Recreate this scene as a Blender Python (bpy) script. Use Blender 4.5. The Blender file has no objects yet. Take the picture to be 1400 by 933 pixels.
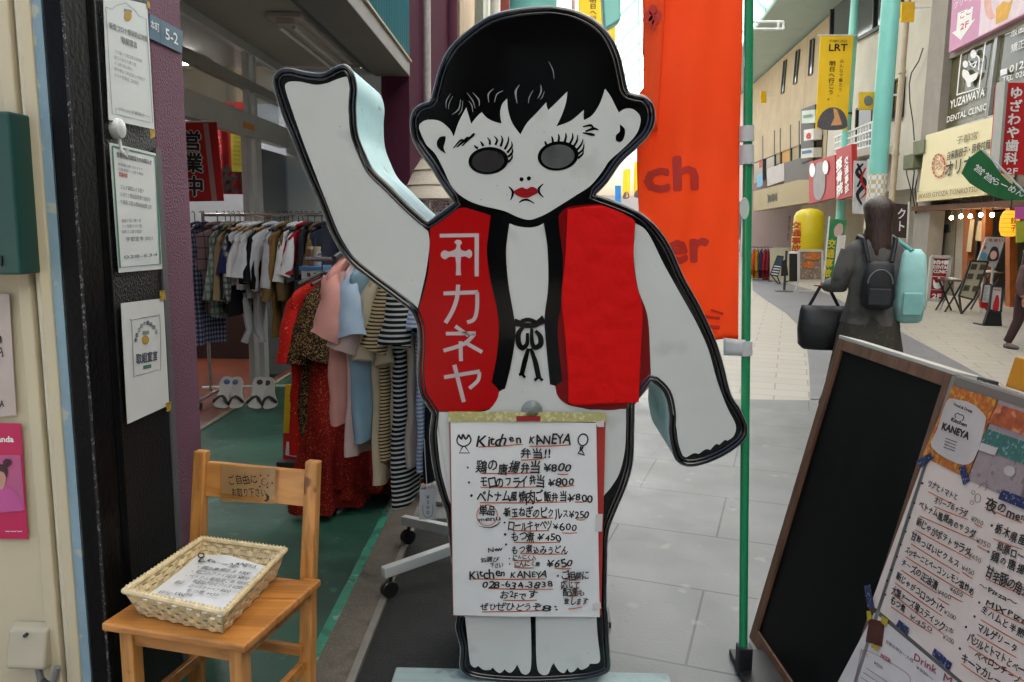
import bpy, math, random
from mathutils import Vector, Matrix
from mathutils import noise as mnoise
random.seed(7)
C = bpy.context.scene.collection
SC = bpy.context.scene
rad = math.radians

# ------------------------------------------------------------------ camera
F_PX = 1070.0
cam = bpy.data.cameras.new('camera'); camo = bpy.data.objects.new('camera', cam); C.objects.link(camo)
cam.sensor_width = 36.0; cam.lens = F_PX / 1400 * 36; cam.clip_start = .05; cam.clip_end = 3000
EYE = Vector((0, 0, 1.55))
RM = Matrix.Rotation(rad(1.34), 3, 'Z') @ Matrix.Rotation(rad(90 - 8.43), 3, 'X') @ Matrix.Rotation(rad(.6), 3, 'Z')
camo.matrix_world = Matrix.Translation(EYE) @ RM.to_4x4()
SC.camera = camo

# ------------------------------------------------------------------ light
SUN_EL, SUN_AZ = 58, 25
w = bpy.data.worlds.new('World'); SC.world = w; w.use_nodes = True
wn = w.node_tree.nodes; wl = w.node_tree.links
sky = wn.new('ShaderNodeTexSky'); sky.sky_type = 'NISHITA'; sky.sun_disc = False
sky.sun_elevation = rad(SUN_EL); sky.sun_rotation = rad(SUN_AZ); sky.air_density = 1.0; sky.dust_density = 6.0; sky.ozone_density = .6
bg = wn['Background']; bg.inputs['Strength'].default_value = .09
wl.new(sky.outputs[0], bg.inputs['Color'])
sl = bpy.data.lights.new('sun', 'SUN'); sl.energy = 2.6; sl.angle = rad(12); sl.color = (1, .95, .87)
so = bpy.data.objects.new('sun', sl); C.objects.link(so)
so.rotation_euler = (rad(90 - SUN_EL), 0, rad(180 - SUN_AZ)); so.location = (0, 0, 40)
SC.view_settings.view_transform = 'Standard'; SC.view_settings.look = 'None'; SC.view_settings.gamma = 1
SC.view_settings.exposure = 2.38
SC.cycles.use_denoising = True
SC.cycles.max_bounces = 8; SC.cycles.diffuse_bounces = 4; SC.cycles.glossy_bounces = 3; SC.cycles.transparent_max_bounces = 12
SC.cycles.sample_clamp_indirect = 6

# ------------------------------------------------------------------ photo geometry helpers
def ray(px, py): return RM @ Vector(((px - 700) / F_PX, -(py - 466.5) / F_PX, -1))
def onz(px, py, z=0):
    d = ray(px, py); return EYE + d * ((z - EYE.z) / d.z)
def ony(px, py, y):
    d = ray(px, py); return EYE + d * (y / d.y)
def onx(px, py, x):
    d = ray(px, py); return EYE + d * (x / d.x)
def onp(px, py, p, n):
    d = ray(px, py); return EYE + d * ((p - EYE).dot(n) / d.dot(n))
FU = Vector((.08, 1, 0)).normalized(); FN = Vector((-1, .08, 0)).normalized(); FP = Vector((9.6, 18, 0))
def fac(off=0):
    p = FP + FN * off
    return lambda px, py: onp(px, py, p, FN)
def fpt(Y, z, off=0): return Vector((9.6 + .08 * (Y - 18), Y, z)) + FN * off
def PY(y): return lambda px, py: ony(px, py, y)
def PX(x): return lambda px, py: onx(px, py, x)

# ------------------------------------------------------------------ materials
def srgb(h):
    h = h.lstrip('#'); o = []
    for i in (0, 2, 4):
        c = int(h[i:i + 2], 16) / 255
        o.append(c / 12.92 if c <= .04045 else ((c + .055) / 1.055) ** 2.4)
    return (*o, 1)
MATS = {}
def M(name, col, rough=.6, var=.12, vs=5., bump=0., bs=80., metal=0., coat=0., spec=.5, emit=0., hook=None, rv=.0):
    if name in MATS: return MATS[name]
    if isinstance(col, str): col = srgb(col)
    m = bpy.data.materials.new(name); m.use_nodes = True; MATS[name] = m
    n = m.node_tree.nodes; l = m.node_tree.links; b = n['Principled BSDF']
    tc = n.new('ShaderNodeTexCoord'); ns = n.new('ShaderNodeTexNoise'); ns.inputs['Scale'].default_value = vs; ns.inputs['Detail'].default_value = 6
    ns.inputs['Roughness'].default_value = .6
    l.new(tc.outputs['Object'], ns.inputs['Vector'])
    mr = n.new('ShaderNodeMapRange'); mr.inputs['From Min'].default_value = .3; mr.inputs['From Max'].default_value = .7
    mr.inputs['To Min'].default_value = 1 - var; mr.inputs['To Max'].default_value = 1 + var
    l.new(ns.outputs['Fac'], mr.inputs['Value'])
    mx = n.new('ShaderNodeMix'); mx.data_type = 'RGBA'; mx.blend_type = 'MULTIPLY'; mx.inputs['Factor'].default_value = 1
    mx.inputs[6].default_value = col; l.new(mr.outputs[0], mx.inputs[7])
    out = mx.outputs[2]
    if hook: out = hook(n, l, tc, out)
    l.new(out, b.inputs['Base Color'])
    b.inputs['Roughness'].default_value = rough; b.inputs['Metallic'].default_value = metal
    b.inputs['Coat Weight'].default_value = coat; b.inputs['Specular IOR Level'].default_value = spec
    if rv:
        mr2 = n.new('ShaderNodeMapRange'); mr2.inputs['From Min'].default_value = .3; mr2.inputs['From Max'].default_value = .7
        mr2.inputs['To Min'].default_value = max(0, rough - rv); mr2.inputs['To Max'].default_value = min(1, rough + rv)
        l.new(ns.outputs['Fac'], mr2.inputs['Value']); l.new(mr2.outputs[0], b.inputs['Roughness'])
    if bump:
        nb = n.new('ShaderNodeTexNoise'); nb.inputs['Scale'].default_value = bs; nb.inputs['Detail'].default_value = 4
        l.new(tc.outputs['Object'], nb.inputs['Vector'])
        bp = n.new('ShaderNodeBump'); bp.inputs['Strength'].default_value = bump; bp.inputs['Distance'].default_value = .01
        l.new(nb.outputs['Fac'], bp.inputs['Height']); l.new(bp.outputs[0], b.inputs['Normal'])
    if emit:
        b.inputs['Emission Color'].default_value = col; b.inputs['Emission Strength'].default_value = emit
    return m
def mixrgb(n, l, fac, a, b_, blend='MIX'):
    mx = n.new('ShaderNodeMix'); mx.data_type = 'RGBA'; mx.blend_type = blend
    if isinstance(fac, (int, float)): mx.inputs['Factor'].default_value = fac
    else: l.new(fac, mx.inputs['Factor'])
    for s, i in ((a, 6), (b_, 7)):
        if isinstance(s, (tuple, list)): mx.inputs[i].default_value = s
        else: l.new(s, mx.inputs[i])
    return mx.outputs[2]
def math_(n, l, op, a, b_=0.):
    m = n.new('ShaderNodeMath'); m.operation = op
    for s, i in ((a, 0), (b_, 1)):
        if isinstance(s, (int, float)): m.inputs[i].default_value = s
        else: l.new(s, m.inputs[i])
    return m.outputs[0]
def stripes(axis, freq, duty, col2):
    def h(n, l, tc, out):
        sp = n.new('ShaderNodeSeparateXYZ'); l.new(tc.outputs['Object'], sp.inputs[0])
        f = math_(n, l, 'FRACT', math_(n, l, 'MULTIPLY', sp.outputs[axis], freq))
        return mixrgb(n, l, math_(n, l, 'LESS_THAN', f, duty), out, srgb(col2))
    return h
def plaid(freq, col2, col3, duty=.4):
    def h(n, l, tc, out):
        sp = n.new('ShaderNodeSeparateXYZ'); l.new(tc.outputs['Object'], sp.inputs[0])
        d = math_(n, l, 'ADD', sp.outputs[1], sp.outputs[0])
        a = math_(n, l, 'LESS_THAN', math_(n, l, 'FRACT', math_(n, l, 'MULTIPLY', d, freq)), duty)
        c = math_(n, l, 'LESS_THAN', math_(n, l, 'FRACT', math_(n, l, 'MULTIPLY', sp.outputs[2], freq)), duty)
        o = mixrgb(n, l, math_(n, l, 'MULTIPLY', a, .75), out, srgb(col2))
        return mixrgb(n, l, math_(n, l, 'MULTIPLY', c, .75), o, srgb(col3))
    return h
def speckle(scale, thr, col2, amount=1., soft=.03):
    def h(n, l, tc, out):
        v = n.new('ShaderNodeTexNoise'); v.inputs['Scale'].default_value = scale; v.inputs['Detail'].default_value = 2
        l.new(tc.outputs['Object'], v.inputs['Vector'])
        mr = n.new('ShaderNodeMapRange'); mr.inputs['From Min'].default_value = thr; mr.inputs['From Max'].default_value = thr + soft; mr.inputs['To Max'].default_value = amount
        l.new(v.outputs['Fac'], mr.inputs['Value'])
        return mixrgb(n, l, mr.outputs[0], out, srgb(col2))
    return h
def chain(*hs):
    def h(n, l, tc, out):
        for k in hs: out = k(n, l, tc, out)
        return out
    return h
def grain(axis, dark, sc=9., amt=.55):
    def h(n, l, tc, out):
        mp = n.new('ShaderNodeMapping'); s = [sc * 3] * 3; s[axis] = sc * .18
        mp.inputs['Scale'].default_value = s; l.new(tc.outputs['Object'], mp.inputs['Vector'])
        v = n.new('ShaderNodeTexNoise'); v.inputs['Scale'].default_value = 1.6; v.inputs['Detail'].default_value = 5; v.inputs['Distortion'].default_value = .6
        l.new(mp.outputs[0], v.inputs['Vector'])
        mr = n.new('ShaderNodeMapRange'); mr.inputs['From Min'].default_value = .42; mr.inputs['From Max'].default_value = .68; mr.inputs['To Max'].default_value = amt
        l.new(v.outputs['Fac'], mr.inputs['Value'])
        return mixrgb(n, l, mr.outputs[0], out, srgb(dark))
    return h
def bricks(bw, rh, mortar, mcol, ang=0., off=(0, 0), c2=.9, offset=.5):
    def h(n, l, tc, out):
        mp = n.new('ShaderNodeMapping'); mp.inputs['Rotation'].default_value = (0, 0, ang); mp.inputs['Location'].default_value = (*off, 0)
        l.new(tc.outputs['Object'], mp.inputs['Vector'])
        b = n.new('ShaderNodeTexBrick'); b.offset = offset; b.inputs['Scale'].default_value = 1
        b.inputs['Brick Width'].default_value = bw; b.inputs['Row Height'].default_value = rh; b.inputs['Mortar Size'].default_value = mortar; b.inputs['Mortar Smooth'].default_value = .3
        b.inputs['Color1'].default_value = (1, 1, 1, 1); b.inputs['Color2'].default_value = (c2, c2, c2, 1); b.inputs['Mortar'].default_value = mcol
        l.new(mp.outputs[0], b.inputs['Vector'])
        return mixrgb(n, l, 1., out, b.outputs['Color'], 'MULTIPLY')
    return h
def glass(name, tint=(.9, .95, .95, 1), refl=.5):
    if name in MATS: return MATS[name]
    m = bpy.data.materials.new(name); m.use_nodes = True; MATS[name] = m
    n = m.node_tree.nodes; l = m.node_tree.links; n.remove(n['Principled BSDF'])
    t = n.new('ShaderNodeBsdfTransparent'); t.inputs[0].default_value = tint
    g = n.new('ShaderNodeBsdfGlossy'); g.inputs['Roughness'].default_value = .03
    f = n.new('ShaderNodeFresnel'); f.inputs[0].default_value = 1.5
    ns = n.new('ShaderNodeTexNoise'); ns.inputs['Scale'].default_value = 3
    mm = math_(n, l, 'MULTIPLY', f.outputs[0], math_(n, l, 'ADD', math_(n, l, 'MULTIPLY', ns.outputs['Fac'], .3), refl * 2))
    x = n.new('ShaderNodeMixShader'); l.new(mm, x.inputs[0]); l.new(t.outputs[0], x.inputs[1]); l.new(g.outputs[0], x.inputs[2])
    l.new(x.outputs[0], n['Material Output'].inputs[0]); return m
def translucent(name, col, mixd=.35):
    m = bpy.data.materials.new(name); m.use_nodes = True; MATS[name] = m
    n = m.node_tree.nodes; l = m.node_tree.links; n.remove(n['Principled BSDF'])
    tc = n.new('ShaderNodeTexCoord'); ns = n.new('ShaderNodeTexNoise'); ns.inputs['Scale'].default_value = .8; l.new(tc.outputs['Object'], ns.inputs['Vector'])
    c = mixrgb(n, l, math_(n, l, 'MULTIPLY', ns.outputs['Fac'], .2), col, (col[0] * .7, col[1] * .72, col[2] * .72, 1))
    t = n.new('ShaderNodeBsdfTranslucent'); d = n.new('ShaderNodeBsdfDiffuse'); l.new(c, t.inputs[0]); l.new(c, d.inputs[0])
    x = n.new('ShaderNodeMixShader'); x.inputs[0].default_value = mixd; l.new(t.outputs[0], x.inputs[1]); l.new(d.outputs[0], x.inputs[2])
    l.new(x.outputs[0], n['Material Output'].inputs[0]); return m

# ------------------------------------------------------------------ mesh builder
LOC = {}
class MB:
    def __init__(s): s.v = []; s.f = []
    def add(s, vs, fs):
        k = len(s.v); s.v += [Vector(p) for p in vs]; s.f += [tuple(i + k for i in f) for f in fs]; return s
    def bb(s, x0, x1, y0, y1, z0, z1):
        return s.add([(x0, y0, z0), (x1, y0, z0), (x1, y1, z0), (x0, y1, z0), (x0, y0, z1), (x1, y0, z1), (x1, y1, z1), (x0, y1, z1)],
                     [(0, 3, 2, 1), (4, 5, 6, 7), (0, 1, 5, 4), (1, 2, 6, 5), (2, 3, 7, 6), (3, 0, 4, 7)])
    def obox(s, o, a, b, c):
        o, a, b, c = Vector(o), Vector(a), Vector(b), Vector(c)
        return s.add([o, o + a, o + a + b, o + b, o + c, o + a + c, o + a + b + c, o + b + c],
                     [(0, 3, 2, 1), (4, 5, 6, 7), (0, 1, 5, 4), (1, 2, 6, 5), (2, 3, 7, 6), (3, 0, 4, 7)])
    def poly(s, pts): return s.add(pts, [tuple(range(len(pts)))])
    def prism(s, pts, vec):
        n = len(pts); vec = Vector(vec); p = [Vector(q) for q in pts]
        return s.add(p + [q + vec for q in p], [tuple(range(n)), tuple(range(2 * n - 1, n - 1, -1))] + [(i, n + i, n + (i + 1) % n, (i + 1) % n) for i in range(n)])
    def tube(s, path, r, n=8, closed=False, cap=True, flat=1.):
        P = [Vector(p) for p in path]; k = len(P)
        rr = r if isinstance(r, (list, tuple)) else [r] * k
        vs = []; up = None
        for i in range(k):
            a = P[(i - 1) % k] if (closed or i > 0) else P[i]; b = P[(i + 1) % k] if (closed or i < k - 1) else P[i]
            t = (b - a)
            if t.length < 1e-9: t = Vector((0, 0, 1))
            t.normalize()
            if up is None:
                up = Vector((0, 0, 1)) if abs(t.z) < .9 else Vector((1, 0, 0))
            x = t.cross(up)
            if x.length < 1e-6: x = t.orthogonal()
            x.normalize(); y = x.cross(t); up = y
            for j in range(n):
                q = 2 * math.pi * j / n
                vs.append(P[i] + x * (math.cos(q) * rr[i]) + y * (math.sin(q) * rr[i] * flat))
        fs = []
        for i in range(k if closed else k - 1):
            for j in range(n):
                a = i * n + j; b = i * n + (j + 1) % n; i2 = (i + 1) % k
                fs.append((a, b, i2 * n + (j + 1) % n, i2 * n + j))
        if cap and not closed: fs += [tuple(range(n - 1, -1, -1)), tuple(range((k - 1) * n, k * n))]
        return s.add(vs, fs)
    def bar(s, a, b, wx, wz, side=None):
        a, b = Vector(a), Vector(b); t = (b - a); d = t.normalized()
        side = Vector(side) if side is not None else (d.cross(Vector((0, 0, 1))) if abs(d.z) < .95 else Vector((1, 0, 0)))
        side = (side - d * side.dot(d)).normalized(); o = d.cross(side)
        return s.obox(a - side * wx / 2 - o * wz / 2, side * wx, o * wz, t)
    def lathe(s, c, prof, n=20, axis=None):
        c = Vector(c); vs = []; fs = []
        for r, z in prof:
            for j in range(n):
                q = 2 * math.pi * j / n; p = Vector((r * math.cos(q), r * math.sin(q), z))
                if axis is not None: p = axis @ p
                vs.append(c + p)
        for i in range(len(prof) - 1):
            for j in range(n): fs.append((i * n + j, i * n + (j + 1) % n, (i + 1) * n + (j + 1) % n, (i + 1) * n + j))
        fs += [tuple(range(n - 1, -1, -1)), tuple(range((len(prof) - 1) * n, len(prof) * n))]
        return s.add(vs, fs)
    def grid(s, nu, nv, fn):
        vs = [fn(i / nu, j / nv) for j in range(nv + 1) for i in range(nu + 1)]
        return s.add(vs, [(j * (nu + 1) + i, j * (nu + 1) + i + 1, (j + 1) * (nu + 1) + i + 1, (j + 1) * (nu + 1) + i) for j in range(nv) for i in range(nu)])
    def crumple(s, amp, freq, seed=0., k0=0):
        for p in s.v[k0:]:
            q = p * freq + Vector((seed, seed * .7, seed * 1.3)); p += mnoise.noise_vector(q) * amp + mnoise.noise_vector(q * 2.3) * amp * .4
        return s
    def split(s, times):
        f = [(a[0], a[i], a[i + 1]) for a in s.f for i in range(1, len(a) - 1)]
        for _ in range(times):
            g = []
            for a, b, c in f:
                k = len(s.v); s.v += [(s.v[a] + s.v[b]) / 2, (s.v[b] + s.v[c]) / 2, (s.v[c] + s.v[a]) / 2]; g += [(a, k, k + 2), (k, b, k + 1), (k + 2, k + 1, c), (k, k + 1, k + 2)]
            f = g
        s.f = f; return s
    def build(s, name, mat, parent=None, smooth=False, bevel=0., solid=0., ang=40, sub=0):
        if parent is not None: off = LOC[parent.name]
        else:
            xs = [p.x for p in s.v]; ys = [p.y for p in s.v]; zs = [p.z for p in s.v]
            off = Vector(((min(xs) + max(xs)) / 2, (min(ys) + max(ys)) / 2, min(zs)))
        me = bpy.data.meshes.new(name); me.from_pydata([p - off for p in s.v], [], s.f); me.materials.append(mat)
        o = bpy.data.objects.new(name, me); C.objects.link(o)
        if parent is not None: o.parent = parent
        else: o.location = off
        LOC[o.name] = off
        me.validate(); me.update()
        if smooth:
            me.shade_smooth(); me.set_sharp_from_angle(angle=rad(ang))
        if solid:
            md = o.modifiers.new('solid', 'SOLIDIFY'); md.thickness = solid; md.offset = 0
        if sub:
            md = o.modifiers.new('sub', 'SUBSURF'); md.levels = sub; md.render_levels = sub
        if bevel:
            md = o.modifiers.new('bevel', 'BEVEL'); md.width = bevel; md.segments = 2; md.limit_method = 'ANGLE'; md.angle_limit = rad(40)
        return o
def tag(o, label, cat, group=None, kind=None):
    if label: o['label'] = label
    if cat: o['category'] = cat
    if group: o['group'] = group
    if kind: o['kind'] = kind
    return o
def thing(name, label, cat, loc, group=None):
    o = bpy.data.objects.new(name, None); C.objects.link(o); o.location = Vector(loc); o.empty_display_size = .1
    LOC[o.name] = Vector(loc); return tag(o, label, cat, group)
def struct(mb, name, mat, **k): return tag(mb.build(name, mat, **k), None, None, None, 'structure')
def copy_thing(root, loc, rz=0., label=None):
    r = root.copy(); C.objects.link(r); r.location = Vector(loc); r.rotation_euler.z = rz
    if label: r['label'] = label
    LOC[r.name] = Vector(loc)
    for ch in list(root.children):
        c = ch.copy(); C.objects.link(c); c.parent = r
        for g in list(ch.children):
            d = g.copy(); C.objects.link(d); d.parent = c
    return r
def smooth_closed(pts, sub=5):
    """Catmull-Rom round a closed outline; points with a third entry are kept as corners."""
    n = len(pts); out = []
    for i in range(n):
        p1, p2 = pts[i], pts[(i + 1) % n]
        p0 = p1 if len(p1) > 2 else pts[i - 1]; p3 = p2 if len(p2) > 2 else pts[(i + 2) % n]
        for k in range(sub):
            t = k / sub; r = []
            for a in (0, 1):
                A, B, D, E = p0[a], p1[a], p2[a], p3[a]
                r.append(.5 * (2 * B + (D - A) * t + (2 * A - 5 * B + 4 * D - E) * t * t + (3 * B - A - 3 * D + E) * t ** 3))
            out.append(tuple(r))
    return out
def smooth_open(pts, sub=5):
    q = smooth_closed([(*pts[0][:2], 1)] + list(pts[1:-1]) + [(*pts[-1][:2], 1)], sub)
    return q[:(len(pts) - 1) * sub + 1]

# ------------------------------------------------------------------ writing
GL = {}
def glyph(ch, bold=0.):
    k = (ch, bold)
    if k in GL: return GL[k]
    def mk(body):
        c = bpy.data.curves.new('glyph', 'FONT'); c.body = body; c.size = 1; c.resolution_u = 2; c.offset = bold
        o = bpy.data.objects.new('glyph', c); m = o.to_mesh()
        r = ([(v.co.x, v.co.y) for v in m.vertices], [tuple(p.vertices) for p in m.polygons])
        o.to_mesh_clear(); bpy.data.objects.remove(o); bpy.data.curves.remove(c); return r
    if ch == ' ': GL[k] = ([], [], .3)
    else:
        a = mk(ch); b = mk(ch + ch)
        adv = max(x for x, y in b[0]) - max(x for x, y in a[0]) if a[0] else .5
        GL[k] = (*a, adv)
    return GL[k]
def frame(pl, A, B, h):
    P0, P1, P2 = pl(*A), pl(*B), pl(A[0], A[1] - h)
    u = (P1 - P0); L = u.length; u.normalize(); n = u.cross(P2 - P0).normalized(); v = n.cross(u)
    return P0, u, v, n, L, (P2 - P0).dot(v)
def wr(mb, s, A, B, h, pl, hand=0., bold=0., lift=.0012, fit=True):
    """Writes s from photo point A to B (baseline), letters h pixels high, on the real surface pl."""
    P0, u, v, n, L, H = frame(pl, A, B, h)
    if n.dot(EYE - P0) < 0: n = -n
    gs = [glyph(c) for c in s]; tot = sum(g[2] for g in gs) or 1
    sy = H / .8; sx = L / tot if fit else sy; x = 0
    for g in gs:
        a = random.gauss(0, .07) * hand; sc = 1 + random.gauss(0, .1) * hand; dy = random.gauss(0, .05) * hand; dx = random.gauss(0, .03) * hand; sh = random.gauss(.05, .08) * hand
        ca, sa = math.cos(a), math.sin(a); cx = g[2] / 2
        vs = []
        for gx, gy in g[0]:
            X = (gx - cx) * sc; Y = (gy - .4) * sc; X += Y * sh
            X, Y = X * ca - Y * sa, X * sa + Y * ca
            vs.append(P0 + u * ((x + cx + X + dx) * sx) + v * ((Y + .4 + dy) * sy) + n * lift)
        bolder(mb, vs, g[1], u * (bold * sy), v * (bold * sy), n); x += g[2]
def bolder(mb, vs, fs, bu, bv, n):
    mb.add(vs, fs)
    if bu.length > 1e-7:
        for i, d in enumerate((bu, -bu, bv, -bv, (bu + bv) * .7, (bu - bv) * .7, (bv - bu) * .7, (bu + bv) * -.7)): mb.add([p + d + n * (.00004 * (i + 1)) for p in vs], fs)
def wrv(mb, s, A, B, wpx, pl, hand=0., bold=0., lift=.0012):
    """Vertical writing from A (top) to B (bottom), characters wpx wide."""
    PA, PB = pl(*A), pl(*B); P2 = pl(A[0] + wpx, A[1])
    v = (PA - PB); L = v.length; v.normalize(); u = P2 - PA; n = u.cross(v).normalized(); u = v.cross(n); W = (P2 - PA).dot(u)
    if n.dot(EYE - PA) < 0: n = -n
    k = len(s); st = L / k
    for i, c in enumerate(s):
        g = glyph(c); o = PA - v * (st * (i + .5)); a = random.gauss(0, .06) * hand
        bolder(mb, [o + u * ((x - g[2] / 2) * W + (y - .37) * a * W) + v * ((y - .37) * st * .95) + n * lift for x, y in g[0]], g[1], u * (bold * W), v * (bold * W), n)
def stroke(mb, pts, wpx, pl, lift=.0012, sub=5, smooth=True):
    """A flat ribbon along photo points; wpx is one width or a width per given point."""
    P = smooth_open(pts, sub) if smooth and len(pts) > 2 else [p[:2] for p in pts]
    k = len(P)
    if isinstance(wpx, (list, tuple)):
        ws = []
        for i in range(k):
            t = i / (k - 1) * (len(wpx) - 1); j = min(int(t), len(wpx) - 2); ws.append(wpx[j] + (wpx[j + 1] - wpx[j]) * (t - j))
    else: ws = [wpx] * k
    L = []; R_ = []
    for i in range(k):
        a = P[max(i - 1, 0)]; b = P[min(i + 1, k - 1)]; dx, dy = b[0] - a[0], b[1] - a[1]; d = math.hypot(dx, dy) or 1
        nx, ny = -dy / d * ws[i] / 2, dx / d * ws[i] / 2
        L.append(lifted(pl, P[i][0] + nx, P[i][1] + ny, lift)); R_.append(lifted(pl, P[i][0] - nx, P[i][1] - ny, lift))
    mb.add(L + R_, [(i, i + 1, k + i + 1, k + i) for i in range(k - 1)])
def lifted(pl, px, py, lift):
    p = pl(px, py); return p if not lift else p - nrm(pl, px, py) * lift
NC = {}
def nrm(pl, px, py):
    if id(pl) in NC: return NC[id(pl)][1]
    p = pl(px, py); n = (pl(px + 5, py) - p).cross(pl(px, py + 5) - p).normalized()
    if n.dot(p - EYE) < 0: n = -n
    NC[id(pl)] = (pl, n); return n
def patch(mb, pts, pl, lift=.0012, sm=0):
    q = smooth_closed(pts, sm) if sm else pts
    mb.poly([lifted(pl, p[0], p[1], lift) for p in q])
def slab(mb, pts, pl, th, lift=0., sm=0):
    """A solid panel of thickness th behind the outline traced on pl."""
    q = smooth_closed(pts, sm) if sm else pts
    P = [lifted(pl, p[0], p[1], lift) for p in q]; mb.prism(P, nrm(pl, *q[0][:2]) * th)
def ell(cx, cy, rx, ry, rot=0., n=28):
    c, s_ = math.cos(rot), math.sin(rot)
    return [(cx + rx * math.cos(2 * math.pi * i / n) * c - ry * math.sin(2 * math.pi * i / n) * s_, cy + rx * math.cos(2 * math.pi * i / n) * s_ + ry * math.sin(2 * math.pi * i / n) * c) for i in range(n)]

# ================================================================== SETTING
a0, a1 = onz(868, 641), onz(1010, 657); TA = math.atan2(a1.y - a0.y, a1.x - a0.x)
far_tile = M('pale_paving', '#9f998c', .55, .1, 3, .15, 40, hook=chain(bricks(.62, .31, .008, (.55, .54, .52, 1), -TA, (.1, .1), .93), speckle(1.3, .58, '#8f8b82', .35, .15)), rv=.1)
near_tile = M('grey_paving_with_shade', '#686a69', .5, .1, 2.2, .12, 60, hook=chain(bricks(1.0, .62, .006, (.33, .33, .33, 1), -TA, (.35, .28), .93, 0.5), speckle(160, .55, '#5c5c58', .5, .08), speckle(.9, .5, '#5f5f5a', .45, .12), speckle(2.2, .57, '#62625e', .4, .14), speckle(26, .7, '#4c4b47', .6, .03), speckle(7, .66, '#918f86', .35, .08)), rv=.12)  # bigger slabs than the pale paving; darker grey also paints in shade
lane_m = M('dark_lane_paving', '#66676a', .55, .1, 1.5, .1, 60, hook=bricks(.3, .3, .006, (.75, .75, .75, 1), .4, (0, 0), .9))
mat_m = M('dark_asphalt', '#1c1c1c', .9, .3, 9, .5, 160, hook=chain(speckle(220, .6, '#4b4b49', .6, .06), speckle(2.2, .62, '#3a3a38', .5, .12)))
green_m = M('green_floor_paint', '#1d4a3b', .5, .22, 2.5, .15, 30, hook=chain(speckle(1.4, .54, '#122d25', .6, .14), speckle(40, .7, '#6a7a70', .5, .02), speckle(4, .56, '#173a30', .6, .1), speckle(11, .66, '#2f7a63', .5, .06)), rv=.15)
lgreen_m = M('worn_green_paint', '#2f7d66', .6, .2, 8, .3, 60, hook=chain(speckle(9, .55, '#1f5a49', .7, .05), speckle(14, .63, '#8aa79a', .6, .04)))
curb_m = M('kerb_stone', '#5d564c', .85, .2, 9, .5, 120, hook=chain(speckle(180, .57, '#837a6b', .6, .08), speckle(7, .62, '#3e3a33', .6, .08)))
struct(MB().add([(-160, -60, 0), (160, -60, 0), (160, 260, 0), (-160, 260, 0)], [(0, 1, 2, 3)]), 'ground', far_tile)
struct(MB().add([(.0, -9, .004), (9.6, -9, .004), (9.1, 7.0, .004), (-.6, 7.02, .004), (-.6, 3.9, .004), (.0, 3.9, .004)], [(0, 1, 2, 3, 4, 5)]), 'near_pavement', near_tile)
lp = [(1029, 397), (1050, 412), (1074, 427), (1092, 445), (1102, 466), (1106, 500), (1108, 546), (1400, 546), (1314, 498), (1234, 455), (1134, 403), (1060, 383), (1029, 377)]
struct(MB().add([onz(x, y, .008) for x, y in lp], [tuple(range(len(lp)))]), 'dark_lane', lane_m)
struct(MB().bb(-.575, .03, -6, 3.95, -.1, .010), 'asphalt_strip', mat_m)
struct(MB().bb(-.602, -.575, -6, 12, -.1, .028), 'metal_kerb_edge', M('kerb_edge', '#77736a', .7, .2, 8, .3))
struct(MB().bb(-.735, -.602, -6, 12, -.1, .024), 'kerb', curb_m, bevel=.004)
struct(MB().bb(-.775, -.735, -6, 12, -.1, .022), 'worn_floor_edge', lgreen_m)
struct(MB().bb(-2.42, -.775, 2.0, 7.8, -.1, .019), 'green_floor', green_m)
struct(MB().bb(-6.2, -2.46, 2.76, 10.5, -.1, .03), 'shop_floor', M('red_brown_boards', '#6b3520', .35, .2, 4, hook=grain(1, '#3f1d10', 3)))
struct(MB().bb(-2.46, -2.42, 2.76, 7.8, -.1, .034), 'door_track', M('aluminium_track', '#8b8472', .45, .15, 8, metal=.5))

# ------------------------------------------------------------------ arcade roof
def roof_l(Y): return -1.15 + .15 * max(0, Y - 8)
def roof_r(Y): return 8.0 + .1 * (Y - 26) if Y > 6 else 6.0 + 0 * Y
roof_m = translucent('arcade_roof_sheet', (.93, .95, .96, 1), .25)
teal_m = M('arcade_teal_paint', '#86d2c4', .4, .06, 2, coat=.2)
white_steel = M('white_painted_steel', '#d8dcda', .45, .06, 3)
rt = thing('arcade_roof', 'long curved translucent roof with thin ribs covering the shopping street', 'roof', (3, 20, 9.5))
def rp(Y, t):
    l, r_ = roof_l(Y), roof_r(Y); return Vector((l + (r_ - l) * t, Y, 9.4 + 2.2 * math.sin(math.pi * t)))
mb = MB(); mb.grid(12, 20, lambda u, v: rp(6 + 84 * v, u)); mb.build('roof_sheet', roof_m, rt, smooth=True)
mb = MB(); mb.grid(12, 8, lambda u, v: rp(-22 + 27.9 * v, u)); mb.build('dimming_roof_sheet', translucent('greyed_dimming_sheet', (.84, .84, .8, 1), .25), rt, smooth=True)  # unseen near bay, sheet made less translucent to dim the foreground
mb = MB()
for i in range(29): mb.tube([rp(-22 + 4 * i, k / 12) - Vector((0, 0, .1)) for k in range(13)], .07, 6)
for k in (0, 3, 6, 9, 12): mb.tube([rp(-22 + 4 * i, k / 12) - Vector((0, 0, .12)) for i in range(29)], .05, 6)
mb.build('rib', M('pale_teal_ribs', '#9fd0c8', .5, .06), rt, smooth=True)
mb = MB()
for i in range(28):
    for k in range(0, 12, 3):
        mb.tube([rp(-22 + 4 * i, k / 12) - Vector((0, 0, .16)), rp(-18 + 4 * i, (k + 3) / 12) - Vector((0, 0, .16))], .02, 5)
mb.build('brace', M('pale_teal_ribs', '#9fd0c8'), rt)
mb = MB()
for a, b in ((7, 34), (34, 60)):
    mb.prism([(roof_r(a), a, 9.2), (roof_r(b), b, 9.2), (10.4 + .08 * (b - 18), b, 9.2), (10.4 + .08 * (a - 18), a, 9.2)], (0, 0, .25))
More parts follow.
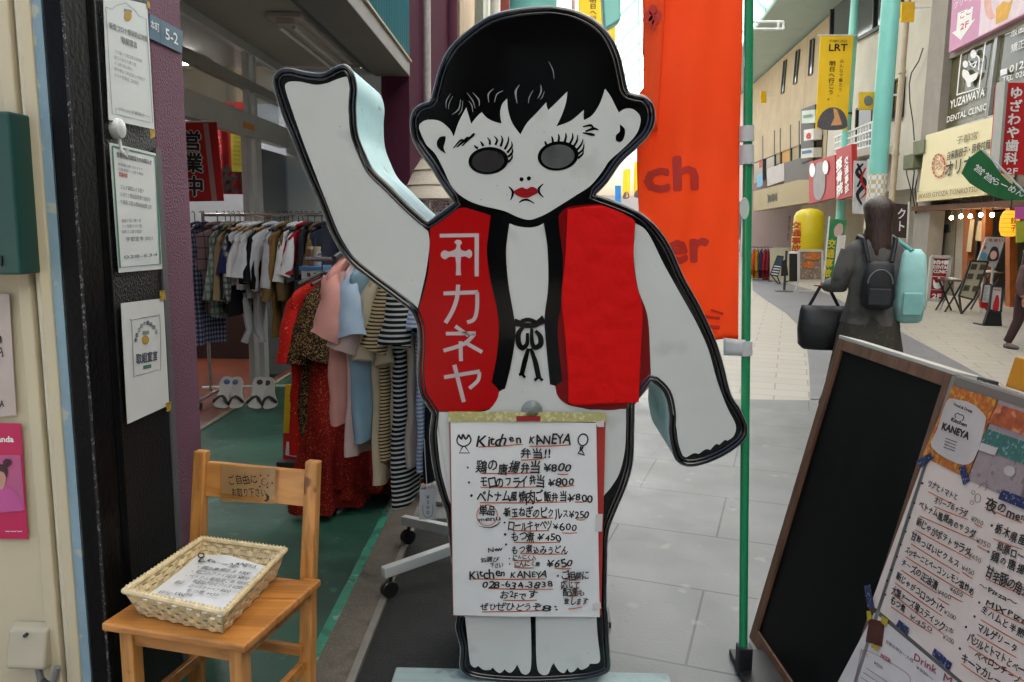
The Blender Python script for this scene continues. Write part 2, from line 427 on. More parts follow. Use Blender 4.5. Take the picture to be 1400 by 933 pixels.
mb.build('side_eave', M('grey_green_eave', '#8fa39c', .5, .08, 1.5), rt)
# posts of the arcade
def arcade_post(x, y, r, label, top=9.2, wrap=False):
    t = thing('arcade_post', label, 'post', (x, y, 0), 'painted posts of the arcade')
    MB().tube([(x, y, 0), (x, y, top)], r, 20).build('shaft', teal_m, t, smooth=True)
    MB().lathe((x, y, 0), [(r + .07, 0), (r + .07, .05), (r + .03, .09), (r + .005, .09)], 20).build('base_ring', white_steel, t, smooth=True)
    if wrap:
        chk = M('checkered_wrap', '#c9b98e', .5, .05, hook=lambda n, l, tc, out: mixrgb(n, l, chk_f(n, l, tc), out, srgb('#e9e9e4')))
        MB().tube([(x, y, 1.0), (x, y, 2.45)], r + .006, 20).build('checkered_wrap', chk, t, smooth=True)
    else:
        MB().tube([(x, y, 5.0), (x, y, 5.06)], r + .008, 20).build('band', M('dark_band', '#2c3434', .5), t, smooth=True)
    return t
def chk_f(n, l, tc):
    c = n.new('ShaderNodeTexChecker'); c.inputs['Scale'].default_value = 14; l.new(tc.outputs['Object'], c.inputs['Vector']); return c.outputs['Fac']
p = ony(1203, 200, 13.5); arcade_post(p.x, 13.5, .145, 'thick pale teal arcade post with checkered wrap, behind the walker', wrap=True)
p = ony(1159, 150, 25.0); arcade_post(p.x, 25.0, .13, 'slim pale teal post holding the large yellow banner on the right', top=9.2)
p = ony(729, 5, 5.2); arcade_post(p.x, 5.2, .15, 'teal arcade post hidden behind the head of the child shaped sign')
mb = MB(); mb.prism([ony(x, y, 12) for x, y in ((818, -90), (849, -90), (849, 27), (826, 41))], (0, .3, 0))
tr = tag(mb.build('hanging_bracket', teal_m, smooth=True, bevel=.03), 'teal bracket end hanging from the arcade roof beside the orange banner', 'bracket')

# ------------------------------------------------------------------ banners along the arcade
yel = M('yellow_banner_cloth', '#efc41f', .7, .08, 1.2)
blk = M('black_ink', '#141414', .6, .1)
whi = M('white_ink', '#e9e9e6', .6, .04)
redm = M('red_ink', '#b3151a', .6, .06)
orm = M('orange_ink', '#e0662a', .6, .06)
greyink = M('grey_ink', '#8a8a88', .7, .06)
def street_banner(pl, q, label, text=True, rod=True):
    """q: photo corners tl, tr, br, bl"""
    tl, tr, br, bl = q
    t = thing('street_banner', label, 'banner', pl(*bl), 'yellow banners hung along the arcade')
    def at(u, v): return (tl[0] + (tr[0] - tl[0]) * u + (bl[0] - tl[0]) * v, tl[1] + (tr[1] - tl[1]) * u + (bl[1] - tl[1]) * v)
    mb = MB(); slab(mb, [tl, tr, br, bl], pl, .03); mb.build('cloth', yel, t)
    w_ = tr[0] - tl[0]
    mb = MB()
    e = [at(.5 + .46 * math.cos(a), .97 - .2 * math.sin(a) if math.sin(a) > 0 else .97 - .05 * math.sin(a)) for a in [math.pi * 2 * i / 24 for i in range(24)]]
    patch(mb, e, pl, .012); mb.build('dome_picture', M('dome_grey', '#57545c', .6, .2, 9), t)
    mb = MB(); patch(mb, [at(.5, .78), at(.62, .8), at(.8, .96), at(.45, .97), at(.55, .88)], pl, .016); mb.build('dome_ray', M('dome_peach', '#dda06a', .6), t)
    mb = MB(); mb.tube([pl(*at(-.08, -.005)), pl(*at(1.08, -.005))], .02, 6); mb.build('rod', white_steel, t)
    if text:
        mb = MB(); wr(mb, 'START 2023', at(.27, .07), at(.8, .07), w_ * .08, pl, lift=.012); wr(mb, 'LRT', at(.25, .165), at(.83, .165), w_ * .24, pl, bold=.02, lift=.012)
        wrv(mb, '明日へ行こう。', at(.4, .27), at(.4, .7), w_ * .2, pl, bold=.012, lift=.012); wrv(mb, 'みんなで乗ろう。', at(.68, .25), at(.68, .66), w_ * .14, pl, lift=.012)
        mb.build('lettering', blk, t)
    return t
street_banner(PY(24.8), [(1122, 49), (1167, 49), (1158, 178), (1115, 176)], 'large yellow LRT banner hanging left of the slim teal post')
street_banner(PY(25.2), [(790, -40), (840, -40), (842, 95), (792, 95)], 'yellow LRT banner half hidden above the head of the child sign')
street_banner(PY(72), [(867, 222), (883, 222), (881, 270), (866, 270)], 'small distant yellow banner nearest the edge of the orange flag', False)
street_banner(PY(80), [(852, 232), (862, 231), (861, 272), (851, 272)], 'small distant yellow banner furthest down the arcade', False)
mb = MB(); mb.tube([ony(784, -40, 25.3), onz(784, 374, 0)], .06, 8)
tag(mb.build('banner_post', M('pinkish_post', '#c9a79c', .5), smooth=True), 'pinkish post beside the half hidden yellow banner', 'post')
mb = MB(); mb.prism([ony(x, y, 66) for x, y in ((841, 254), (849, 254), (849, 292), (841, 292))], (0, .1, 0))
tag(mb.build('blue_flag', M('blue_cloth', '#2f86c8', .6)), 'small blue flag far down the arcade beside the sign neck', 'flag')

# ------------------------------------------------------------------ buildings on the right
def fbox(mb, Y0, Y1, z0, z1, o0, o1):
    mb.obox(fpt(Y0, z0, o0), fpt(Y1, z0, o0) - fpt(Y0, z0, o0), FN * (o1 - o0), Vector((0, 0, z1 - z0))); return mb
conc = M('grey_stone_cladding', '#8f877c', .75, .12, 3, .2, 40)
cream_wall = M('white_render_wall', '#bdb8aa', .85, .1, 1.5, .15, 30)
beige_wall = M('beige_tile_wall', '#a8977a', .8, .1, 1.2, .2, 25, hook=bricks(.9, .45, .006, (.8, .8, .8, 1), 0, (0, 0), .96))
dglass = M('dark_window_glass', '#23292b', .08, .3, 1.5, spec=.8)
oglass = M('olive_tinted_glass', '#5d5a40', .12, .3, 1.2, spec=.7)
dframe = M('dark_frame', '#30302e', .5)
aluf = M('pale_aluminium', '#a9aaa6', .4, .08, 4, metal=.4)
brownw = M('brown_interior', '#5e381e', .7, .25, 2)
orangew = M('orange_timber', '#9a5520', .5, .2, 3, hook=grain(2, '#6b3512', 4))
# dental clinic building with restaurant below
YD = fac(.1)(1264, 130).y; YP1 = fac(-.1)(1297.5, 130).y; YB = fac(0)(1133, 140).y
dc = thing('clinic_building', 'grey clad building with tinted clinic windows over a gyoza restaurant', 'building', fpt(15, 0))
mb = MB(); fbox(mb, 9, YD, 2.0, 5.5, -6, -.25); fbox(mb, 9, YD, 5.5, 9.15, -6, -.02); mb.build('upper_wall', conc, dc)
mb = MB(); fbox(mb, YP1, YD, 0, 9.1, -.25, .10)
for z in (2.2, 3.6, 5.0, 6.4, 7.8): fbox(mb, YP1 - .02, YD + .01, z, z + .02, .1, .104)
mb.build('stone_pier', M('pale_pier_stone', '#938d84', .75, .1, 2, .15), dc)
def window(par, pl, q, fw=.06, gm=None, fm=None):
    mb = MB(); slab(mb, q, pl, .05); g = mb.build('window', gm or dglass, par)
    mb = MB(); P = [lifted(pl, *p[:2], .02) for p in q]
    for i in range(4): mb.bar(P[i], P[(i + 1) % 4], fw, fw, nrm(pl, *q[0][:2]))
    mb.build('frame', fm or dframe, g); return g
F0 = fac(0); F1 = fac(.12); F2 = fac(.3)
fq = lambda *a: list(a)
window(dc, fac(-.1), [(1300, 73), (1368, 39), (1352, 164), (1289, 182)], .1, oglass, aluf)
window(dc, fac(-.1), [(1369, 38), (1440, 0), (1440, 138), (1353, 163)], .1, oglass, aluf)
pl = fac(-.05); mb = MB()
stroke(mb, [(1317, 73), (1347, 58), (1348, 62), (1340, 118), (1338, 121), (1312, 129), (1310, 126), (1315, 78), (1317, 73)], 1.6, pl, .02, 3)
patch(mb, ell(1332, 74, 4, 6), pl, .02, 0); patch(mb, ell(1321, 88, 3.6, 5), pl, .02)
patch(mb, [(1318, 95), (1325, 98), (1328, 103), (1338, 99), (1336, 108), (1329, 113), (1328, 118), (1324, 119), (1322, 111), (1317, 104)], pl, .02, 3)
stroke(mb, [(1326, 84), (1330, 88), (1336, 84), (1333, 92), (1327, 88)], 1.6, pl, .02)
stroke(mb, [(1336, 76), (1340, 80), (1339, 96)], 1.8, pl, .02)
wr(mb, 'YUZAWAYA', (1300, 149), (1347, 131), 12, pl, bold=.02, lift=.02); wr(mb, 'DENTAL CLINIC', (1295, 168), (1350, 150), 9, pl, bold=.012, lift=.02)
wr(mb, '一般歯科', (1374, 54), (1412, 38), 11, pl, bold=.01, lift=.02); wr(mb, '矯正', (1383, 72), (1402, 64), 10, pl, lift=.02)
wr(mb, '0120', (1381, 100), (1408, 90), 11, pl, bold=.015, lift=.02); wr(mb, 'TEL 028-', (1371, 113), (1408, 102), 8, pl, lift=.02); patch(mb, [(1369, 96), (1378, 93), (1378, 101), (1369, 104)], pl, .02)
mb.build('window_lettering', whi, dc)
# pink hoarding
pk = thing('pink_hoarding', 'pink and white clinic advert hoarding above the tinted windows', 'hoarding', F1(1299, 71))
mb = MB(); slab(mb, [(1306, -60), (1440, -110), (1440, 0), (1297, 72)], F1, .12); mb.build('panel', M('pink_print', '#c98fb0', .6, .06, 1), pk)
mb = MB(); patch(mb, [(1346, -60), (1440, -110), (1440, -2), (1338, 50)], F1, .004); mb.build('white_field', M('pale_print', '#dcc9d2', .6), pk)
mb = MB(); patch(mb, [(1310, 18), (1331, 9), (1329, 28), (1334, 26), (1314, 55), (1302, 45), (1308, 42)], F1, .008)
wr(mb, 'グリーン', (1304, 12), (1332, 0), 8, F1, lift=.008); mb.build('arrow', whi, pk)
mb = MB(); wr(mb, 'ここ', (1312, 27), (1329, 18), 9, F1, bold=.01, lift=.012); wr(mb, '2F', (1313, 42), (1325, 36), 9, F1, bold=.02, lift=.012); mb.build('lettering', M('pink_ink', '#c23a6a', .6), pk)
mb = MB(); patch(mb, [(1362, 12), (1372, 2), (1380, 4), (1386, -2), (1378, 26), (1362, 34)], F1, .008); mb.build('yellow_shirt_print', M('yellow_print', '#d8a43c', .6), pk)
mb = MB(); patch(mb, [(1348, -20), (1356, -24), (1356, 10), (1361, 24), (1352, 26), (1346, 8)], F1, .008, 3); mb.build('arm_print', M('skin_print', '#d9a8a0', .6), pk)
# red vertical projecting sign
rs = thing('clinic_blade_sign', 'tall red blade sign with white Japanese clinic name', 'sign', fpt(14.4, 2.9, .3))
rpl = PY(14.3)
mb = MB(); slab(mb, [(1371, 113), (1440, 113), (1428, 240), (1361, 237)], rpl, .22); mb.build('sign_box', M('sign_red', '#c4151c', .4, .06, coat=.2), rs, bevel=.01)
mb = MB(); q = [(1371, 113), (1361, 237)]
mb.bar(rpl(1370.5, 112), rpl(1360.5, 238), .05, .26, (1, 0, 0)); mb.build('edge_trim', aluf, rs)
mb = MB(); wrv(mb, 'ゆざわや歯科', (1390, 118), (1381, 226), 19, rpl, bold=.03, lift=.01); wr(mb, '2F', (1375, 238), (1391, 238), 9, rpl, bold=.02, lift=.01)
mb.build('lettering', whi, rs)
mb = MB(); mb.bar(rpl(1430, 130) + Vector((0, .1, 0)), rpl(1475, 130) + Vector((1.5, .1, 0)), .06, .06); mb.build('bracket', dframe, rs)
# cream gyoza sign
gs_ = thing('restaurant_sign', 'large cream restaurant signboard with red round seal above the door', 'sign', F2(1254, 276))
crm = M('cream_sign', '#e2d6a8', .5, .05, 1, coat=.1)
mb = MB(); slab(mb, [(1266, 185), (1358, 160), (1349, 266), (1254, 262)][:3] + [(1256, 262)], F2, .5); mb.build('panel', crm, gs_)
mb = MB(); slab(mb, [(1255.5, 263), (1349, 252), (1348.5, 266.5), (1254, 276.5)], F2, .5, .02); mb.build('lower_strip', M('cream_strip', '#dacd9e', .5, .05), gs_)
mb = MB(); wr(mb, '子都宮', (1309, 197), (1339, 189), 9, F2, lift=.03); wr(mb, 'JIKASEI GYOZA TONKOTSU', (1258, 272), (1340, 262), 7, F2, lift=.05); mb.build('thin_lettering', M('olive_ink', '#6f6642', .6), gs_)
mb = MB(); wr(mb, '自家製餃子・豚骨拉麺', (1296, 219), (1356, 202), 10, F2, bold=.012, lift=.03); wr(mb, 'オリオン', (1293, 241), (1345, 229), 18, F2, bold=.02, lift=.03); mb.build('lettering', blk, gs_)
mb = MB()
for a in range(14):
    stroke(mb, [(1285 + 8.3 * math.cos(6.283 * (a + k) / 14), 227 + 15.5 * math.sin(6.283 * (a + k) / 14)) for k in (.1, .5, .9)], 2.2, F2, .03)
wr(mb, '珍', (1280, 233), (1291, 230), 13, F2, lift=.03); mb.build('round_seal', M('seal_red', '#b8452f', .6), gs_)
# restaurant front
rf = thing('restaurant', 'timber restaurant front with grey metal door under the cream sign', 'shopfront', fpt(16, 0, -.3))
mb = MB(); fbox(mb, 9, YD - .05, 0, 2.1, -3.2, -3); fbox(mb, 9, YD - .05, 2.0, 2.12, -3.2, .2); mb.build('inner_wall', brownw, rf)
RB = fac(-.35)
mb = MB(); slab(mb, [(1251, 280), (1312, 280), (1306, 412), (1249, 405)], RB, .2); mb.build('side_wall', M('taupe_wall', '#84745c', .8, .1, 1, .15), rf)
mb = MB(); slab(mb, [(1261, 303), (1308, 303), (1303, 408), (1257, 402)], RB, .06, .03); dd = mb.build('door', M('door_grey', '#7d776a', .45, .08, metal=.3), rf)
mb = MB(); slab(mb, [(1267, 308), (1302, 307), (1301, 318), (1266, 318)], RB, .03, .045); slab(mb, [(1263, 337), (1274, 336), (1273, 346), (1262, 347)], RB, .03, .045); mb.build('door_light', dglass, dd)
mb = MB(); slab(mb, [(1312, 270), (1322, 268), (1317, 415), (1306, 413)], RB, .25, .04); mb.build('stone_post', conc, rf)
for q in ([(1322, 268), (1329, 268), (1323, 416), (1316, 415)], [(1347, 268), (1352, 268), (1346, 420), (1341, 419)], [(1378, 262), (1384, 262), (1384, 440), (1378, 440)]):
    mb = MB(); slab(mb, q, RB, .15, .05); mb.build('timber_post', orangew, rf)
mb = MB(); slab(mb, [(1322, 268), (1420, 262), (1420, 284), (1322, 288)], RB, .1, .02); mb.build('lintel', orangew, rf)
mb = MB(); slab(mb, [(1330, 300), (1336, 300), (1331, 345), (1325, 344)], RB, .01, .06); slab(mb, [(1337, 302), (1345, 302), (1341, 330), (1333, 329)], RB, .01, .0); mb.build('hanging_strip', M('paper_strip', '#b5a88c', .8), rf)
bulbm = M('lit_bulb', (1, .78, .45, 1), .4, 0, emit=22)
for i, (x, y, lb) in enumerate([(1300.8, 298, 'lit bulb over the grey restaurant door, first in the row'), (1313.6, 296, 'lit bulb before the stone post, second in the row'), (1326.5, 296, 'lit bulb in the middle of the restaurant row'), (1341, 294, 'lit bulb between the timber posts, fourth in the row'), (1356.5, 294, 'lit bulb nearest the yellow lantern')]):
    P = fac(.15)(x, y); t = thing('hanging_bulb', lb, 'light bulb', P, 'bulbs in a row under the cream sign')
    MB().lathe(P, [(.008, -.045), (.03, -.03), (.04, 0), (.03, .025), (.016, .045)], 12).build('bulb', bulbm, t, smooth=True)
    MB().tube([P + Vector((0, 0, .07)), P + Vector((0, 0, .42))], .012, 6).build('cord', dframe, t)
lanm = M('lit_lantern_paper', '#d98a1c', .7, .12, 4, emit=.35, hook=stripes(2, 14, .18, '#8a4c0c'))
P = ony(1380, 306, 13.2)
t = thing('paper_lantern', 'glowing orange paper lantern hanging at the restaurant front', 'lantern', P)
MB().lathe(P, [(.06, -.21), (.1, -.2), (.135, -.12), (.145, 0), (.135, .12), (.1, .2), (.06, .21)], 18).build('shade', lanm, t, smooth=True)
MB().tube([P + Vector((0, 0, .21)), P + Vector((0, 0, .75))], .01, 6).build('cord', dframe, t)
mb = MB(); wrv(mb, '餃子', (1386, 297), (1386, 317), 8, PY(13.04), bold=.02, lift=.0); mb.build('lettering', blk, t)
mb = MB(); slab(mb, [(1389, 283), (1425, 281), (1425, 300), (1389, 300)], PY(12.6), .03); o = mb.build('hanging_flag', M('pink_cloth', '#c458a0', .7)); tag(o, 'bright pink hanging flag at the right edge beside the lantern', 'flag')
mb = MB(); slab(mb, [(1390, 302), (1425, 302), (1425, 330), (1390, 332)], PY(12.62), .03); o = mb.build('hanging_flag', M('lime_cloth', '#a3a630', .7)); tag(o, 'yellow green hanging flag below the pink one', 'flag')
# green flag
gfp = PY(12.9); gq = [(1341, 205), (1315, 237), (1345, 262), (1372, 273), (1400, 274), (1425, 272), (1425, 255), (1392, 256), (1370, 240)]
t = thing('green_flag', 'green cloth flag with white writing blowing across the cream sign', 'flag', gfp(1400, 262))
mb = MB(); slab(mb, gq, gfp, .02, sm=2); mb.build('cloth', M('green_cloth', '#22683a', .8, .15, 2, .3, 8), t)
mb = MB(); wr(mb, '営営', (1329, 230), (1356, 252), 11, gfp, bold=.01, lift=.012); wr(mb, 'らーめん', (1354, 250), (1398, 270), 10, gfp, bold=.01, lift=.012); mb.build('lettering', whi, t)
mb = MB(); mb.tube([gfp(1343, 204), gfp(1392, 254), gfp(1470, 330)], .018, 8); mb.build('pole', white_steel, t)

# white building with balcony
wb = thing('white_building', 'white rendered building with dark upper windows and a small balcony', 'building', fpt(22.5, 0))
mb = MB(); fbox(mb, YD + .05, YB, 2.6, 9.1, -6, -.05); fbox(mb, YD + .05, YB, 0, 2.6, -6, -1.5); mb.build('wall', cream_wall, wb)
window(wb, F0, [(1138, 5), (1199, -55), (1196, 42), (1136, 74)], .1)
window(wb, F0, [(1199, -55), (1238, -92), (1232, 20), (1196, 42)], .1)
window(wb, F0, [(1222, 112), (1236, 105), (1233, 160), (1219, 165)], .06)
window(wb, F0, [(1172, 150), (1194, 140), (1192, 200), (1170, 205)], .06)
mb = MB()
for i in range(15):
    u = i / 14; x = 1142 + 54 * u; mb.bar(fac(.5)(x, 188 - 22 * u), fac(.5)(x - 1, 212 - 12 * u), .025, .025)
for yy in (0, 8, 16, 23): mb.bar(fac(.5)(1142, 188 + yy), fac(.5)(1196, 166 + yy * 1.4), .05, .05)
mb.build('balcony_rail', white_steel, wb)
mb = MB(); A = fac(.55)(1141, 212); B = fac(.55)(1196, 200); mb.obox(A, B - A, -FN * .6, Vector((0, 0, -.2))); mb.build('balcony_slab', cream_wall, wb)
mb = MB()
for cp_ in ([(1262, 66), (1256, 84), (1246, 100), (1243, 116), (1244, 140), (1248, 166), (1250, 192)], [(1238, 214), (1240, 240), (1246, 262), (1243, 288)], [(1246, 214), (1250, 236), (1247, 262), (1252, 292)], [(1252, 212), (1256, 236), (1251, 258), (1254, 284)]): mb.tube([fac(.06 + .02 * i)(*p_) for i, p_ in enumerate(cp_)], .016, 6)
mb.build('cable', M('black_cable', '#2a2724', .7), wb, smooth=True)
for q, lb in ([(1248, 194), (1263, 191), (1262, 210), (1248, 213)], 'olive meter box nearer the cream sign'), ([(1235, 213), (1249, 210), (1248, 230), (1234, 233)], 'olive meter box lower left beside the cables'):
    mb = MB(); slab(mb, q, fac(.35), .3); tag(mb.build('meter_box', M('olive_box', '#6f7458', .6, .1, 3), bevel=.02), lb, 'meter box', 'olive boxes on the white wall')
a_, b_ = fac(.6)(1238, 0), fac(.6)(1222, 240); mb = MB(); x_, y_ = a_.x, a_.y
mb.tube([(b_.x, b_.y, 0), (b_.x, b_.y, 9.1)], .075, 12)
for z in (3.4, 5.4, 7.2): mb.tube([(b_.x, b_.y, z), (b_.x, b_.y, z + .06)], .1, 12)
tag(mb.build('drain_pipe', M('cream_pipe', '#b9ab92', .5, .08), smooth=True), 'tall cream pipe on the white building right of the thick teal post', 'pipe')
for pl_, q, c, lb in ((PY(13.7), [(1176, 126), (1199, 126), (1199, 150), (1175, 150)], (1187, 138), 'yellow plaque with grey disc on the thick teal post'), (PY(19.0), [(1233, 3), (1251, 3), (1250, 30), (1232, 30)], (1241, 16), 'plain yellow plaque at the top of the cream pipe'), (PY(38), [(1040, 125), (1048, 125), (1048, 141), (1040, 141)], (1044, 133), 'tiny yellow plaque far down the arcade beside the green pole')):
    t = thing('yellow_plaque', lb, 'plaque', pl_(*q[3]), 'yellow plaques on arcade posts')
    mb = MB(); slab(mb, q, pl_, .06); mb.build('plate', M('plaque_yellow', '#d8ad12', .5), t)
    if 'disc' in lb: mb = MB(); patch(mb, ell(c[0], c[1], 6, 7), pl_, .006); mb.build('disc', M('plaque_grey', '#6e6a6c', .5), t)
    mb = MB(); e = pl_(q[1][0], (q[1][1] + q[2][1]) / 2); mb.bar(e + Vector((-.02, .03, .1)), e + Vector((.35, .03, .1)), .03, .03); mb.build('bracket', white_steel, t)
# beige building
bbd = thing('beige_building', 'beige tiled building with three slit windows above a glazed corner shop', 'building', fpt(33, 0))
mb = MB(); fbox(mb, YB + .05, 44, 5.0, 9.1, -8, -.03); fbox(mb, YB + .05, 29.5, 2.9, 5.0, -8, -.03); fbox(mb, 29.5, 44, 4.9, 5.0, -8, -.03); fbox(mb, YB + .05, 44, 0, 5, -8, -3.0); mb.build('wall', beige_wall, bbd)
for q in ([(1072, 84), (1075.5, 82), (1071.5, 127), (1068, 129)], [(1089, 70), (1093.5, 68), (1089, 113), (1085, 116)], [(1108.5, 55), (1113.5, 53), (1110.5, 101), (1105.5, 104)]):
    window(bbd, fac(0), q, .03)
mb = MB(); slab(mb, [(1031, 191), (1096, 165), (1096, 223), (1031, 252)], fac(-.1), .2); gz = mb.build('window', dglass, bbd)
for x, y0, y1 in ((1044, 186, 246), (1060, 179, 239), (1068, 176, 235), (1082, 171, 229), (1094, 166, 224)): mb = MB(); mb.bar(fac(-.06)(x, y0), fac(-.06)(x, y1), .1, .1); mb.build('frame', dframe, gz)
for q, c in (([(1037, 194), (1043, 191), (1043, 204), (1037, 208)], '#b9a3a8'), ([(1061, 181), (1067, 178), (1067, 222), (1061, 226)], '#8a7a58'), ([(1069, 178), (1080, 174), (1080, 222), (1069, 226)], '#a87a20'), ([(1083, 172), (1093, 168), (1093, 217), (1083, 221)], '#8c7d55'), ([(1038, 217), (1045, 214), (1045, 226), (1038, 230)], '#a83a2a'), ([(1035, 240), (1043, 237), (1043, 254), (1035, 257)], '#5f9ab5')):
    mb = MB(); patch(mb, q, fac(-.09), .01); mb.build('display_panel', M('display_' + c[1:], c, .6, .1, 3), gz)
mb = MB(); slab(mb, [(1049, 231), (1072, 223), (1072, 247), (1049, 255)], fac(.02), .05); mb.build('white_panel', M('pale_panel', '#a9a29c', .6, .1, 2), bbd)
mb = MB(); slab(mb, [(1072, 223), (1095, 216), (1112, 218), (1112, 246), (1092, 246), (1072, 252)], fac(.0), .05); mb.build('grey_panel', M('grey_panel', '#55504a', .6, .1), bbd)
mb = MB(); slab(mb, [(1030, 262), (1092, 246), (1110, 246), (1112, 276), (1030, 289)], fac(.25), .5); mb.build('canopy_band', M('tan_band', '#9c8c66', .7, .08, 1), bbd)
mb = MB()
for k in range(7): stroke(mb, [(1050 + 1.9 * k, 266 - .4 * k + (k % 3)), (1051 + 1.9 * k, 272 - .5 * k), (1050.4 + 1.9 * k, 278 - .5 * k - 2 * (k % 2))], 1.1, fac(.25), .02)
mb.build('crest_lettering', M('dark_olive_ink', '#3c3524', .6), bbd)
mb = MB(); slab(mb, [(1095, 150), (1114, 143), (1112, 217), (1095, 224)], fac(.05), .1); mb.build('sign_column', dframe, bbd)
for q, lb, col, tx in (([(1096, 152), (1114, 150), (1114, 168), (1096, 169)], 'top small sign', '#a9b3a6', 'SHOP'), ([(1099, 178), (1112, 176), (1112, 191), (1099, 193)], 'mid', '#c9c4bf', 'e'), ([(1095, 204), (1112, 202), (1112, 215), (1095, 217)], 'low', '#b9b6a8', '——')):
    o = MB(); slab(o, q, fac(.3), .3); lab = {'top small sign': 'pale green box sign, topmost on the dark column', 'mid': 'white box sign with a red letter on the dark column', 'low': 'white box sign with a blue stripe, lowest on the column'}[lb]
    t = thing('box_sign', lab, 'sign', fac(.3)(*q[3]), 'small box signs on the dark column')
    o.build('box', M('box_' + lb.split()[0], col, .5), t)
    mb = MB()
    if lb == 'mid': wr(mb, 'e', (1102, 190), (1109, 189), 12, fac(.3), bold=.05, lift=.02)
    elif lb == 'low': patch(mb, [(1097, 207), (1110, 205), (1110, 209), (1097, 211)], fac(.3), .02)
    else: stroke(mb, [(1099, 160), (1111, 158)], 4, fac(.3), .02)
    mb.build('marking', redm if lb == 'mid' else M('blue_ink', '#2f5f8f', .6) if lb == 'low' else M('green_grey_ink', '#5c7a68', .6), t)
# red boards in front
def board(name, label, cat, pl, q, th, mat, group=None, marks=()):
    t = thing(name, label, cat, pl(*q[-1]), group)
    mb = MB(); slab(mb, q, pl, th); mb.build('panel', mat, t)
    for nm, mt, fn in marks:
        mb = MB(); fn(mb, pl); mb.build(nm, mt, t)
    return t
FA = fac(.9)
board('clinic_signboard', 'wide red signboard with two white ovals on a grey shape', 'sign', FA, [(1106, 222), (1141, 212), (1142, 270), (1106, 279)], .15, M('board_red', '#a82020', .5, .06), None, [
    ('grey_shape', M('board_grey', '#8f8a8a', .6), lambda mb, pl: patch(mb, [(1116, 226), (1126, 222), (1129, 240), (1128, 262), (1121, 274), (1114, 268), (1113, 244)], pl, .02, 3)),
    ('white_oval', whi, lambda mb, pl: (patch(mb, ell(1112, 233, 4, 9.5), pl, .035), patch(mb, ell(1130, 229, 4, 9.5), pl, .035)))])
FB_ = fac(1.1)
board('bone_setter_sign', 'tall red sign with white characters beside the wide red board', 'sign', FB_, [(1143, 205), (1164, 197), (1165, 268), (1143, 274)], .15, M('board_red', '#a82020'), None, [
    ('lettering', whi, lambda mb, pl: (wrv(mb, '整骨院', (1148, 216), (1149, 268), 9, pl, bold=.03, lift=.02), wrv(mb, '交通事故', (1158, 214), (1159, 264), 6, pl, bold=.02, lift=.02)))])
board('white_nobori', 'white upright banner with black and red brush strokes before the teal post', 'banner', PY(16.5), [(1168, 220), (1187, 220), (1182, 293), (1166, 292)], .03, M('banner_white', '#c9cac8', .7), None, [
    ('black_strokes', blk, lambda mb, pl: (stroke(mb, [(1180, 224), (1171, 236), (1182, 250), (1172, 266), (1178, 280)], [2, 5, 7, 5, 2], pl, .01), stroke(mb, [(1172, 224), (1178, 240), (1172, 256)], 3, pl, .01))),
    ('red_strokes', redm, lambda mb, pl: stroke(mb, [(1183, 230), (1177, 246), (1184, 262), (1176, 272)], [2, 3, 3, 1], pl, .016)),
    ('pole', white_steel, lambda mb, pl: mb.tube([pl(1187, 218), pl(1184, 300), onz(1184, 402)], .02, 6))])
board('brown_nobori', 'dark brown upright banner with white characters by the meter boxes', 'banner', PY(17), [(1221, 278), (1242, 280), (1240, 326), (1219, 324)], .03, M('banner_brown', '#3a2c28', .7), None, [
    ('lettering', whi, lambda mb, pl: wrv(mb, 'クト', (1233, 284), (1231, 318), 13, pl, bold=.02, lift=.01)),
    ('pole', white_steel, lambda mb, pl: mb.tube([pl(1242.5, 276), pl(1240, 330), onz(1238, 404)], .02, 6))])

# far end and far right
fe = thing('far_building', 'pale buildings closing the far end of the arcade', 'building', (22, 100, 0))
mb = MB(); mb.bb(-6, 34, 104, 112, 0, 5.5); mb.build('wall', M('far_pale_wall', '#b4ada6', .8, .15, .3), fe)
mb = MB()
for i in range(14): mb.bb(-4 + 2.6 * i, -2.4 + 2.6 * i, 103.9, 104, .4, 2.6 + .8 * (i % 3))
mb.build('window', M('far_window', '#5b6468', .3, .4, .4), fe)
pb = thing('pink_building', 'pale pinkish building beyond the beige one down the arcade', 'building', fpt(55, 0))
mb = MB(); fbox(mb, 44.1, 75, 0, 9.1, -8, .0); mb.build('wall', M('pink_render', '#c0aaa4', .8, .08, .6), pb)
mb = MB(); fbox(mb, 44.6, 74, .2, 3.0, .0, .03); mb.build('shop_window', dglass, pb)
# left side beyond the purple wall
sb = thing('stone_building', 'tan stone building beyond the purple wall, above the sign head', 'building', (-1.2, 18, 0))
mb = MB(); mb.bb(-6, -1.15, 12.6, 16, 0, 9.3); mb.build('stone_pier', M('tan_stone', '#8d7a5c', .85, .2, 3, .4, 20, hook=bricks(1.2, 1.2, .02, (.5, .5, .5, 1))), sb)
mb = MB(); mb.bb(-6, -1.0, 16, 30, 0, 9.3); mb.build('wall', M('grey_green_wall', '#7f8478', .8, .1), sb)
mb = MB(); mb.tube([(-.84, 17.5, 0), (-.84, 17.5, 9)], .11, 10); mb.build('pipe', M('ivory_pipe', '#c5c0b4', .5), sb, smooth=True)
mb = MB(); mb.bb(-.98, -.7, 22.5, 22.8, 4, 9); mb.build('red_blade', M('brick_red', '#8a3a2e', .6), sb)
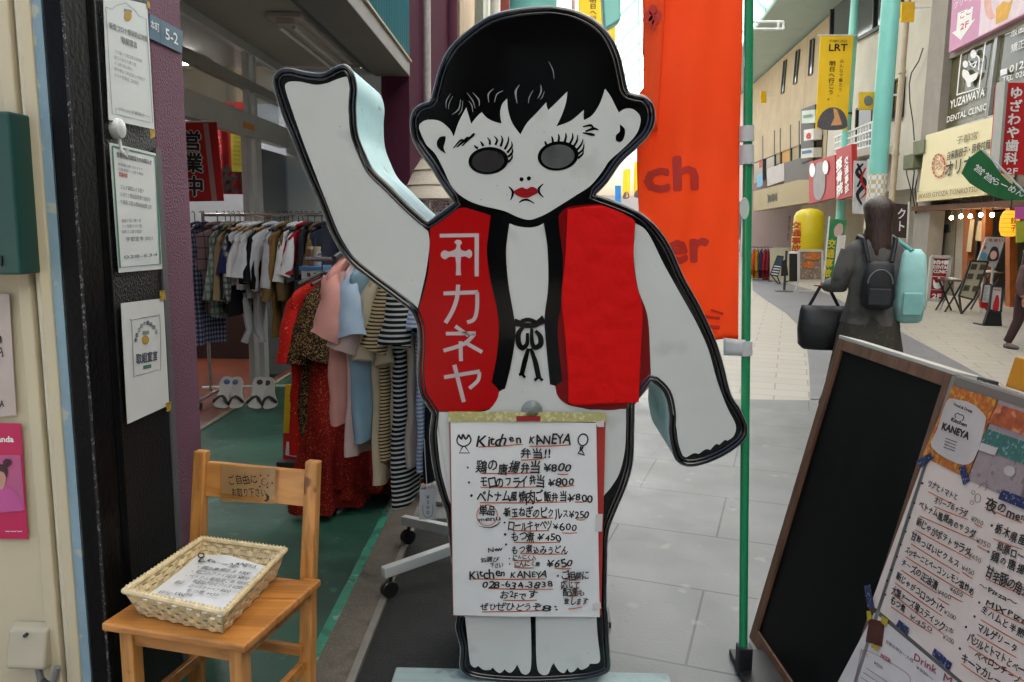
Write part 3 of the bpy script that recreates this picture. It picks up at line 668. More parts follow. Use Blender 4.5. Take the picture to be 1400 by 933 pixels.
# behind the camera: the other end of the street, mirrored in the glossy sign
lt = MB(); tpl = PY(19)
for a_, b_ in (((1022, 30), (1071, 30)), ((1022, 40), (1071, 40)), ((1071, 30), (1071, 40)), ((1064, 30), (1064, 40)), ((1022, 30), (1022, 40))): lt.tube([tpl(*a_), tpl(*b_)], .03, 6)
tag(lt.build('light_truss', white_steel), 'thin white tubular truss hanging below the arcade eave beside the green pole', 'truss')
rb = thing('rear_building', 'dark shop building standing across the street behind', 'building', (2, -16, 0))
mb = MB(); mb.bb(-10, 14, -22, -16, 0, 9); mb.build('wall', M('rear_wall', '#262422', .8, .2, .4), rb)
mb = MB()
for i in range(6): mb.bb(-8 + 3.6 * i, -5.6 + 3.6 * i, -16, -15.9, .3, 2.7); mb.bb(-8 + 3.6 * i, -5.6 + 3.6 * i, -16, -15.9, 4, 6)
mb.build('window', M('rear_window', '#3c4244', .3, .3), rb)
mb = MB(); mb.bb(8.6, 14, -14, 8.8, 0, 9); mb.build('side_wing', M('rear_wall_brown', '#3a332d', .8, .2, .4), rb)

# ================================================================== LEFT SHOP
purple = M('purple_stucco', '#6e4557', .75, .1, 3, .9, 130)
purple_p = M('purple_paint', '#4a2434', .9, .08, 1.5, .1, 40, spec=.05)
blackst = M('black_stucco', '#0a0a0c', .4, .3, 6, .6, 120, hook=speckle(150, .68, '#3a3a3a', .5, .06), spec=.4)
blackp = M('black_paint', '#060608', .45, .2, 5, .25, 60, spec=.12)
ivory = M('ivory_panel', '#c0b497', .6, .06, 1.2, .06, 20, hook=speckle(1.6, .6, '#978c72', .35, .15))
steel = M('brushed_aluminium', '#aeaeab', .4, .08, 5, metal=.1)
greywall = M('shop_grey_wall', '#b4b5b2', .8, .08, 1)
soff = M('soffit_board', '#8d8780', .8, .06, 1)
paper = M('white_paper', '#d2d2cf', .55, .04, 3)
sleeve = M('plastic_sleeve', '#d6d9d7', .3, .04, 2, coat=.2)
# neighbour on the left
YN = 2.05
nb = thing('ivory_shop_wall', 'ivory painted wall of the next shop with raised trim and a pale blue edge strip', 'wall', (-1.8, YN, 0))
bx = lambda px: ony(px, 466, YN).x
MB().bb(-4, bx(35), YN + .01, YN + .4, 0, 5).build('wall', ivory, nb)
mb = MB(); mb.bb(bx(35), bx(52), YN - .015, YN + .4, 0, 5); mb.bb(bx(64), bx(79), YN - .012, YN + .4, 0, 5); mb.build('trim', ivory, nb, bevel=.004)
MB().bb(bx(52), bx(64), YN + .012, YN + .4, 0, 5).build('groove', ivory, nb)
MB().tube([(bx(59), YN + .004, 0), (bx(59), YN + .004, 5)], .008, 8).build('bead', M('cream_bead', '#cfc8b4', .4), nb, smooth=True)
mb = MB(); mb.bb(bx(79), bx(92), YN - .006, YN + .4, 0, 5); mb.build('blue_strip', M('pale_blue_strip', '#7d97a3', .6, .12, 4, hook=speckle(20, .62, '#c1b896', .5, .05)), nb)
# clothing shop
cs = thing('clothing_shop', 'old clothing shop with purple pillars, open sliding doors and a teal fascia', 'shop', (-1.8, 5, 0))
mb = MB(); mb.bb(bx(92.5), -1.2, YN, 2.53, 0, 5); mb.build('black_cladding', blackst, cs, bevel=.004)
mb = MB(); mb.bb(bx(95), -1.185, YN - .012, YN + .10, 0, 5); mb.build('black_corner_trim', blackp, cs, bevel=.006)
mb = MB(); mb.tube([(-1.198, YN + .125, 0), (-1.198, YN + .125, 5)], .02, 12); mb.build('black_pipe', blackp, cs, smooth=True)
mb = MB()
mb.bb(-1.1895, -1.1835, YN - .0135, YN - .008, 0, 4.9)
mb.build('worn_edge', M('chipped_edge', '#0c0c0e', .7, .3, 30, hook=speckle(110, .57, '#6d6b66', .9, .05)), cs)
mb = MB(); mb.bb(-2.45, -1.2, 2.53, 2.76, 0, 5); mb.build('purple_pillar', purple, cs, bevel=.006)
mb = MB(); mb.bb(-1.2, -1.194, 2.515, 2.55, 0, 1.78); mb.build('grey_edge_strip', M('grey_strip', '#5a565a', .6), cs)
mb = MB(); mb.bb(-1.47, -1.2, 7.8, 12.55, 0, 9); mb.bb(-2.42, -1.47, 10.5, 12.5, 0, 9); mb.build('purple_wall', purple_p, cs)
mb = MB(); mb.bb(-2.42, -1.475, 7.82, 7.9, 0, 3.04); mb.build('end_wall', greywall, cs)
mb = MB()
mb.tube([(-1.16, 11.4, 0), (-1.16, 11.4, 9)], .09, 12)
mb.build('purple_pipe', M('purple_pipe', '#55303f', .8, .08, spec=.1), cs, smooth=True)
mb = MB(); mb.tube([(-1.15, 8.75, 0), (-1.15, 8.75, 9)], .04, 10); mb.build('white_pipe', M('aged_white_pipe', '#aaa3a0', .5, .2, 20), cs, smooth=True)
mb = MB(); mb.bb(-6.2, -1.5, 2.3, 7.8, 3.04, 3.2); mb.build('soffit', soff, cs)
mb = MB(); mb.bb(-1.52, -1.19, 2.76, 7.78, 2.95, 3.08); mb.build('soffit_edge', M('grey_metal_edge', '#6c6763', .5, .1, 3, metal=.3), cs, bevel=.006)
mb = MB(); mb.bb(-1.60, -1.525, 2.76, 7.78, 2.99, 3.05); mb.build('shutter_rail', dframe, cs)
mb = MB(); mb.bb(-1.215, -1.17, 2.76, 7.79, 3.082, 3.10); mb.build('cream_flashing', M('cream_flashing', '#a89a80', .6), cs)
mb = MB(); mb.grid(400, 1, lambda u, v: Vector((-1.2 + .012 * math.sin(u * 5.02 / .11 * 6.283), 2.76 + 5.02 * u, 3.1 + 2.6 * v)))
mb.build('teal_fascia', M('teal_corrugated', '#3f9fb4', .4, .08, 2, metal=.2), cs, smooth=True, solid=.004)
XD = -2.42
mb = MB(); mb.bb(XD - .06, XD + .03, 2.76, 7.8, 2.27, 2.46); mb.build('door_beam', steel, cs, bevel=.004)
mb = MB(); mb.bb(XD - .055, XD + .02, 2.76, 7.8, 2.66, 2.74); mb.build('transom_rail', M('dull_rail', '#84807a', .5, .1, 5, metal=.1), cs, bevel=.003)
mb = MB(); mb.bb(XD - .05, XD + .01, 2.76, 7.8, 2.97, 3.04); mb.build('head_rail', steel, cs)
for y in (4.3, onx(341, 150, XD).y, onx(350, 150, XD).y): mb = MB(); mb.bb(XD - .04, XD + .0, y - .035, y + .035, 2.46, 2.97); mb.build('mullion', steel, cs)
mb = MB(); mb.bb(XD - .03, XD - .02, 6.85, 7.8, 2.46, 2.97); mb.bb(XD - .03, XD - .02, 2.76, 6.6, 2.46, 2.66); mb.bb(XD - .03, XD - .02, 2.76, 6.6, 2.74, 2.97); mb.build('transom_pane', glass('window_glass', (.92, .94, .94, 1), .2), cs)
YS1, YS2, YS3 = onx(342, 240, XD).y, onx(351, 240, XD).y, onx(409, 240, XD).y
for y, o_, w_ in ((YS1, -.05, .06), (YS2, -.02, .06), (YS3, -.02, .05)): mb = MB(); mb.bb(XD + o_, XD + o_ + .05, y - w_, y + w_, .034, 2.27); mb.build('door_stile', steel, cs, bevel=.004)
mb = MB(); mb.bb(XD + .0, XD + .006, YS2 + .06, YS3 - .05, .1, 2.2); mb.build('door_pane', glass('blue_glass', (.66, .8, .88, 1), 1.3), cs)
mb = MB(); mb.bb(-6.2, -6, 2.6, 10.6, 0, 3.04); mb.bb(-6, XD - .06, 10.2, 10.5, 0, 3.04); mb.bb(-6, -2.45, 2.6, 2.76, 0, 3.04); mb.build('inner_wall', greywall, cs)
mb = MB(); mb.bb(-5.2, -2.6, 8.6, 9.2, 0.03, .62); mb.build('dark_plinth', M('dark_wood_plinth', '#2b1712', .5, .2), cs)
mb = MB(); q = [onx(x, y, XD + .035) for x, y in ((333, 166), (348, 172), (348, 180), (333, 174))]; mb.prism(q, (-.003, 0, 0)); mb.build('orange_sticker', M('orange_sticker', '#c87f1d', .6), cs)
tubem = M('lit_tube', (1, .97, .9, 1), .4, 0, emit=28)
for (x, y), lb in (((-4.6, 6.2), 'lit tube lamp deeper inside the shop'), ((-3.6, 7.3), 'lit tube lamp nearer the sliding door')):
    t = thing('shop_lamp', lb, 'ceiling lamp', (x, y, 3.0), 'tube lamps in the shop')
    mb = MB(); mb.bb(x - .6, x + .6, y - .06, y + .06, 2.99, 3.035); mb.build('housing', whi, t)
    mb = MB(); mb.tube([(x - .58, y, 2.97), (x + .58, y, 2.97)], .018, 8); mb.build('tube', tubem, t, smooth=True)
# unlit soffit fitting
p0, p1 = onz(392, 24, 3.0), onz(462, 88, 3.0)
t = thing('soffit_lamp', 'unlit white fluorescent batten on the shop soffit', 'ceiling lamp', (p0 + p1) / 2 + Vector((0, 0, .03)))
x = (p0.x + p1.x) / 2
mb = MB(); mb.bb(x - .12, x + .12, p0.y, p1.y, 3.0, 3.04); mb.bb(x - .07, x + .07, p0.y + .02, p1.y - .02, 2.96, 3.0); mb.build('housing', M('aged_white_metal', '#a79f98', .5), t, bevel=.008)
for dx in (-.05, .05): mb = MB(); mb.tube([(x + dx, p0.y + .06, 2.945), (x + dx, p1.y - .06, 2.945)], .014, 8); mb.build('tube', M('unlit_tube', '#c6c2bb', .3), t, smooth=True)

# papers and plates on the pillar
def sheet_on(name, label, cat, pl, q, lift, mat, parts=(), th=.0015, group=None, solid=True):
    t = thing(name, label, cat, lifted(pl, *q[-1][:2], lift), group)
    mb = MB(); slab(mb, q, pl, th, lift); mb.build('sheet', mat, t)
    for nm, mt, fn in parts:
        mb = MB(); fn(mb, pl, lift + .0015)
        if mb.v: mb.build(nm, mt, t)
    return t
PC = PX(-1.2)
def blur_lines(mb, pl, lf, A, B, n, step, s='新型コロナウイルス感染症対策取組'):
    for i in range(n):
        k = random.uniform(.55, 1); txt = ''.join(random.choice(s) for _ in range(int(14 * k)))
        wr(mb, txt, (A[0], A[1] + step * i), (A[0] + (B[0] - A[0]) * k, A[1] + (B[1] - A[1]) * k + step * i), abs(step) * .55, pl, lift=lf)
n1 = sheet_on('notice_sheet', 'topmost white notice with an arched border on the black pillar', 'notice', PC, [(135, -8), (196, 6), (206, 177), (143, 164)], .012, sleeve, [
    ('lettering', greyink, lambda mb, pl, lf: (wr(mb, '新型コロナ感染防止対策', (143, 38), (196, 57), 7.5, pl, bold=.02, lift=lf), wr(mb, '取組宣言', (160, 58), (182, 66), 8, pl, bold=.02, lift=lf), blur_lines(mb, pl, lf, (150, 72), (194, 88), 5, 8), wr(mb, '2021.10 宇都宮市', (156, 150), (192, 160), 4.5, pl, lift=lf))),
    ('border', M('thin_border_grey', '#7c8480', .6), lambda mb, pl, lf: (stroke(mb, [(138, 10), (147, 13), (152, 8), (166, 4), (178, 14), (184, 22), (194, 26), (203, 168), (147, 156), (138, 10)], .7, pl, lf, smooth=False), stroke(mb, [(152, 148), (199, 160), (199, 168), (152, 156), (152, 148)], .6, pl, lf, smooth=False))),
    ('emblem', M('emblem_yellow', '#b98f3a', .6), lambda mb, pl, lf: patch(mb, ell(169, 22, 5, 7), pl, lf)),
    ('emblem_cap', greyink, lambda mb, pl, lf: patch(mb, [(164, 12), (174, 14), (174, 18), (164, 16)], pl, lf))])
n2 = sheet_on('notice_sheet', 'green bordered white notice in the middle of the black pillar', 'notice', PC, [(144, 195), (208, 210), (217, 368), (157, 373)], .012, sleeve, [
    ('border', M('border_green', '#3f7d62', .6), lambda mb, pl, lf: stroke(mb, [(147, 200), (207, 214), (214, 361), (158, 366), (147, 200)], 2.4, pl, lf, smooth=False)),
    ('lettering', M('dark_grey_ink', '#6b6e70', .6), lambda mb, pl, lf: (wr(mb, '営業時間短縮協力のお知らせ', (153, 214), (202, 225), 6, pl, bold=.02, lift=lf), blur_lines(mb, pl, lf, (155, 226), (200, 236), 2, 6.5), blur_lines(mb, pl, lf, (158, 258), (202, 266), 3, 10), blur_lines(mb, pl, lf, (160, 304), (206, 303), 3, 7.5), wr(mb, '宇都宮市 2021', (166, 330), (204, 328), 5.5, pl, lift=lf), wr(mb, '028-634', (163, 354), (210, 350), 5, pl, lift=lf))),
    ('red_line', M('soft_red_ink', '#c0655c', .6), lambda mb, pl, lf: wr(mb, '営業時間', (156, 240), (168, 243), 5, pl, bold=.02, lift=lf))])
n3 = sheet_on('notice_sheet', 'lowest white notice with a rounded emblem frame, tilted on the black pillar', 'notice', PC, [(160, 415), (218.5, 408), (226.5, 554), (169, 580)], .012, paper, [
    ('border', M('thin_border_grey', '#7c8480'), lambda mb, pl, lf: stroke(mb, smooth_closed([(174, 438), (208, 432), (213, 437), (214, 500), (210, 506), (180, 514), (177, 510), (174, 442)], 2) + [(174, 438)], .9, pl, lf, smooth=False)),
    ('lettering', M('slate_ink', '#4b4f5e', .6), lambda mb, pl, lf: (wr(mb, '取組宣言', (180, 497), (210, 491), 12, pl, bold=.03, lift=lf), [wr(mb, c, (px, py), (px + 4.5, py - .5), 5, pl, bold=.02, lift=lf) for c, px, py in zip('新型コロナ感染防止', (177.5, 179, 181.5, 185, 189.5, 194, 198.5, 202.5, 206), (468, 461, 454, 448.5, 445, 444, 446, 450, 456))])),
    ('emblem', M('emblem_yellow', '#b98f3a'), lambda mb, pl, lf: patch(mb, ell(193, 465, 5, 6), pl, lf)),
    ('emblem_cap', greyink, lambda mb, pl, lf: patch(mb, [(189, 453), (198, 452), (198, 457), (189, 458)], pl, lf)),
    ('green_mark', M('border_green', '#3f7d62'), lambda mb, pl, lf: patch(mb, [(190, 500), (201, 498), (201, 503), (190, 505)], pl, lf))])
ytape = M('yellow_tape', '#b8962a', .5, .3, 60, hook=speckle(120, .55, '#2a2a22', .8, .03))
for q, lb in (([(194, 1), (198, 3), (199, 13), (195, 11)], 'yellow patterned tape at the top corner of the topmost notice'), ([(199, 176), (206, 177), (206, 187), (199, 190)], 'yellow patterned tape at the bottom corner of the topmost notice'), ([(212, 398), (219, 397), (221, 410), (213, 411)], 'yellow patterned tape at the top corner of the lowest notice'), ([(221, 551), (228, 549), (228, 562), (222, 563)], 'yellow patterned tape at the bottom corner of the lowest notice')):
    mb = MB(); slab(mb, q, PC, .001, .015); tag(mb.build('tape_piece', ytape), lb, 'tape', 'yellow tape on the notices')
pp = PC(156, 176); mb = MB(); ax = Matrix.Rotation(rad(90), 3, 'Y')
mb.lathe(pp + Vector((0, 0, 0)), [(.03, 0), (.03, .012), (.026, .022), (.012, .028)], 18, ax)
mb.tube([pp + Vector((.012, 0, -.02)), pp + Vector((.014, .005, -.06)), pp + Vector((.03, .005, -.075)), pp + Vector((.032, .005, -.055))], .005, 8)
tag(mb.build('wall_hook', M('white_plastic', '#d4d4d2', .35), smooth=True), 'round white suction hook between two notices on the black pillar', 'hook')
t = sheet_on('address_plate', 'small blue address plate reading 5-2 on the purple pillar', 'sign', PC, [(202, 19), (247.5, 43), (246.5, 73.5), (201.5, 52)], .006, M('plate_blue', '#2c5470', .35, .06, coat=.3), [
    ('lettering', whi, lambda mb, pl, lf: (wr(mb, '5-2', (223, 53), (241, 62), 17, pl, bold=.015, lift=lf), wr(mb, '本町', (203, 38), (215, 44), 11, pl, lift=lf))),
    ('divider', M('divider_blue', '#1c3a50', .5), lambda mb, pl, lf: stroke(mb, [(217, 27), (216, 59)], .8, pl, lf))], th=.004)
# wall things on the ivory wall
PN = PY(YN + .0)
sheet_on('menu_notice', 'pale handwritten notice at the left edge of the ivory wall', 'notice', PN, [(-40, 402), (13, 402), (23, 568), (-40, 573)], .002, M('pale_pink_paper', '#b7a79e', .6), [('handwriting', blk, lambda mb, pl, lf: (wr(mb, '3', (-2, 470), (5, 470), 12, pl, 1, .02, lf), wr(mb, '円', (-4, 488), (6, 488), 12, pl, 1, .02, lf), wr(mb, 'RA', (-4, 556), (7, 556), 10, pl, .5, .01, lf)))])
sheet_on('pink_poster', 'magenta delivery poster with a person in pink at the left edge', 'poster', PN, [(-45, 578), (29, 579), (39, 737), (-40, 736)], .002, M('magenta_print', '#b80f4e', .45, .05), [
    ('photo_field', M('rose_print', '#b0527c', .5), lambda mb, pl, lf: patch(mb, [(-40, 622), (29, 622), (35, 697), (-40, 706)], pl, lf)),
    ('jacket_print', M('pink_jacket_print', '#b84f8c', .5, .1), lambda mb, pl, lf: patch(mb, [(-20, 668), (8, 662), (22, 672), (33, 690), (32, 698), (14, 699), (-30, 704)], pl, lf + .001)),
    ('face_print', M('skin_print_tone', '#b98a78', .5), lambda mb, pl, lf: patch(mb, [(-6, 640), (5, 640), (10, 650), (8, 664), (3, 669), (-6, 668)], pl, lf + .002, 2)),
    ('hair_print', M('dark_hair_print', '#3a1420', .5), lambda mb, pl, lf: (patch(mb, [(-6, 636), (6, 634), (12, 642), (11, 653), (8, 646), (0, 643), (-6, 645)], pl, lf + .003, 2), patch(mb, ell(12, 632, 6, 5.5), pl, lf + .003))),
    ('lettering', whi, lambda mb, pl, lf: (wr(mb, 'foodpanda', (-30, 604), (20, 604), 9, pl, bold=.03, lift=lf), wr(mb, 'www', (8, 727), (32, 727), 3, pl, lift=lf)))])
gb = thing('green_box', 'dark green metal letter box at the upper left edge', 'letter box', PN(-10, 376))
mb = MB(); slab(mb, [(-70, 152), (12, 152), (29, 376), (-60, 376)], PY(YN - .09), .1); mb.build('case', M('dark_green_metal', '#11423a', .45, .1, 3), gb, bevel=.006)
mb = MB(); slab(mb, [(-70, 348), (2, 350), (2, 364), (-60, 364)], PY(YN - .095), .006); mb.build('slot_plate', M('black_slot', '#0d1a18', .5), gb)
op = thing('outlet_cover', 'cream weatherproof outlet cover low on the ivory wall with a grey cable', 'socket', PN(48, 905))
c0 = PN(24, 903); c1 = PN(72, 851); wd = c1.x - c0.x
mb = MB()
zb, zt = c0.z, c1.z
prof = [(0, zb), (.0, zt), (-.035, zt - .01), (-.062, zb + .012), (-.055, zb)]
L0 = [Vector((c0.x + .0, YN + .008 + d, z)) for d, z in prof]; mb.prism(L0, (wd, 0, 0)); mb.build('cover', M('cream_plastic', '#a9a08a', .4, .05, 3), op, bevel=.008)
mb = MB(); mb.tube([(c0.x + wd * .7, YN - .03, zb + .01), (c0.x + wd * .75, YN - .03, zb - .04), (c0.x + wd * 1.05, YN - .03, zb - .05), (c0.x + wd * 1.2, YN - .03, zb - .0)], .010, 8); mb.build('cable', M('grey_cable', '#6f7070', .5), op, smooth=True)
mb = MB(); k0 = Vector((c0.x + wd * .5, YN - .031, zt - .02)); mb.lathe(k0, [(.005, 0), (.005, .012)], 10, Matrix.Rotation(rad(90), 3, 'X')); mb.build('lock', dframe, op)

# flags and cloths at the shop mouth
PB = PY(5.75)
red_c = M('red_flag_cloth', '#b81a18', .75, .1, 2, .2, 10)
t = thing('open_flag', 'red shop flag with outlined black characters hanging behind the purple pillar', 'flag', PB(280, 275))
mb = MB(); slab(mb, [(244, 168), (296, 167), (306, 275), (246, 276)], PB, .006); mb.build('cloth', red_c, t)
mb = MB()
for c, y0, y1 in (('営', 178, 208), ('業', 208, 238), ('中', 240, 270)): wrv(mb, c, (262 + (y0 - 178) * .06, y0), (263 + (y0 - 178) * .06, y1), 27, PB, bold=.075, lift=.004)
mb.build('white_outline', whi, t)
mb = MB()
for c, y0, y1 in (('営', 178, 208), ('業', 208, 238), ('中', 240, 270)): wrv(mb, c, (262 + (y0 - 178) * .06, y0), (263 + (y0 - 178) * .06, y1), 27, PB, bold=.03, lift=.007)
mb.build('lettering', blk, t)
mb = MB(); patch(mb, [(278, 169), (285, 169), (297, 274), (290, 275)], PB, .004); mb.build('pale_stripe', M('faded_pink', '#b58a86', .7), t)
mb = MB(); mb.tube([PB(272, 165), PB(290, 165)], .008, 8); mb.tube([PB(244, 167), PB(297, 166)], .006, 6); mb.build('rod', white_steel, t)
PB2 = PY(7.4)
t = thing('red_shop_curtain', 'dark red shop curtain with a big brushed character behind the open flag', 'curtain', PB2(320, 268))
mb = MB(); p_a = PB2(270, 140); p_b = PB2(337, 266)
mb.grid(40, 6, lambda u, v: Vector((p_a.x + (p_b.x - p_a.x) * u, 7.4 + .012 * math.sin(u * 22), p_a.z + (p_b.z - p_a.z) * v)))
mb.build('cloth', M('dark_red_cloth', '#9c151c', .8, .12, 2), t, smooth=True, solid=.003)
mb = MB(); wr(mb, '安!', (300, 261), (337, 261), 32, PB2, bold=.03, lift=.03); mb.build('lettering', blk, t)
mb = MB(); wrv(mb, 'ヒレコロ', (298, 178), (300, 235), 12, PB2, bold=.01, lift=.03); mb.build('thin_lettering', M('faded_pink', '#b58a86'), t)
t = sheet_on('yellow_sheet', 'yellow paper sheet pinned on the dark red curtain', 'notice', PB2, [(317, 178), (338, 184), (338, 236), (319, 235)], .035, M('yellow_paper', '#b0a71d', .6), [('lettering', M('olive_print', '#5d5a1a', .6), lambda mb, pl, lf: blur_lines(mb, pl, lf, (321, 190), (336, 192), 7, 6, '営業時間定休日価格'))])
p_ = [PX(XD + .03)(x, y) for x, y in ((250, 130), (262, 150))]
mb = MB(); slab(mb, [(300, 140), (338, 140), (338, 165), (318, 152)], PB2, .004, .02); tag(mb.build('red_bunting', red_c), 'red cloth showing through the glass above the door beam', 'cloth')

# ------------------------------------------------------------------ garments
fab_n = [0]
def fabric(col, hook=None, name=None, bump=.25):
    fab_n[0] += 1
    return M(name or ('cloth_%d_' % fab_n[0] + col.strip('#')), col, .85, .1, 6, bump, 14, hook=hook, spec=.2)
def garment(label, cat, origin, facing, mat, L=.68, W=.46, T=.07, sl=.2, flare=1., group=None, hanger=True, sleeve_mat=None, neck=.08, sag=0., seed=0, sdrop=.85, hmat=None):
    """A piece of clothing on a hanger: origin is the neck on the rail, facing the angle of its width axis."""
    rnd = random.Random(seed * 13 + 5)
    t = thing({'shirt': 'hanging_shirt', 'dress': 'hanging_dress', 'trousers': 'hanging_trousers', 'tee': 'hanging_tee'}[cat], label, cat if cat != 'tee' else 't-shirt', origin, group)
    ax = Vector((math.cos(facing), math.sin(facing), 0)); ay = Vector((-math.sin(facing), math.cos(facing), 0)); o = Vector(origin)
    ph = [rnd.uniform(0, 6.28) for _ in range(4)]; N = 40; rows = 26; sd0 = rnd.uniform(0, 90)
    fq_ = rnd.uniform(24, 36); fq2 = rnd.uniform(44, 60)
    def ring(k):
        s = k / rows
        if s < .1: z = -.075 - s / .1 * .03; hw = neck + (W / 2 - neck) * (s / .1) ** .9
        else: z = -.105 - (s - .1) / .9 * (L - .105); hw = W / 2 * (1 + (flare - 1) * (s - .1) / .9) * (1 - .07 * math.sin(math.pi * min(1, s * 1.1)))
        th = T * (.28 + .8 * min(1, s * 2.) ** .8) * (1 + .3 * (flare - 1) * s)
        out = []
        for j in range(N):
            a = 6.2832 * j / N; c, d = math.cos(a), math.sin(a)
            X = hw * math.copysign(abs(c) ** .8, c); g = min(1, s * 1.8)
            fold = (math.sin(X * fq_ + ph[0] + s * 2.2) * .55 + math.sin(X * fq2 + ph[1] - s * 1.5) * .35) * (T * .28 + .01 * (flare - 1) * 2 * s) * g
            Y = th * .5 * math.copysign(abs(d) ** .8, d) + fold
            drop = abs(X) / (W / 2) * .085 * max(0, 1 - max(0, s - .1) / .3)
            zz = z - (.03 * (1 - (X / (W / 2)) ** 2) if s < .02 else 0) - drop
            out.append(o + ax * X + ay * Y + Vector((0, 0, zz + (.012 * math.sin(X * 14 + ph[2]) if s > .97 else 0) - sag * s * s * (X / W))))
        return out
    mb = MB(); vs = []
    for k in range(rows + 1): vs += ring(k)
    fs = [(k * N + j, k * N + (j + 1) % N, (k + 1) * N + (j + 1) % N, (k + 1) * N + j) for k in range(rows) for j in range(N)]
    mb.add(vs, fs); mb.crumple(.010, 7, sd0)
    mb.build('body', mat, t, smooth=True, ang=180)
    if cat in ('tee', 'shirt'):
        mb = MB(); mb.tube([o + ax * (neck + .012) * math.cos(k) + ay * .03 * math.sin(k) + Vector((0, 0, -.083 - .02 * math.sin(k) - .012 * abs(math.cos(k)))) for k in [6.2832 * i / 20 for i in range(20)]], .009 if cat == 'tee' else .014, 7, closed=True); mb.build('collar', mat, t, smooth=True)
    if sl:
        for sd in (-1, 1):
            a = o + ax * sd * (W / 2 - .045) + Vector((0, 0, -.185)); h_ = Vector((0, 0, -1)); ow = ax * sd * (.075 + .12 * (1 - sdrop)); n_ = 9; P_ = []; r_ = []
            k_ = T / .085
            for i in range(n_):
                u = i / (n_ - 1); P_.append(a - ax * sd * .02 * (1 - u) + ow * (u ** .7) + h_ * sl * u + ay * (.02 * math.sin(u * 3 + ph[3]) + .005 * rnd.uniform(-1, 1))); r_.append((.022 + .05 * u ** .6) * (.55 + .45 * k_) * (1 if sl < .33 else 1 - .22 * u))
            mb = MB(); mb.tube(P_, r_, 18, flat=.8, cap=False); mb.crumple(.006, 15, sd0 + 7 * sd); mb.build('sleeve', sleeve_mat or mat, t, smooth=True, ang=180)
    if hanger:
        mb = MB(); mb.tube([o + Vector((0, 0, -.085)), o + Vector((0, 0, -.03)), o + Vector((0, 0, .012)), o + ax * .0 + ay * .012 + Vector((0, 0, .03)), o + ay * .03 + Vector((0, 0, .02))], .004, 6)
        mb.tube([o - ax * (W / 2 - .06) + Vector((0, 0, -.125)), o + Vector((0, 0, -.07)), o + ax * (W / 2 - .06) + Vector((0, 0, -.125))], .011, 8)
        mb.build('hanger', hmat or dframe, t, smooth=True)
    return t
def hang_trousers(label, o, facing, mat, L, W=.3, group=None, seed=0):
    t = thing('hanging_trousers', label, 'trousers', o, group); o = Vector(o)
    ax = Vector((math.cos(facing), math.sin(facing), 0))
    mb = MB(); mb.tube([o + Vector((0, 0, -.05)), o + Vector((0, 0, -.12)), o + Vector((0, 0, -.3))], [.05, W / 2, W / 2 * .95], 14, flat=.35); mb.build('seat', mat, t, smooth=True)
    for sd in (-1, 1):
        mb = MB(); a = o + ax * sd * W * .26 + Vector((0, 0, -.26)); rr = random.Random(seed + sd)
        mb.tube([a, a + Vector((rr.uniform(-.02, .02), 0, -(L - .26) * .4)), a + Vector((rr.uniform(-.03, .03), .02, -(L - .26) * .75)), a + Vector((rr.uniform(-.02, .02), 0, -(L - .26)))], [W * .27, W * .24, W * .2, W * .18], 12, flat=.6, cap=False); mb.build('trouser_leg', mat, t, smooth=True)
    return t
woodh = M('pale_wood_hanger', '#a8824a', .5, .1, 6)
chrome = M('chrome_tube', '#b5b8ba', .25, .05, metal=.9)
YR = 6.45
RZ = ony(375, 294, YR).z
def bk(px): return ony(px, 294, YR)
gr = thing('clothes_rack', 'chrome clothes rail standing in the shop doorway behind the sandals', 'clothes rack', (bk(375).x, YR, 0))
mb = MB(); mb.tube([bk(276), bk(480)], .014, 10); mb.build('rail', chrome, gr, smooth=True)
for px in (277, 478):
    b = bk(px); mb = MB(); mb.tube([(b.x, YR, .1), (b.x, YR, b.z + .03)], .014, 10); mb.tube([(b.x, YR - .25, .1), (b.x, YR + .25, .1)], .014, 8); mb.build('upright', chrome, gr, smooth=True)
    for dy in (-.25, .25): mb = MB(); mb.lathe((b.x, YR + dy - .012, .062), [(.03, 0), (.03, .024)], 14, Matrix.Rotation(rad(90), 3, 'Y')); mb.tube([(b.x, YR + dy, .06), (b.x, YR + dy, .1)], .006, 6); mb.build('caster', dframe, gr, smooth=True)
lowz = ony(340, 528, YR).z
mb = MB(); mb.tube([ony(277, 530, YR), ony(478, 526, YR)], .011, 8); mb.build('lower_rail', white_steel, gr, smooth=True)
G1 = 'clothes on the doorway rail'
r90 = rad(90)
pxm = YR / 1070
def hang(px, ybot, label, cat, mat, W=.42, T=.08, sl=.22, fac_=80, seed=0, flare=1., hmat=None, smat=None):
    o = bk(px); L = (ybot - 294) * pxm; return garment(label, cat, o, rad(fac_ + random.Random(seed).uniform(-14, 10)), mat, L, W, T, sl, flare, G1, True, smat, seed=seed, hmat=hmat)
navyplaid = fabric('#8d93a8', plaid(26, '#1c2448', '#1c2448', .5))
hang(266, 420, 'dark grey shirt at the rail end against the purple pillar', 'shirt', fabric('#3a3f4a'), seed=1, sl=.5)
hang(276, 470, 'long navy and white gingham shirt at the left of the doorway rail', 'shirt', navyplaid, W=.4, T=.13, sl=.55, fac_=60, seed=2)
hang(297, 425, 'mauve windowpane check shirt on the doorway rail', 'shirt', fabric('#9d8387', plaid(11, '#4c3a45', '#4c3a45', .12)), W=.46, T=.15, sl=.55, fac_=40, seed=3)
hang(308, 430, 'pale green check shirt right of the mauve one', 'shirt', fabric('#97a29a', plaid(16, '#4f6a60', '#5b6f66', .4)), T=.05, sl=.5, seed=4)
hang(315, 408, 'beige shirt between two check shirts', 'shirt', fabric('#93805f'), T=.05, sl=.5, seed=5)
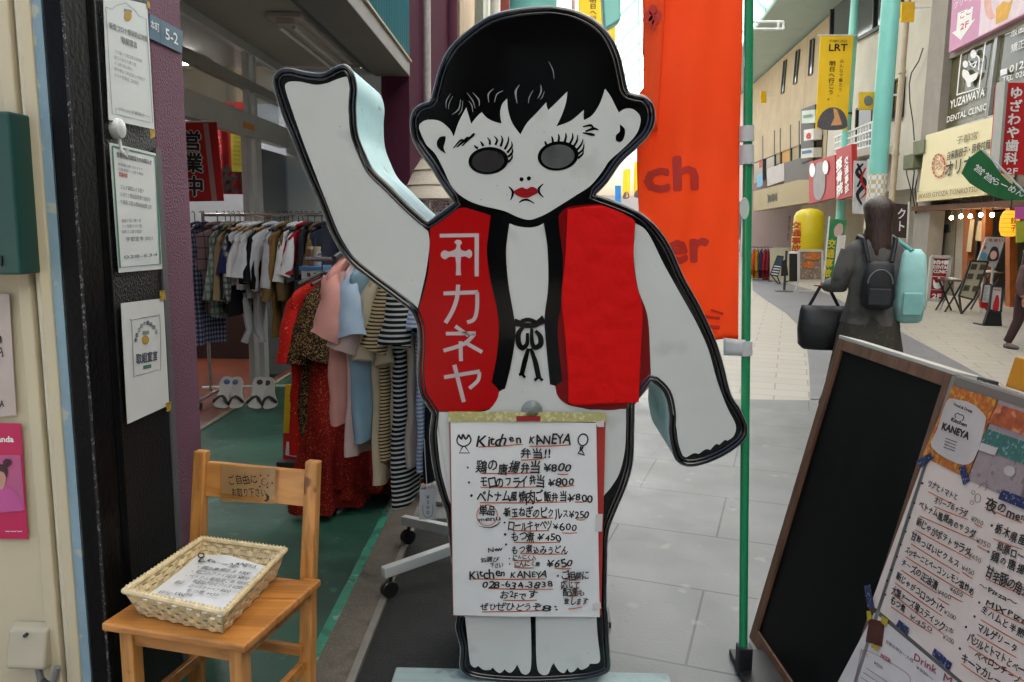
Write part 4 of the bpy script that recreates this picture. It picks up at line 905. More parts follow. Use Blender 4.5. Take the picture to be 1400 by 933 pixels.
hang(321, 410, 'grey and white check shirt beside the beige one', 'shirt', fabric('#9c9c98', plaid(20, '#3c4442', '#3c4442', .45)), T=.05, sl=.5, seed=6)
hang(328, 430, 'black jacket beside the white shirts', 'shirt', fabric('#1a1b20'), T=.07, sl=.5, seed=7)
wt = fabric('#d3d6da')
hang(335, 390, 'white shirt with a navy sleeve on a wooden hanger', 'shirt', wt, T=.07, sl=.3, fac_=70, seed=8, hmat=woodh, smat=fabric('#1c2350'))
hang(343, 392, 'second white shirt from the navy sleeved one', 'shirt', wt, T=.06, sl=.32, fac_=70, seed=9, hmat=woodh)
hang(350, 396, 'third white shirt, left of the black shirt', 'shirt', fabric('#cdd1d6'), T=.06, sl=.32, fac_=70, seed=10, hmat=woodh)
hang(363, 393, 'plain black shirt among the white shirts', 'shirt', fabric('#121318'), T=.07, sl=.36, fac_=68, seed=11, hmat=woodh)
hang(371, 394, 'white shirt with wide sleeves right of the black shirt', 'shirt', wt, T=.08, sl=.36, fac_=55, seed=12, hmat=woodh)
hang_trousers('long white trousers below the navy sleeved shirt', bk(340) + Vector((0, .03, -.38)), rad(15), fabric('#cfd3d8'), (470 - 294) * pxm - .38, .26, G1, 3)
hang_trousers('white trousers below the black shirt', bk(357) + Vector((0, .06, -.38)), rad(15), fabric('#c9ced6'), (461 - 294) * pxm - .38, .24, G1, 5)
hang(383, 384, 'pale grey shirt on a black hanger right of the white shirts', 'shirt', fabric('#adb2b9'), T=.05, sl=.4, seed=13)
hang(389, 460, 'long ochre coat on a black hanger', 'shirt', fabric('#7d6238'), T=.06, sl=.5, seed=14)
hang(394, 430, 'olive brown shirt beside the ochre coat', 'shirt', fabric('#5b4a2e'), T=.05, sl=.5, seed=15)
hang(400, 382, 'white shirt between the brown and red clothes', 'shirt', fabric('#d0d2d4'), T=.05, sl=.35, seed=16)
hang(408, 368, 'second white shirt beside the red one', 'shirt', fabric('#cbd0d4'), T=.05, sl=.3, seed=17)
hang(414, 362, 'bright red shirt near the right end of the doorway rail', 'shirt', fabric('#8f1420'), T=.05, sl=.3, seed=18)
hang(421, 440, 'charcoal coat right of the red shirt', 'shirt', fabric('#23252b'), T=.07, sl=.5, seed=19)
hang(430, 372, 'tan shirt right of the charcoal coat', 'shirt', fabric('#6a5334'), T=.05, sl=.3, seed=20)
hang(440, 460, 'dark navy coat at the right end of the doorway rail', 'shirt', fabric('#1b2030'), T=.1, sl=.5, seed=21)
# plastic box on a dark shelf
t = thing('dark_shelf', 'dark shelf unit standing behind the red dress', 'shelf', ony(425, 470, 6.0))
a = ony(402, 384, 6.0); b = ony(440, 384, 6.0)
mb = MB(); mb.bb(a.x, b.x + .3, 6.0, 6.4, a.z - .03, a.z); mb.bb(a.x, b.x + .3, 6.0, 6.4, .5, .53)
for x in (a.x, b.x + .26): mb.bb(x, x + .04, 6.0, 6.4, .02, a.z - .03)
mb.build('frame', M('black_shelf', '#17171a', .6), t)
t = thing('storage_box', 'white plastic crate with a blue rim on the dark shelf', 'crate', ony(422, 383, 6.05))
z0 = a.z; z1 = ony(420, 366, 6.05).z
mb = MB(); mb.bb(a.x + .04, b.x - .01, 6.05, 6.3, z0, z1); mb.build('box', M('white_crate', '#a9b0b2', .5), t, bevel=.01)
mb = MB(); mb.bb(a.x + .03, b.x, 6.04, 6.31, z1 - .02, z1 + .008); mb.build('rim', M('blue_rim', '#3c6f9c', .5), t)
mb = MB()
for i in range(3): mb.bb(a.x + .09 + .05 * i, a.x + .115 + .05 * i, 6.046, 6.05, z0 + .03, z0 + .06)
mb.build('slot', dframe, t)
for px, c, lb in ((426, '#6a4a3a', 'brown jar standing on the white crate'), (434, '#9a9c98', 'clear jar standing on the white crate')):
    c0_ = ony(px, 366, 6.15); t = thing('glass_jar', lb, 'jar', (c0_.x, 6.15, z1 + .008), 'jars on the crate')
    MB().lathe((c0_.x, 6.15, z1 + .008), [(.03, 0), (.034, .02), (.034, .1), (.026, .13)], 14).build('jar', M('jar_' + c[1:], c, .2), t, smooth=True)
    MB().lathe((c0_.x, 6.15, z1 + .138), [(.03, 0), (.03, .02)], 14).build('lid', M('beige_lid', '#b09a78', .5), t)

# ---- front rack
YF = 3.32; RF = 1.535
t = thing('clothes_rack', 'white legged garment rack on the pavement behind the child sign', 'clothes rack', (-.1, YF, .02))
mb = MB(); mb.tube([(-.86, YF, RF), (.26, YF, RF)], .014, 10); mb.build('rail', chrome, t, smooth=True)
for x in (-.29, .15): mb = MB(); mb.tube([(x, YF, .16), (x, YF, RF)], .016, 10); mb.build('upright', chrome, t, smooth=True)
wl_ = M('white_rack_leg', '#c6c8c5', .4, .06)
for hub, e in ((Vector((-.27, YF - .06, .165)), Vector((-.59, 3.02, .135))), (Vector((-.27, YF + .06, .165)), Vector((-.60, 3.60, .135))), (Vector((.15, YF - .05, .165)), Vector((.19, 3.05, .135))), (Vector((.15, YF + .05, .165)), Vector((.21, 3.6, .135)))):
    mb = MB(); mb.bar(hub, e, .035, .045); mb.build('leg', wl_, t, bevel=.004)
    cz = e * .93 + hub * .07; cz.z = .057
    mb = MB(); mb.lathe(cz, [(.008, -.018), (.034, -.016), (.034, -.004), (.008, -.002), (.008, .002), (.034, .004), (.034, .016), (.008, .018)], 16, Matrix.Rotation(rad(40), 3, 'Z') @ Matrix.Rotation(rad(90), 3, 'X')); mb.tube([cz, cz + Vector((.01, .01, .085))], .009, 8); mb.build('caster', M('black_caster', '#1d1d1f', .35), t, smooth=True)
mb = MB(); mb.bar((-.27, YF, .17), (.15, YF, .17), .035, .03); mb.build('base_bar', wl_, t)
YD2 = 4.15; RD = 1.36
t = thing('clothes_rack', 'low chrome rack on the green floor carrying the red dresses', 'clothes rack', (-1.05, YD2, .02))
mb = MB(); mb.tube([(-1.20, YD2, RD), (-.74, YD2, RD)], .013, 10); mb.build('rail', chrome, t, smooth=True)
for x in (-1.0, -.75):
    mb = MB(); mb.tube([(x, YD2, .03), (x, YD2, RD)], .013, 10); mb.build('upright', chrome, t, smooth=True)
    mb = MB(); mb.tube([(x, YD2 - .22, .034), (x, YD2 + .22, .034)], .013, 8); mb.build('foot_bar', chrome, t, smooth=True)
G2 = 'clothes on the pavement rack'; G3 = 'dresses on the low rack'
def fr(px, yb, label, mat, W=.5, T=.07, sl=.24, seed=0, smat=None, fa=78, sag=0.):
    o = ony(px + 6, 312, YF); o.z = RF; L = RF - ony(px, yb, YF).z
    return garment(label, 'tee', o, rad(fa), mat, L, W, T, sl, 1., G2, True, smat, seed=seed, sag=sag)
def dr(px, L, label, mat, W=.44, T=.12, sl=.3, flare=1.3, seed=0, smat=None, fa=56):
    o = ony(px, 340, YD2); o.z = RD; return garment(label, 'dress', o, rad(fa), mat, L, W, T, sl, flare, G3, True, smat, seed=seed)
floral = fabric('#1b1411', chain(speckle(100, .55, '#75531f', .9, .04), speckle(140, .6, '#94855c', .8, .03)))
redfl = fabric('#74100c', chain(speckle(110, .6, '#a8562a', .9, .03), speckle(24, .6, '#4a0a08', .6, .05)))
redpl = fabric('#a3160e', speckle(90, .66, '#c98a70', .8, .02))
dr(440, 1.02, 'bright red dress with small white dots at the left end of the low rack', redpl, .46, .10, .34, 1.1, 31, fa=58)
dr(462, .90, 'black blouse with golden floral print in front of the red dresses', floral, .5, .14, .34, 1.1, 33, fa=58)
dr(474, 1.31, 'long dark red dress with orange pattern sweeping the green floor', redfl, .44, .2, .3, 1.75, 32, floral)
dr(496, 1.24, 'deep red long skirted dress behind the pink t-shirt', redfl, .42, .2, .2, 1.8, 30, fa=30)
dr(518, 1.18, 'dark red flared dress behind the light blue t-shirt', fabric('#6a0f0d', speckle(50, .62, '#8a3a20', .7, .04)), .42, .2, .2, 1.7, 29, fa=30)
fr(478, 565, 'salmon pink t-shirt on the pavement rack', fabric('#d0958a'), .5, .085, .25, 34)
fr(495, 608, 'pale blush t-shirt between the pink and blue ones', fabric('#c9aea8'), .48, .06, .30, 35)
fr(508, 582, 'light blue t-shirt on the pavement rack', fabric('#88a5b5'), .5, .085, .25, 36, fabric('#a8bbcd'))
fr(527, 640, 'cream long shirt right of the light blue t-shirt', fabric('#c5b498'), .44, .06, .34, 37)
fr(540, 610, 'beige top with fine brown stripes', fabric('#c0a87f', stripes(2, 70, .45, '#3a2f26')), .46, .05, .3, 38)
fr(549, 632, 'ivory blouse with frilled sleeves beside the striped top', fabric('#bba98f'), .4, .05, .36, 42)
fr(561, 657, 'black top with bold white stripes', fabric('#131418', stripes(2, 50, .4, '#bdbab6')), .48, .075, .28, 39, sag=-.08)
fr(577, 622, 'greige sleeveless top right of the striped one', fabric('#b5a49b'), .42, .06, 0, 40)
fr(590, 625, 'blue pinstripe top closest to the child sign', fabric('#7f8aaa', stripes(2, 60, .5, '#bcc2d0')), .44, .055, .22, 41)
fr(602, 638, 'black top hidden against the sign edge', fabric('#16161a'), .44, .06, .22, 43)
# price tag
PT_ = PY(3.0)
t = sheet_on('price_tag', 'white price tag hanging below the rack beside the sign', 'tag', PT_, [(574, 670), (594, 669), (597, 710), (573, 711)], .0, paper, [('handwriting', M('brown_ink', '#7a5a52', .6), lambda mb, pl, lf: (wrv(mb, '¥300', (585, 676), (585, 704), 8, pl, .5, .01, lf), stroke(mb, [(578, 690), (579, 703), (585, 708), (591, 703), (592, 690)], .7, pl, lf)))])
mb = MB(); mb.tube([PT_(584, 671), PT_(582, 640), PT_(580, 600)], .0015, 5); mb.build('string', paper, t)
# yellow sale board
PS = PY(4.75)
t = sheet_on('sale_board', 'yellow and red sale board on the green floor beside the red dresses', 'sign', PS, [(390, 526), (419, 526), (419, 594), (387, 592)], .0, M('sale_yellow', '#c2a512', .5), [
    ('lettering', blk, lambda mb, pl, lf: wrv(mb, '特売', (407, 530), (406, 588), 20, pl, bold=.09, lift=lf)),
    ('red_panel', redm, lambda mb, pl, lf: slab(mb, [(387, 592), (419, 594), (419, 632), (387, 628)], pl, .01, .0005)),
    ('white_note', paper, lambda mb, pl, lf: patch(mb, [(392, 604), (410, 606), (408, 626), (390, 622)], pl, lf))], th=.01)
b0 = PS(402, 632); mb = MB(); mb.bar((b0.x, 4.765, .02), (b0.x, 4.765, b0.z + .1), .03, .02); mb.bb(b0.x - .09, b0.x + .09, 4.68, 4.86, .02, .07); mb.build('stand', dframe, t)
# sandals leaning on the lower rail
ptsS = [(0, 0), (.035, .008), (.045, .05), (.036, .1), (.036, .15), (.044, .2), (.03, .25), (0, .262), (-.03, .25), (-.04, .2), (-.03, .15), (-.032, .1), (-.042, .05), (-.032, .01)]
def sandal(px, py, tilt, label, printc):
    b = ony(px, py, YR - .22); b.z = max(b.z, .03); o = Vector((b.x, b.y, .036))
    ux = Vector((math.cos(tilt), 0, math.sin(tilt))); uz0 = Vector((-math.sin(tilt), 0, math.cos(tilt))); uy = (uz0 * .88 + Vector((0, .47, 0))).normalized(); nn = ux.cross(uy)
    S = 1.05; W_ = 1.4
    t = thing('flip_flop', label, 'sandal', o, 'flip flops shown on the floor')
    q = smooth_closed(ptsS, 3); P = [o + ux * (x * S * W_) + uy * (y * S) for x, y in q]
    mb = MB(); mb.prism(P, nn * -.018); mb.build('sole', M('white_foam', '#b7b9b6', .7, .05), t, bevel=.003)
    mb = MB(); f_ = lambda x, y, z: o + ux * x * S * W_ + uy * y * S + nn * z
    for sd in (-1, 1): mb.tube([f_(0, .1 - .0, .004), f_(.018 * sd, .082, .022), f_(.036 * sd, .05, .018), f_(.042 * sd, .04, .0)], [.008, .011, .012, .01], 8)
    mb.tube([f_(0, .1, .006), f_(0, .105, -.004)], .006, 8)
    mb.build('strap', M('black_rubber', '#1a1d1f', .5), t, smooth=True)
    mb = MB(); mb.prism([f_(.018 * math.cos(k), .215 + .022 * math.sin(k), .0012) for k in [6.283 * i / 14 for i in range(14)]], nn * .0006); mb.build('print', M('sandal_print_' + printc[1:], printc, .6, .5, 60), t)
for px, tl, lb, pc in ((300, -.15, 'white flip flop with a blue print, left of its pair by the pillar', '#4a6290'), (323, .2, 'white flip flop with a blue print, right one of the first pair', '#55709a'), (347, -.1, 'white flip flop with a black round print, left of the second pair', '#2a2a2c'), (369, .25, 'white flip flop with a black round print, rightmost of all four', '#333336')):
    sandal(px, 560, tl, lb, pc)
# sun hat on a small basket stand behind the sign arm
hp = ony(594, 292, 4.3)
t = thing('basket_stand', 'white lattice basket on a thin stand behind the raised arm', 'basket', (hp.x, 4.3, 0))
mb = MB(); mb.tube([(hp.x + .06, 4.3, 0.01), (hp.x + .06, 4.3, hp.z)], .012, 8); mb.lathe((hp.x + .06, 4.3, .01), [(.16, 0), (.16, .02), (.02, .03)], 18); mb.build('stand', chrome, t, smooth=True)
mb = MB()
for i in range(13):
    x = hp.x - .07 + .02 * i
    mb.bb(x, x + .006, 4.22, 4.225, hp.z, hp.z + .075); mb.bb(x, x + .006, 4.415, 4.42, hp.z, hp.z + .075)
for z in (0, .018, .036, .054, .07): mb.bb(hp.x - .072, hp.x + .18, 4.219, 4.2215, hp.z + z, hp.z + z + .006); mb.bb(hp.x - .072, hp.x - .068, 4.22, 4.42, hp.z + z, hp.z + z + .006)
mb.bb(hp.x - .072, hp.x + .18, 4.22, 4.42, hp.z - .004, hp.z); mb.build('lattice', M('ivory_lattice', '#cfc9bf', .5), t)
t = thing('sun_hat', 'cream floppy sun hat lying over the white lattice basket', 'hat', (hp.x, 4.3, hp.z + .07))
mb = MB(); c_ = Vector((hp.x + .05, 4.32, hp.z + .075)); mb.lathe(c_, [(.235, .0), (.228, .02), (.20, .07), (.165, .15), (.12, .22), (.07, .27), (.02, .285)], 28); mb.build('crown', M('cream_straw', '#d6cab8', .8, .06, 4, .3, 60), t, smooth=True)
mb = MB()
for z, r_ in ((.07, .203), (.15, .168), (.22, .123)): mb.tube([c_ + Vector((r_ * math.cos(k), r_ * math.sin(k), z)) for k in [6.283 * i / 28 for i in range(28)]], .004, 6, closed=True)
mb.build('seam', M('straw_seam', '#9c9282', .8), t, smooth=True)

# ================================================================== CHILD SHAPED SIGN
YS = 2.39; PSg = PY(YS)
def conv(ox, oy, s): return lambda *a: [(ox + p[0] / s, oy + p[1] / s, *p[2:]) for p in a]
H = conv(550, 0, 3.109); V = conv(550, 280, 3.109); A5 = conv(360, 60, 2.331); R6 = conv(800, 250, 2.223); L3 = conv(580, 550, 3.11); B4 = conv(520, 780, 3.333)
outline = (H((600, 30), (480, 42), (370, 72), (270, 140), (200, 210), (160, 290), (135, 380), (118, 430), (80, 445), (50, 470), (35, 520), (45, 590), (70, 640), (120, 710), (170, 790), (222, 862, 1)) +
           V((110, 74, 1)) + A5((470, 520), (400, 450), (350, 400), (320, 340), (300, 280), (295, 200), (298, 140), (285, 90), (260, 68), (225, 78), (190, 95), (140, 92), (85, 80), (50, 88), (33, 125), (60, 220), (100, 320), (140, 420), (180, 510), (220, 610), (270, 690), (340, 750), (420, 810), (470, 850), (488, 885)) +
           V((66, 520), (70, 600), (65, 700), (76, 800), (105, 850), (128, 885, 1)) +
           L3((25, 150), (40, 280), (70, 400), (95, 470), (110, 600), (140, 880)) + B4((345, 260), (366, 350), (363, 430), (380, 465), (430, 490), (550, 505), (700, 509), (850, 502), (960, 490), (1030, 465), (1046, 430), (1040, 330), (1035, 210)) +
           L3((772, 850), (775, 700), (780, 560), (810, 470), (860, 350), (885, 250), (890, 120), (892, 10, 1)) + V((1058, 748, 1)) +
           R6((240, 640), (255, 700), (255, 760), (270, 830), (300, 858), (350, 856), (420, 828), (478, 785), (492, 745), (470, 690), (440, 640), (420, 560), (395, 480), (350, 380), (300, 290), (260, 200), (220, 140), (170, 95), (110, 65), (30, 36, 1)) +
           H((870, 775), (930, 690), (1000, 625), (1050, 570), (1072, 510), (1065, 450), (1030, 412), (985, 402), (957, 385), (940, 310), (920, 230), (880, 150), (820, 90), (740, 50), (660, 33)))
OUT = smooth_closed(outline, 5)
fs_ = thing('child_sign', 'large signboard shaped like a child in a red vest raising one arm', 'sign', (.0, YS + .2, .06))
blackac = M('black_acrylic', '#020203', .09, .2, 4, spec=.35, rv=.04)
whiteac = M('white_acrylic', '#bcbdb7', .16, .035, 5, coat=.1, spec=.4, hook=chain(speckle(7, .64, '#989a92', .35, .08), speckle(70, .73, '#6c6a62', .6, .03)))
redac = M('red_acrylic', '#a00306', .2, .06, 4, spec=.25)
cy = M('pale_cyan_enamel', '#a9cdd0', .4, .08, 6, .08, 12, hook=chain(speckle(6, .58, '#6f9aa5', .5, .12), speckle(26, .68, '#7b5a44', .7, .03)))
P = [PSg(*p[:2]) for p in OUT]; nO = len(P)
mb = MB(); mb.v = []; Bk = [p + Vector((0, .44, 0)) for p in P]
mb.add(P + Bk, [(i, nO + i, nO + (i + 1) % nO, (i + 1) % nO) for i in range(nO)]); mb.build('side_return', cy, fs_, smooth=True, ang=50)
MB().poly(P).build('black_face', blackac, fs_)
MB().poly([p + Vector((0, .438, 0)) for p in P][::-1]).build('back_panel', M('back_enamel', '#7f9a9c', .5, .1), fs_)
def inset(P, d):
    r = []
    ar = sum(P[i].x * P[(i + 1) % len(P)].z - P[(i + 1) % len(P)].x * P[i].z for i in range(len(P))); sg = 1 if ar > 0 else -1
    for i in range(len(P)):
        a, b = P[i - 1], P[(i + 1) % len(P)]; t = (b - a); t.y = 0; t.normalize(); r.append(P[i] + Vector((-t.z * d * sg, 0, t.x * d * sg)))
    return r
rim = M('black_rim_moulding', '#0a0a0c', .14, .2, 8, coat=.6)
mb = MB(); mb.tube(inset(P, .0055), .0072, 8, closed=True); mb.tube([p - Vector((0, .001, 0)) for p in inset(P, .0175)], .0042, 8, closed=True); mb.build('rim', rim, fs_, smooth=True, ang=80)
mb = MB(); mb.tube([p - Vector((0, .002, 0)) for p in inset(P, -.0005)], .0022, 6, closed=True); mb.build('edge_strip', M('worn_chrome_edge', '#9aa0a0', .3, .4, 30, metal=.6), fs_, smooth=True, ang=80)
def sp(nm, mat, q, lift, sm=5):
    mb = MB(); patch(mb, q, PSg, lift, sm); return mb.build(nm, mat, fs_)
# white areas
face = (H((72, 545), (84, 520), (115, 510), (160, 516), (200, 548), (219, 582, 1), (240, 520), (272, 458, 1), (282, 490), (293, 528, 1), (318, 496), (338, 478, 1), (360, 502), (390, 518), (422, 526, 1), (416, 485), (424, 445), (446, 420, 1), (450, 470), (468, 525), (502, 573, 1), (530, 524), (570, 482), (612, 436, 1), (614, 452), (620, 470, 1), (655, 436), (702, 390, 1), (695, 440), (676, 495), (655, 538, 1), (715, 515), (772, 468, 1), (770, 492), (772, 512, 1), (808, 490), (840, 440), (862, 378, 1), (885, 410), (905, 450), (920, 479, 1), (950, 463), (985, 468), (1012, 500), (1005, 550), (980, 590), (930, 640), (880, 685), (850, 730), (800, 790), (740, 830), (680, 868), (620, 905), (580, 924), (540, 935), (495, 925), (440, 900), (400, 889), (350, 878), (290, 858), (240, 826), (205, 784), (175, 720), (140, 655), (100, 612)))
sp('face_panel', whiteac, face, .0016)
armL = A5((72, 128), (90, 121), (120, 122), (165, 131), (200, 127), (240, 112), (266, 106), (277, 118), (274, 160), (272, 220), (285, 290), (310, 350), (345, 420), (400, 480), (460, 540), (526, 598, 1), (530, 640), (520, 720), (505, 790), (490, 852, 1), (440, 806), (390, 768), (330, 720), (280, 670), (240, 600), (200, 500), (165, 410), (130, 320), (95, 220), (72, 150))
sp('arm_panel', whiteac, armL, .0016)
armR = R6((150, 122, 1), (190, 152), (240, 250), (290, 340), (340, 430), (375, 510), (400, 600), (430, 680), (457, 735), (452, 768), (432, 784, 1), (424, 782), (408, 796, 1), (396, 795), (380, 812, 1), (366, 810), (345, 824, 1), (330, 822), (308, 834, 1), (296, 828), (283, 790), (276, 740), (262, 686), (238, 640), (200, 596, 1), (196, 500), (188, 400), (160, 320), (147, 220))
sp('arm_panel', whiteac, armR, .0016)
chest = V((455, 80, 1), (490, 92), (540, 98), (580, 90), (605, 76, 1), (618, 200), (620, 350), (605, 480), (612, 600), (628, 764, 1), (650, 770, 1), (662, 815), (705, 850), (800, 872, 1), (950, 868, 1)) + L3((858, 20, 1), (857, 120), (852, 210), (830, 300), (795, 360), (752, 420), (742, 520), (738, 700), (738, 830), (732, 912, 1)) + B4((985, 215), (990, 300), (1000, 380), (1000, 412), (985, 424), (955, 424, 1), (944, 440), (915, 452), (900, 440, 1), (880, 460), (862, 462), (852, 446, 1), (838, 466), (820, 462), (806, 448), (790, 421, 1), (778, 440), (765, 470), (740, 476), (718, 455), (711, 400), (709, 300), (708, 200, 1), (684, 200, 1), (687, 300), (688, 400), (683, 455), (665, 474), (645, 468), (634, 450), (624, 428, 1), (612, 448), (596, 464), (580, 462), (566, 450, 1), (548, 466), (530, 460), (512, 441, 1), (500, 452), (470, 452), (446, 434, 1), (430, 442), (412, 428), (406, 400), (396, 300), (386, 210, 1)) + L3((150, 905), (140, 800), (128, 640), (120, 480), (98, 390), (72, 290), (56, 150), (50, 20, 1)) + V((140, 880, 1), (330, 880), (385, 855), (408, 800), (437, 782, 1), (462, 680), (481, 560), (478, 500), (470, 450), (450, 330), (441, 200))
sp('body_panel', whiteac, chest, .0016)
vestL = V((120, 92, 1), (180, 50), (248, 14), (300, 22), (376, 46, 1), (366, 130), (360, 200), (375, 320), (400, 430), (411, 520), (402, 640), (381, 755, 1), (412, 790, 1), (404, 825), (375, 862), (330, 875), (250, 878), (150, 874), (120, 860), (96, 832), (78, 785), (72, 700), (76, 590), (67, 470), (98, 350), (114, 250))
sp('vest_panel', redac, vestL, .003)
vestR = V((664, 48, 1), (700, 12), (800, 0), (880, 5), (985, 62, 1), (980, 200), (990, 330), (1040, 465), (1052, 620), (1052, 770, 1), (985, 850, 1), (900, 872), (800, 866), (705, 850), (662, 812), (650, 772, 1), (680, 748, 1), (668, 640), (660, 520), (675, 420), (682, 300), (680, 200), (668, 110))
sp('vest_panel', M('deep_red_acrylic', '#6e0306', .16, .06, 4, spec=.3), vestR, .003)
sp('vest_collar', blackac, V((376, 46, 1), (455, 76, 1), (441, 200), (450, 330), (470, 450), (478, 500), (481, 560), (462, 680), (437, 782, 1), (380, 755, 1), (402, 640), (411, 520), (400, 430), (375, 320), (360, 200), (366, 130)), .0045)
sp('vest_collar', blackac, V((600, 72, 1), (662, 44, 1), (668, 110), (680, 200), (682, 300), (675, 420), (660, 520), (668, 640), (681, 748, 1), (628, 764, 1), (612, 600), (605, 480), (620, 350), (619, 200)), .0045)
# red cloth pinned over the right vest panel
cq = smooth_closed(V((702, 14, 1), (780, 8), (850, 5), (925, 34), (989, 68, 1), (984, 150), (981, 230), (992, 330), (1020, 440), (1014, 600), (1006, 760), (1004, 838, 1), (960, 850), (880, 842), (800, 852), (704, 850, 1), (702, 720), (690, 550), (676, 400), (690, 250), (697, 130)), 4)
ys_ = sorted(p[1] for p in cq); y0_, y1_ = ys_[0], ys_[-1]
def span(y):
    xs = []
    for i in range(len(cq)):
        a, b = cq[i], cq[(i + 1) % len(cq)]
        if (a[1] - y) * (b[1] - y) <= 0 and a[1] != b[1]: xs.append(a[0] + (b[0] - a[0]) * (y - a[1]) / (b[1] - a[1]))
    return (min(xs), max(xs)) if xs else (0, 0)
def clothpt(u, v):
    y = y0_ + .4 + (y1_ - y0_ - .8) * v; a, b = span(y); x = a + (b - a) * u
    p = PSg(x, y); d = .0095 + .0028 * mnoise.noise(Vector((x * .035, y * .05, 0))) + .0016 * mnoise.noise(Vector((x * .12, y * .16, 3))) + .0006 * mnoise.noise(Vector((x * .4, y * .3, 7))); return p - Vector((0, d, 0))
mb = MB(); mb.grid(44, 60, clothpt); mb.build('red_cloth', M('bright_red_cloth', '#c40a08', .75, .05, 3, .35, 22, spec=.15, hook=speckle(4, .6, '#a80707', .4, .2)), fs_, smooth=True, solid=.001)
# belt knot
mb = MB(); KW = 1.4
stroke(mb, V((476, 500), (500, 505), (515, 512), (560, 512), (580, 500), (604, 486)), [w_ * KW for w_ in [8, 6, 5, 5, 6, 9]], PSg, .006); stroke(mb, V((505, 496), (535, 488), (565, 500), (540, 515), (510, 512)), 4 * KW, PSg, .0065)
stroke(mb, V((515, 520), (495, 545), (494, 585), (510, 608), (530, 590), (532, 545)), [w_ * KW for w_ in [3, 5, 5.5, 5, 4, 3]], PSg, .006); stroke(mb, V((550, 525), (552, 585), (565, 606), (588, 592), (586, 560), (566, 535)), [w_ * KW for w_ in [3, 4, 5, 5.5, 5, 3]], PSg, .006)
stroke(mb, V((536, 610), (522, 660), (508, 720)), [w_ * KW for w_ in [3, 5, 4.5]], PSg, .006); stroke(mb, V((546, 610), (566, 670), (580, 735)), [w_ * KW for w_ in [3, 5, 5]], PSg, .006)
stroke(mb, V((510, 718), (496, 722)), 2.5 * KW, PSg, .006, 1, False); stroke(mb, V((508, 716), (522, 734)), 2.5 * KW, PSg, .006, 1, False); stroke(mb, V((578, 732), (562, 745)), 2.5 * KW, PSg, .006, 1, False); stroke(mb, V((580, 730), (597, 746)), 2.5 * KW, PSg, .006, 1, False)
mb.build('belt_knot', blackac, fs_)
# vest lettering
ltr = M('pale_pink_vinyl', '#b3a3a0', .35, .05)
mb = MB(); f_ = lambda w_, *p: stroke(mb, V(*p), w_, PSg, .0042, 4, len(p) > 2)
patch(mb, V((160, 124), (326, 122), (325, 305), (308, 304), (308, 138), (160, 140)), PSg, .0042)
patch(mb, V((226, 190, 1), (232, 172), (222, 160), (232, 150), (248, 152), (254, 164), (246, 174), (250, 192, 1), (270, 198), (284, 190), (296, 200), (296, 218), (284, 228), (270, 220), (250, 222, 1), (248, 260), (250, 300, 1), (228, 300, 1), (230, 260), (226, 222, 1), (200, 222), (184, 232), (166, 222), (166, 204), (180, 194), (200, 200)), PSg, .0042, 3)
f_(5.4, (176, 377), (322, 372)); f_(5.2, (319, 372), (318, 440), (306, 486), (276, 500)); f_(5.6, (238, 340), (232, 400), (212, 455), (184, 502))
f_(5, (226, 516), (282, 556)); f_(5, (186, 548), (312, 546)); f_(5.2, (308, 548), (262, 592), (176, 620)); f_(5.2, (248, 580), (250, 664)); f_(5, (272, 588), (340, 626))
f_(5.2, (178, 733), (330, 708)); f_(5, (328, 710), (322, 746), (286, 780)); f_(5.6, (222, 680), (242, 760), (262, 838))
mb.build('lettering', ltr, fs_)
# face
def blackstrokes(nm, items, lift=.003):
    mb = MB()
    for pts, w_ in items: stroke(mb, H(*pts), w_, PSg, lift)
    return mb.build(nm, blackac, fs_)
eyeg = M('eye_grey_acrylic', '#2b292a', .05, .2, 14, coat=.5)
eyeg2 = M('eye_pale_acrylic', '#4c4e4d', .05, .25, 14, coat=.5)
for cx, cyy, rx, ry, rot, gm, lashes in ((366, 684, 85, 58, -.08, eyeg, [((322, 632), (312, 626), (306, 618)), ((345, 622), (338, 610), (333, 602)), ((372, 616), (372, 600), (362, 586)), ((396, 617), (403, 596), (390, 580)), ((418, 624), (426, 596), (420, 576)), ((436, 636), (450, 604), (450, 580)), ((446, 650), (466, 624), (464, 602)), ((450, 668), (468, 648), (468, 630)), ((450, 690), (466, 672), (466, 652))]),
                              (662, 664, 87, 62, -.12, eyeg2, [((614, 618), (608, 608), (607, 600)), ((640, 606), (638, 590), (634, 580)), ((664, 602), (666, 584), (662, 570)), ((690, 604), (696, 582), (694, 566)), ((712, 612), (724, 588), (722, 566)), ((728, 624), (742, 600), (744, 574)), ((740, 640), (760, 616), (768, 592)), ((746, 656), (768, 636), (772, 610)), ((746, 674), (766, 656), (770, 634))])):
    c = H((cx, cyy))[0]; mb = MB(); patch(mb, ell(c[0], c[1], rx / 3.109, ry / 3.109, rot, 40), PSg, .003); e = mb.build('eye', blackac, fs_)
    mb = MB(); patch(mb, ell(c[0] - .5, c[1] + .8, (rx - 16) / 3.109, (ry - 12) / 3.109, rot, 40), PSg, .0042); mb.build('iris', gm, e)
    mb = MB()
    for l_ in lashes: stroke(mb, H(*l_), [3.2, 2.6, .6], PSg, .0035, 4)
    mb.build('eyelashes', blackac, e)
blackstrokes('eyebrow', [(((218, 630), (248, 598), (262, 600)), [1, 3, 3]), (((232, 626), (276, 590), (284, 592)), [1.5, 4.5, 3]), (((254, 622), (300, 576), (308, 574)), [1, 4, 1.5])])
blackstrokes('eyebrow', [(((768, 540), (800, 534), (812, 546)), [1.5, 3.5, 2]), (((778, 560), (812, 548), (834, 554)), [2, 4, 1]), (((766, 566), (800, 572), (818, 576)), [1, 4, 2.5])])
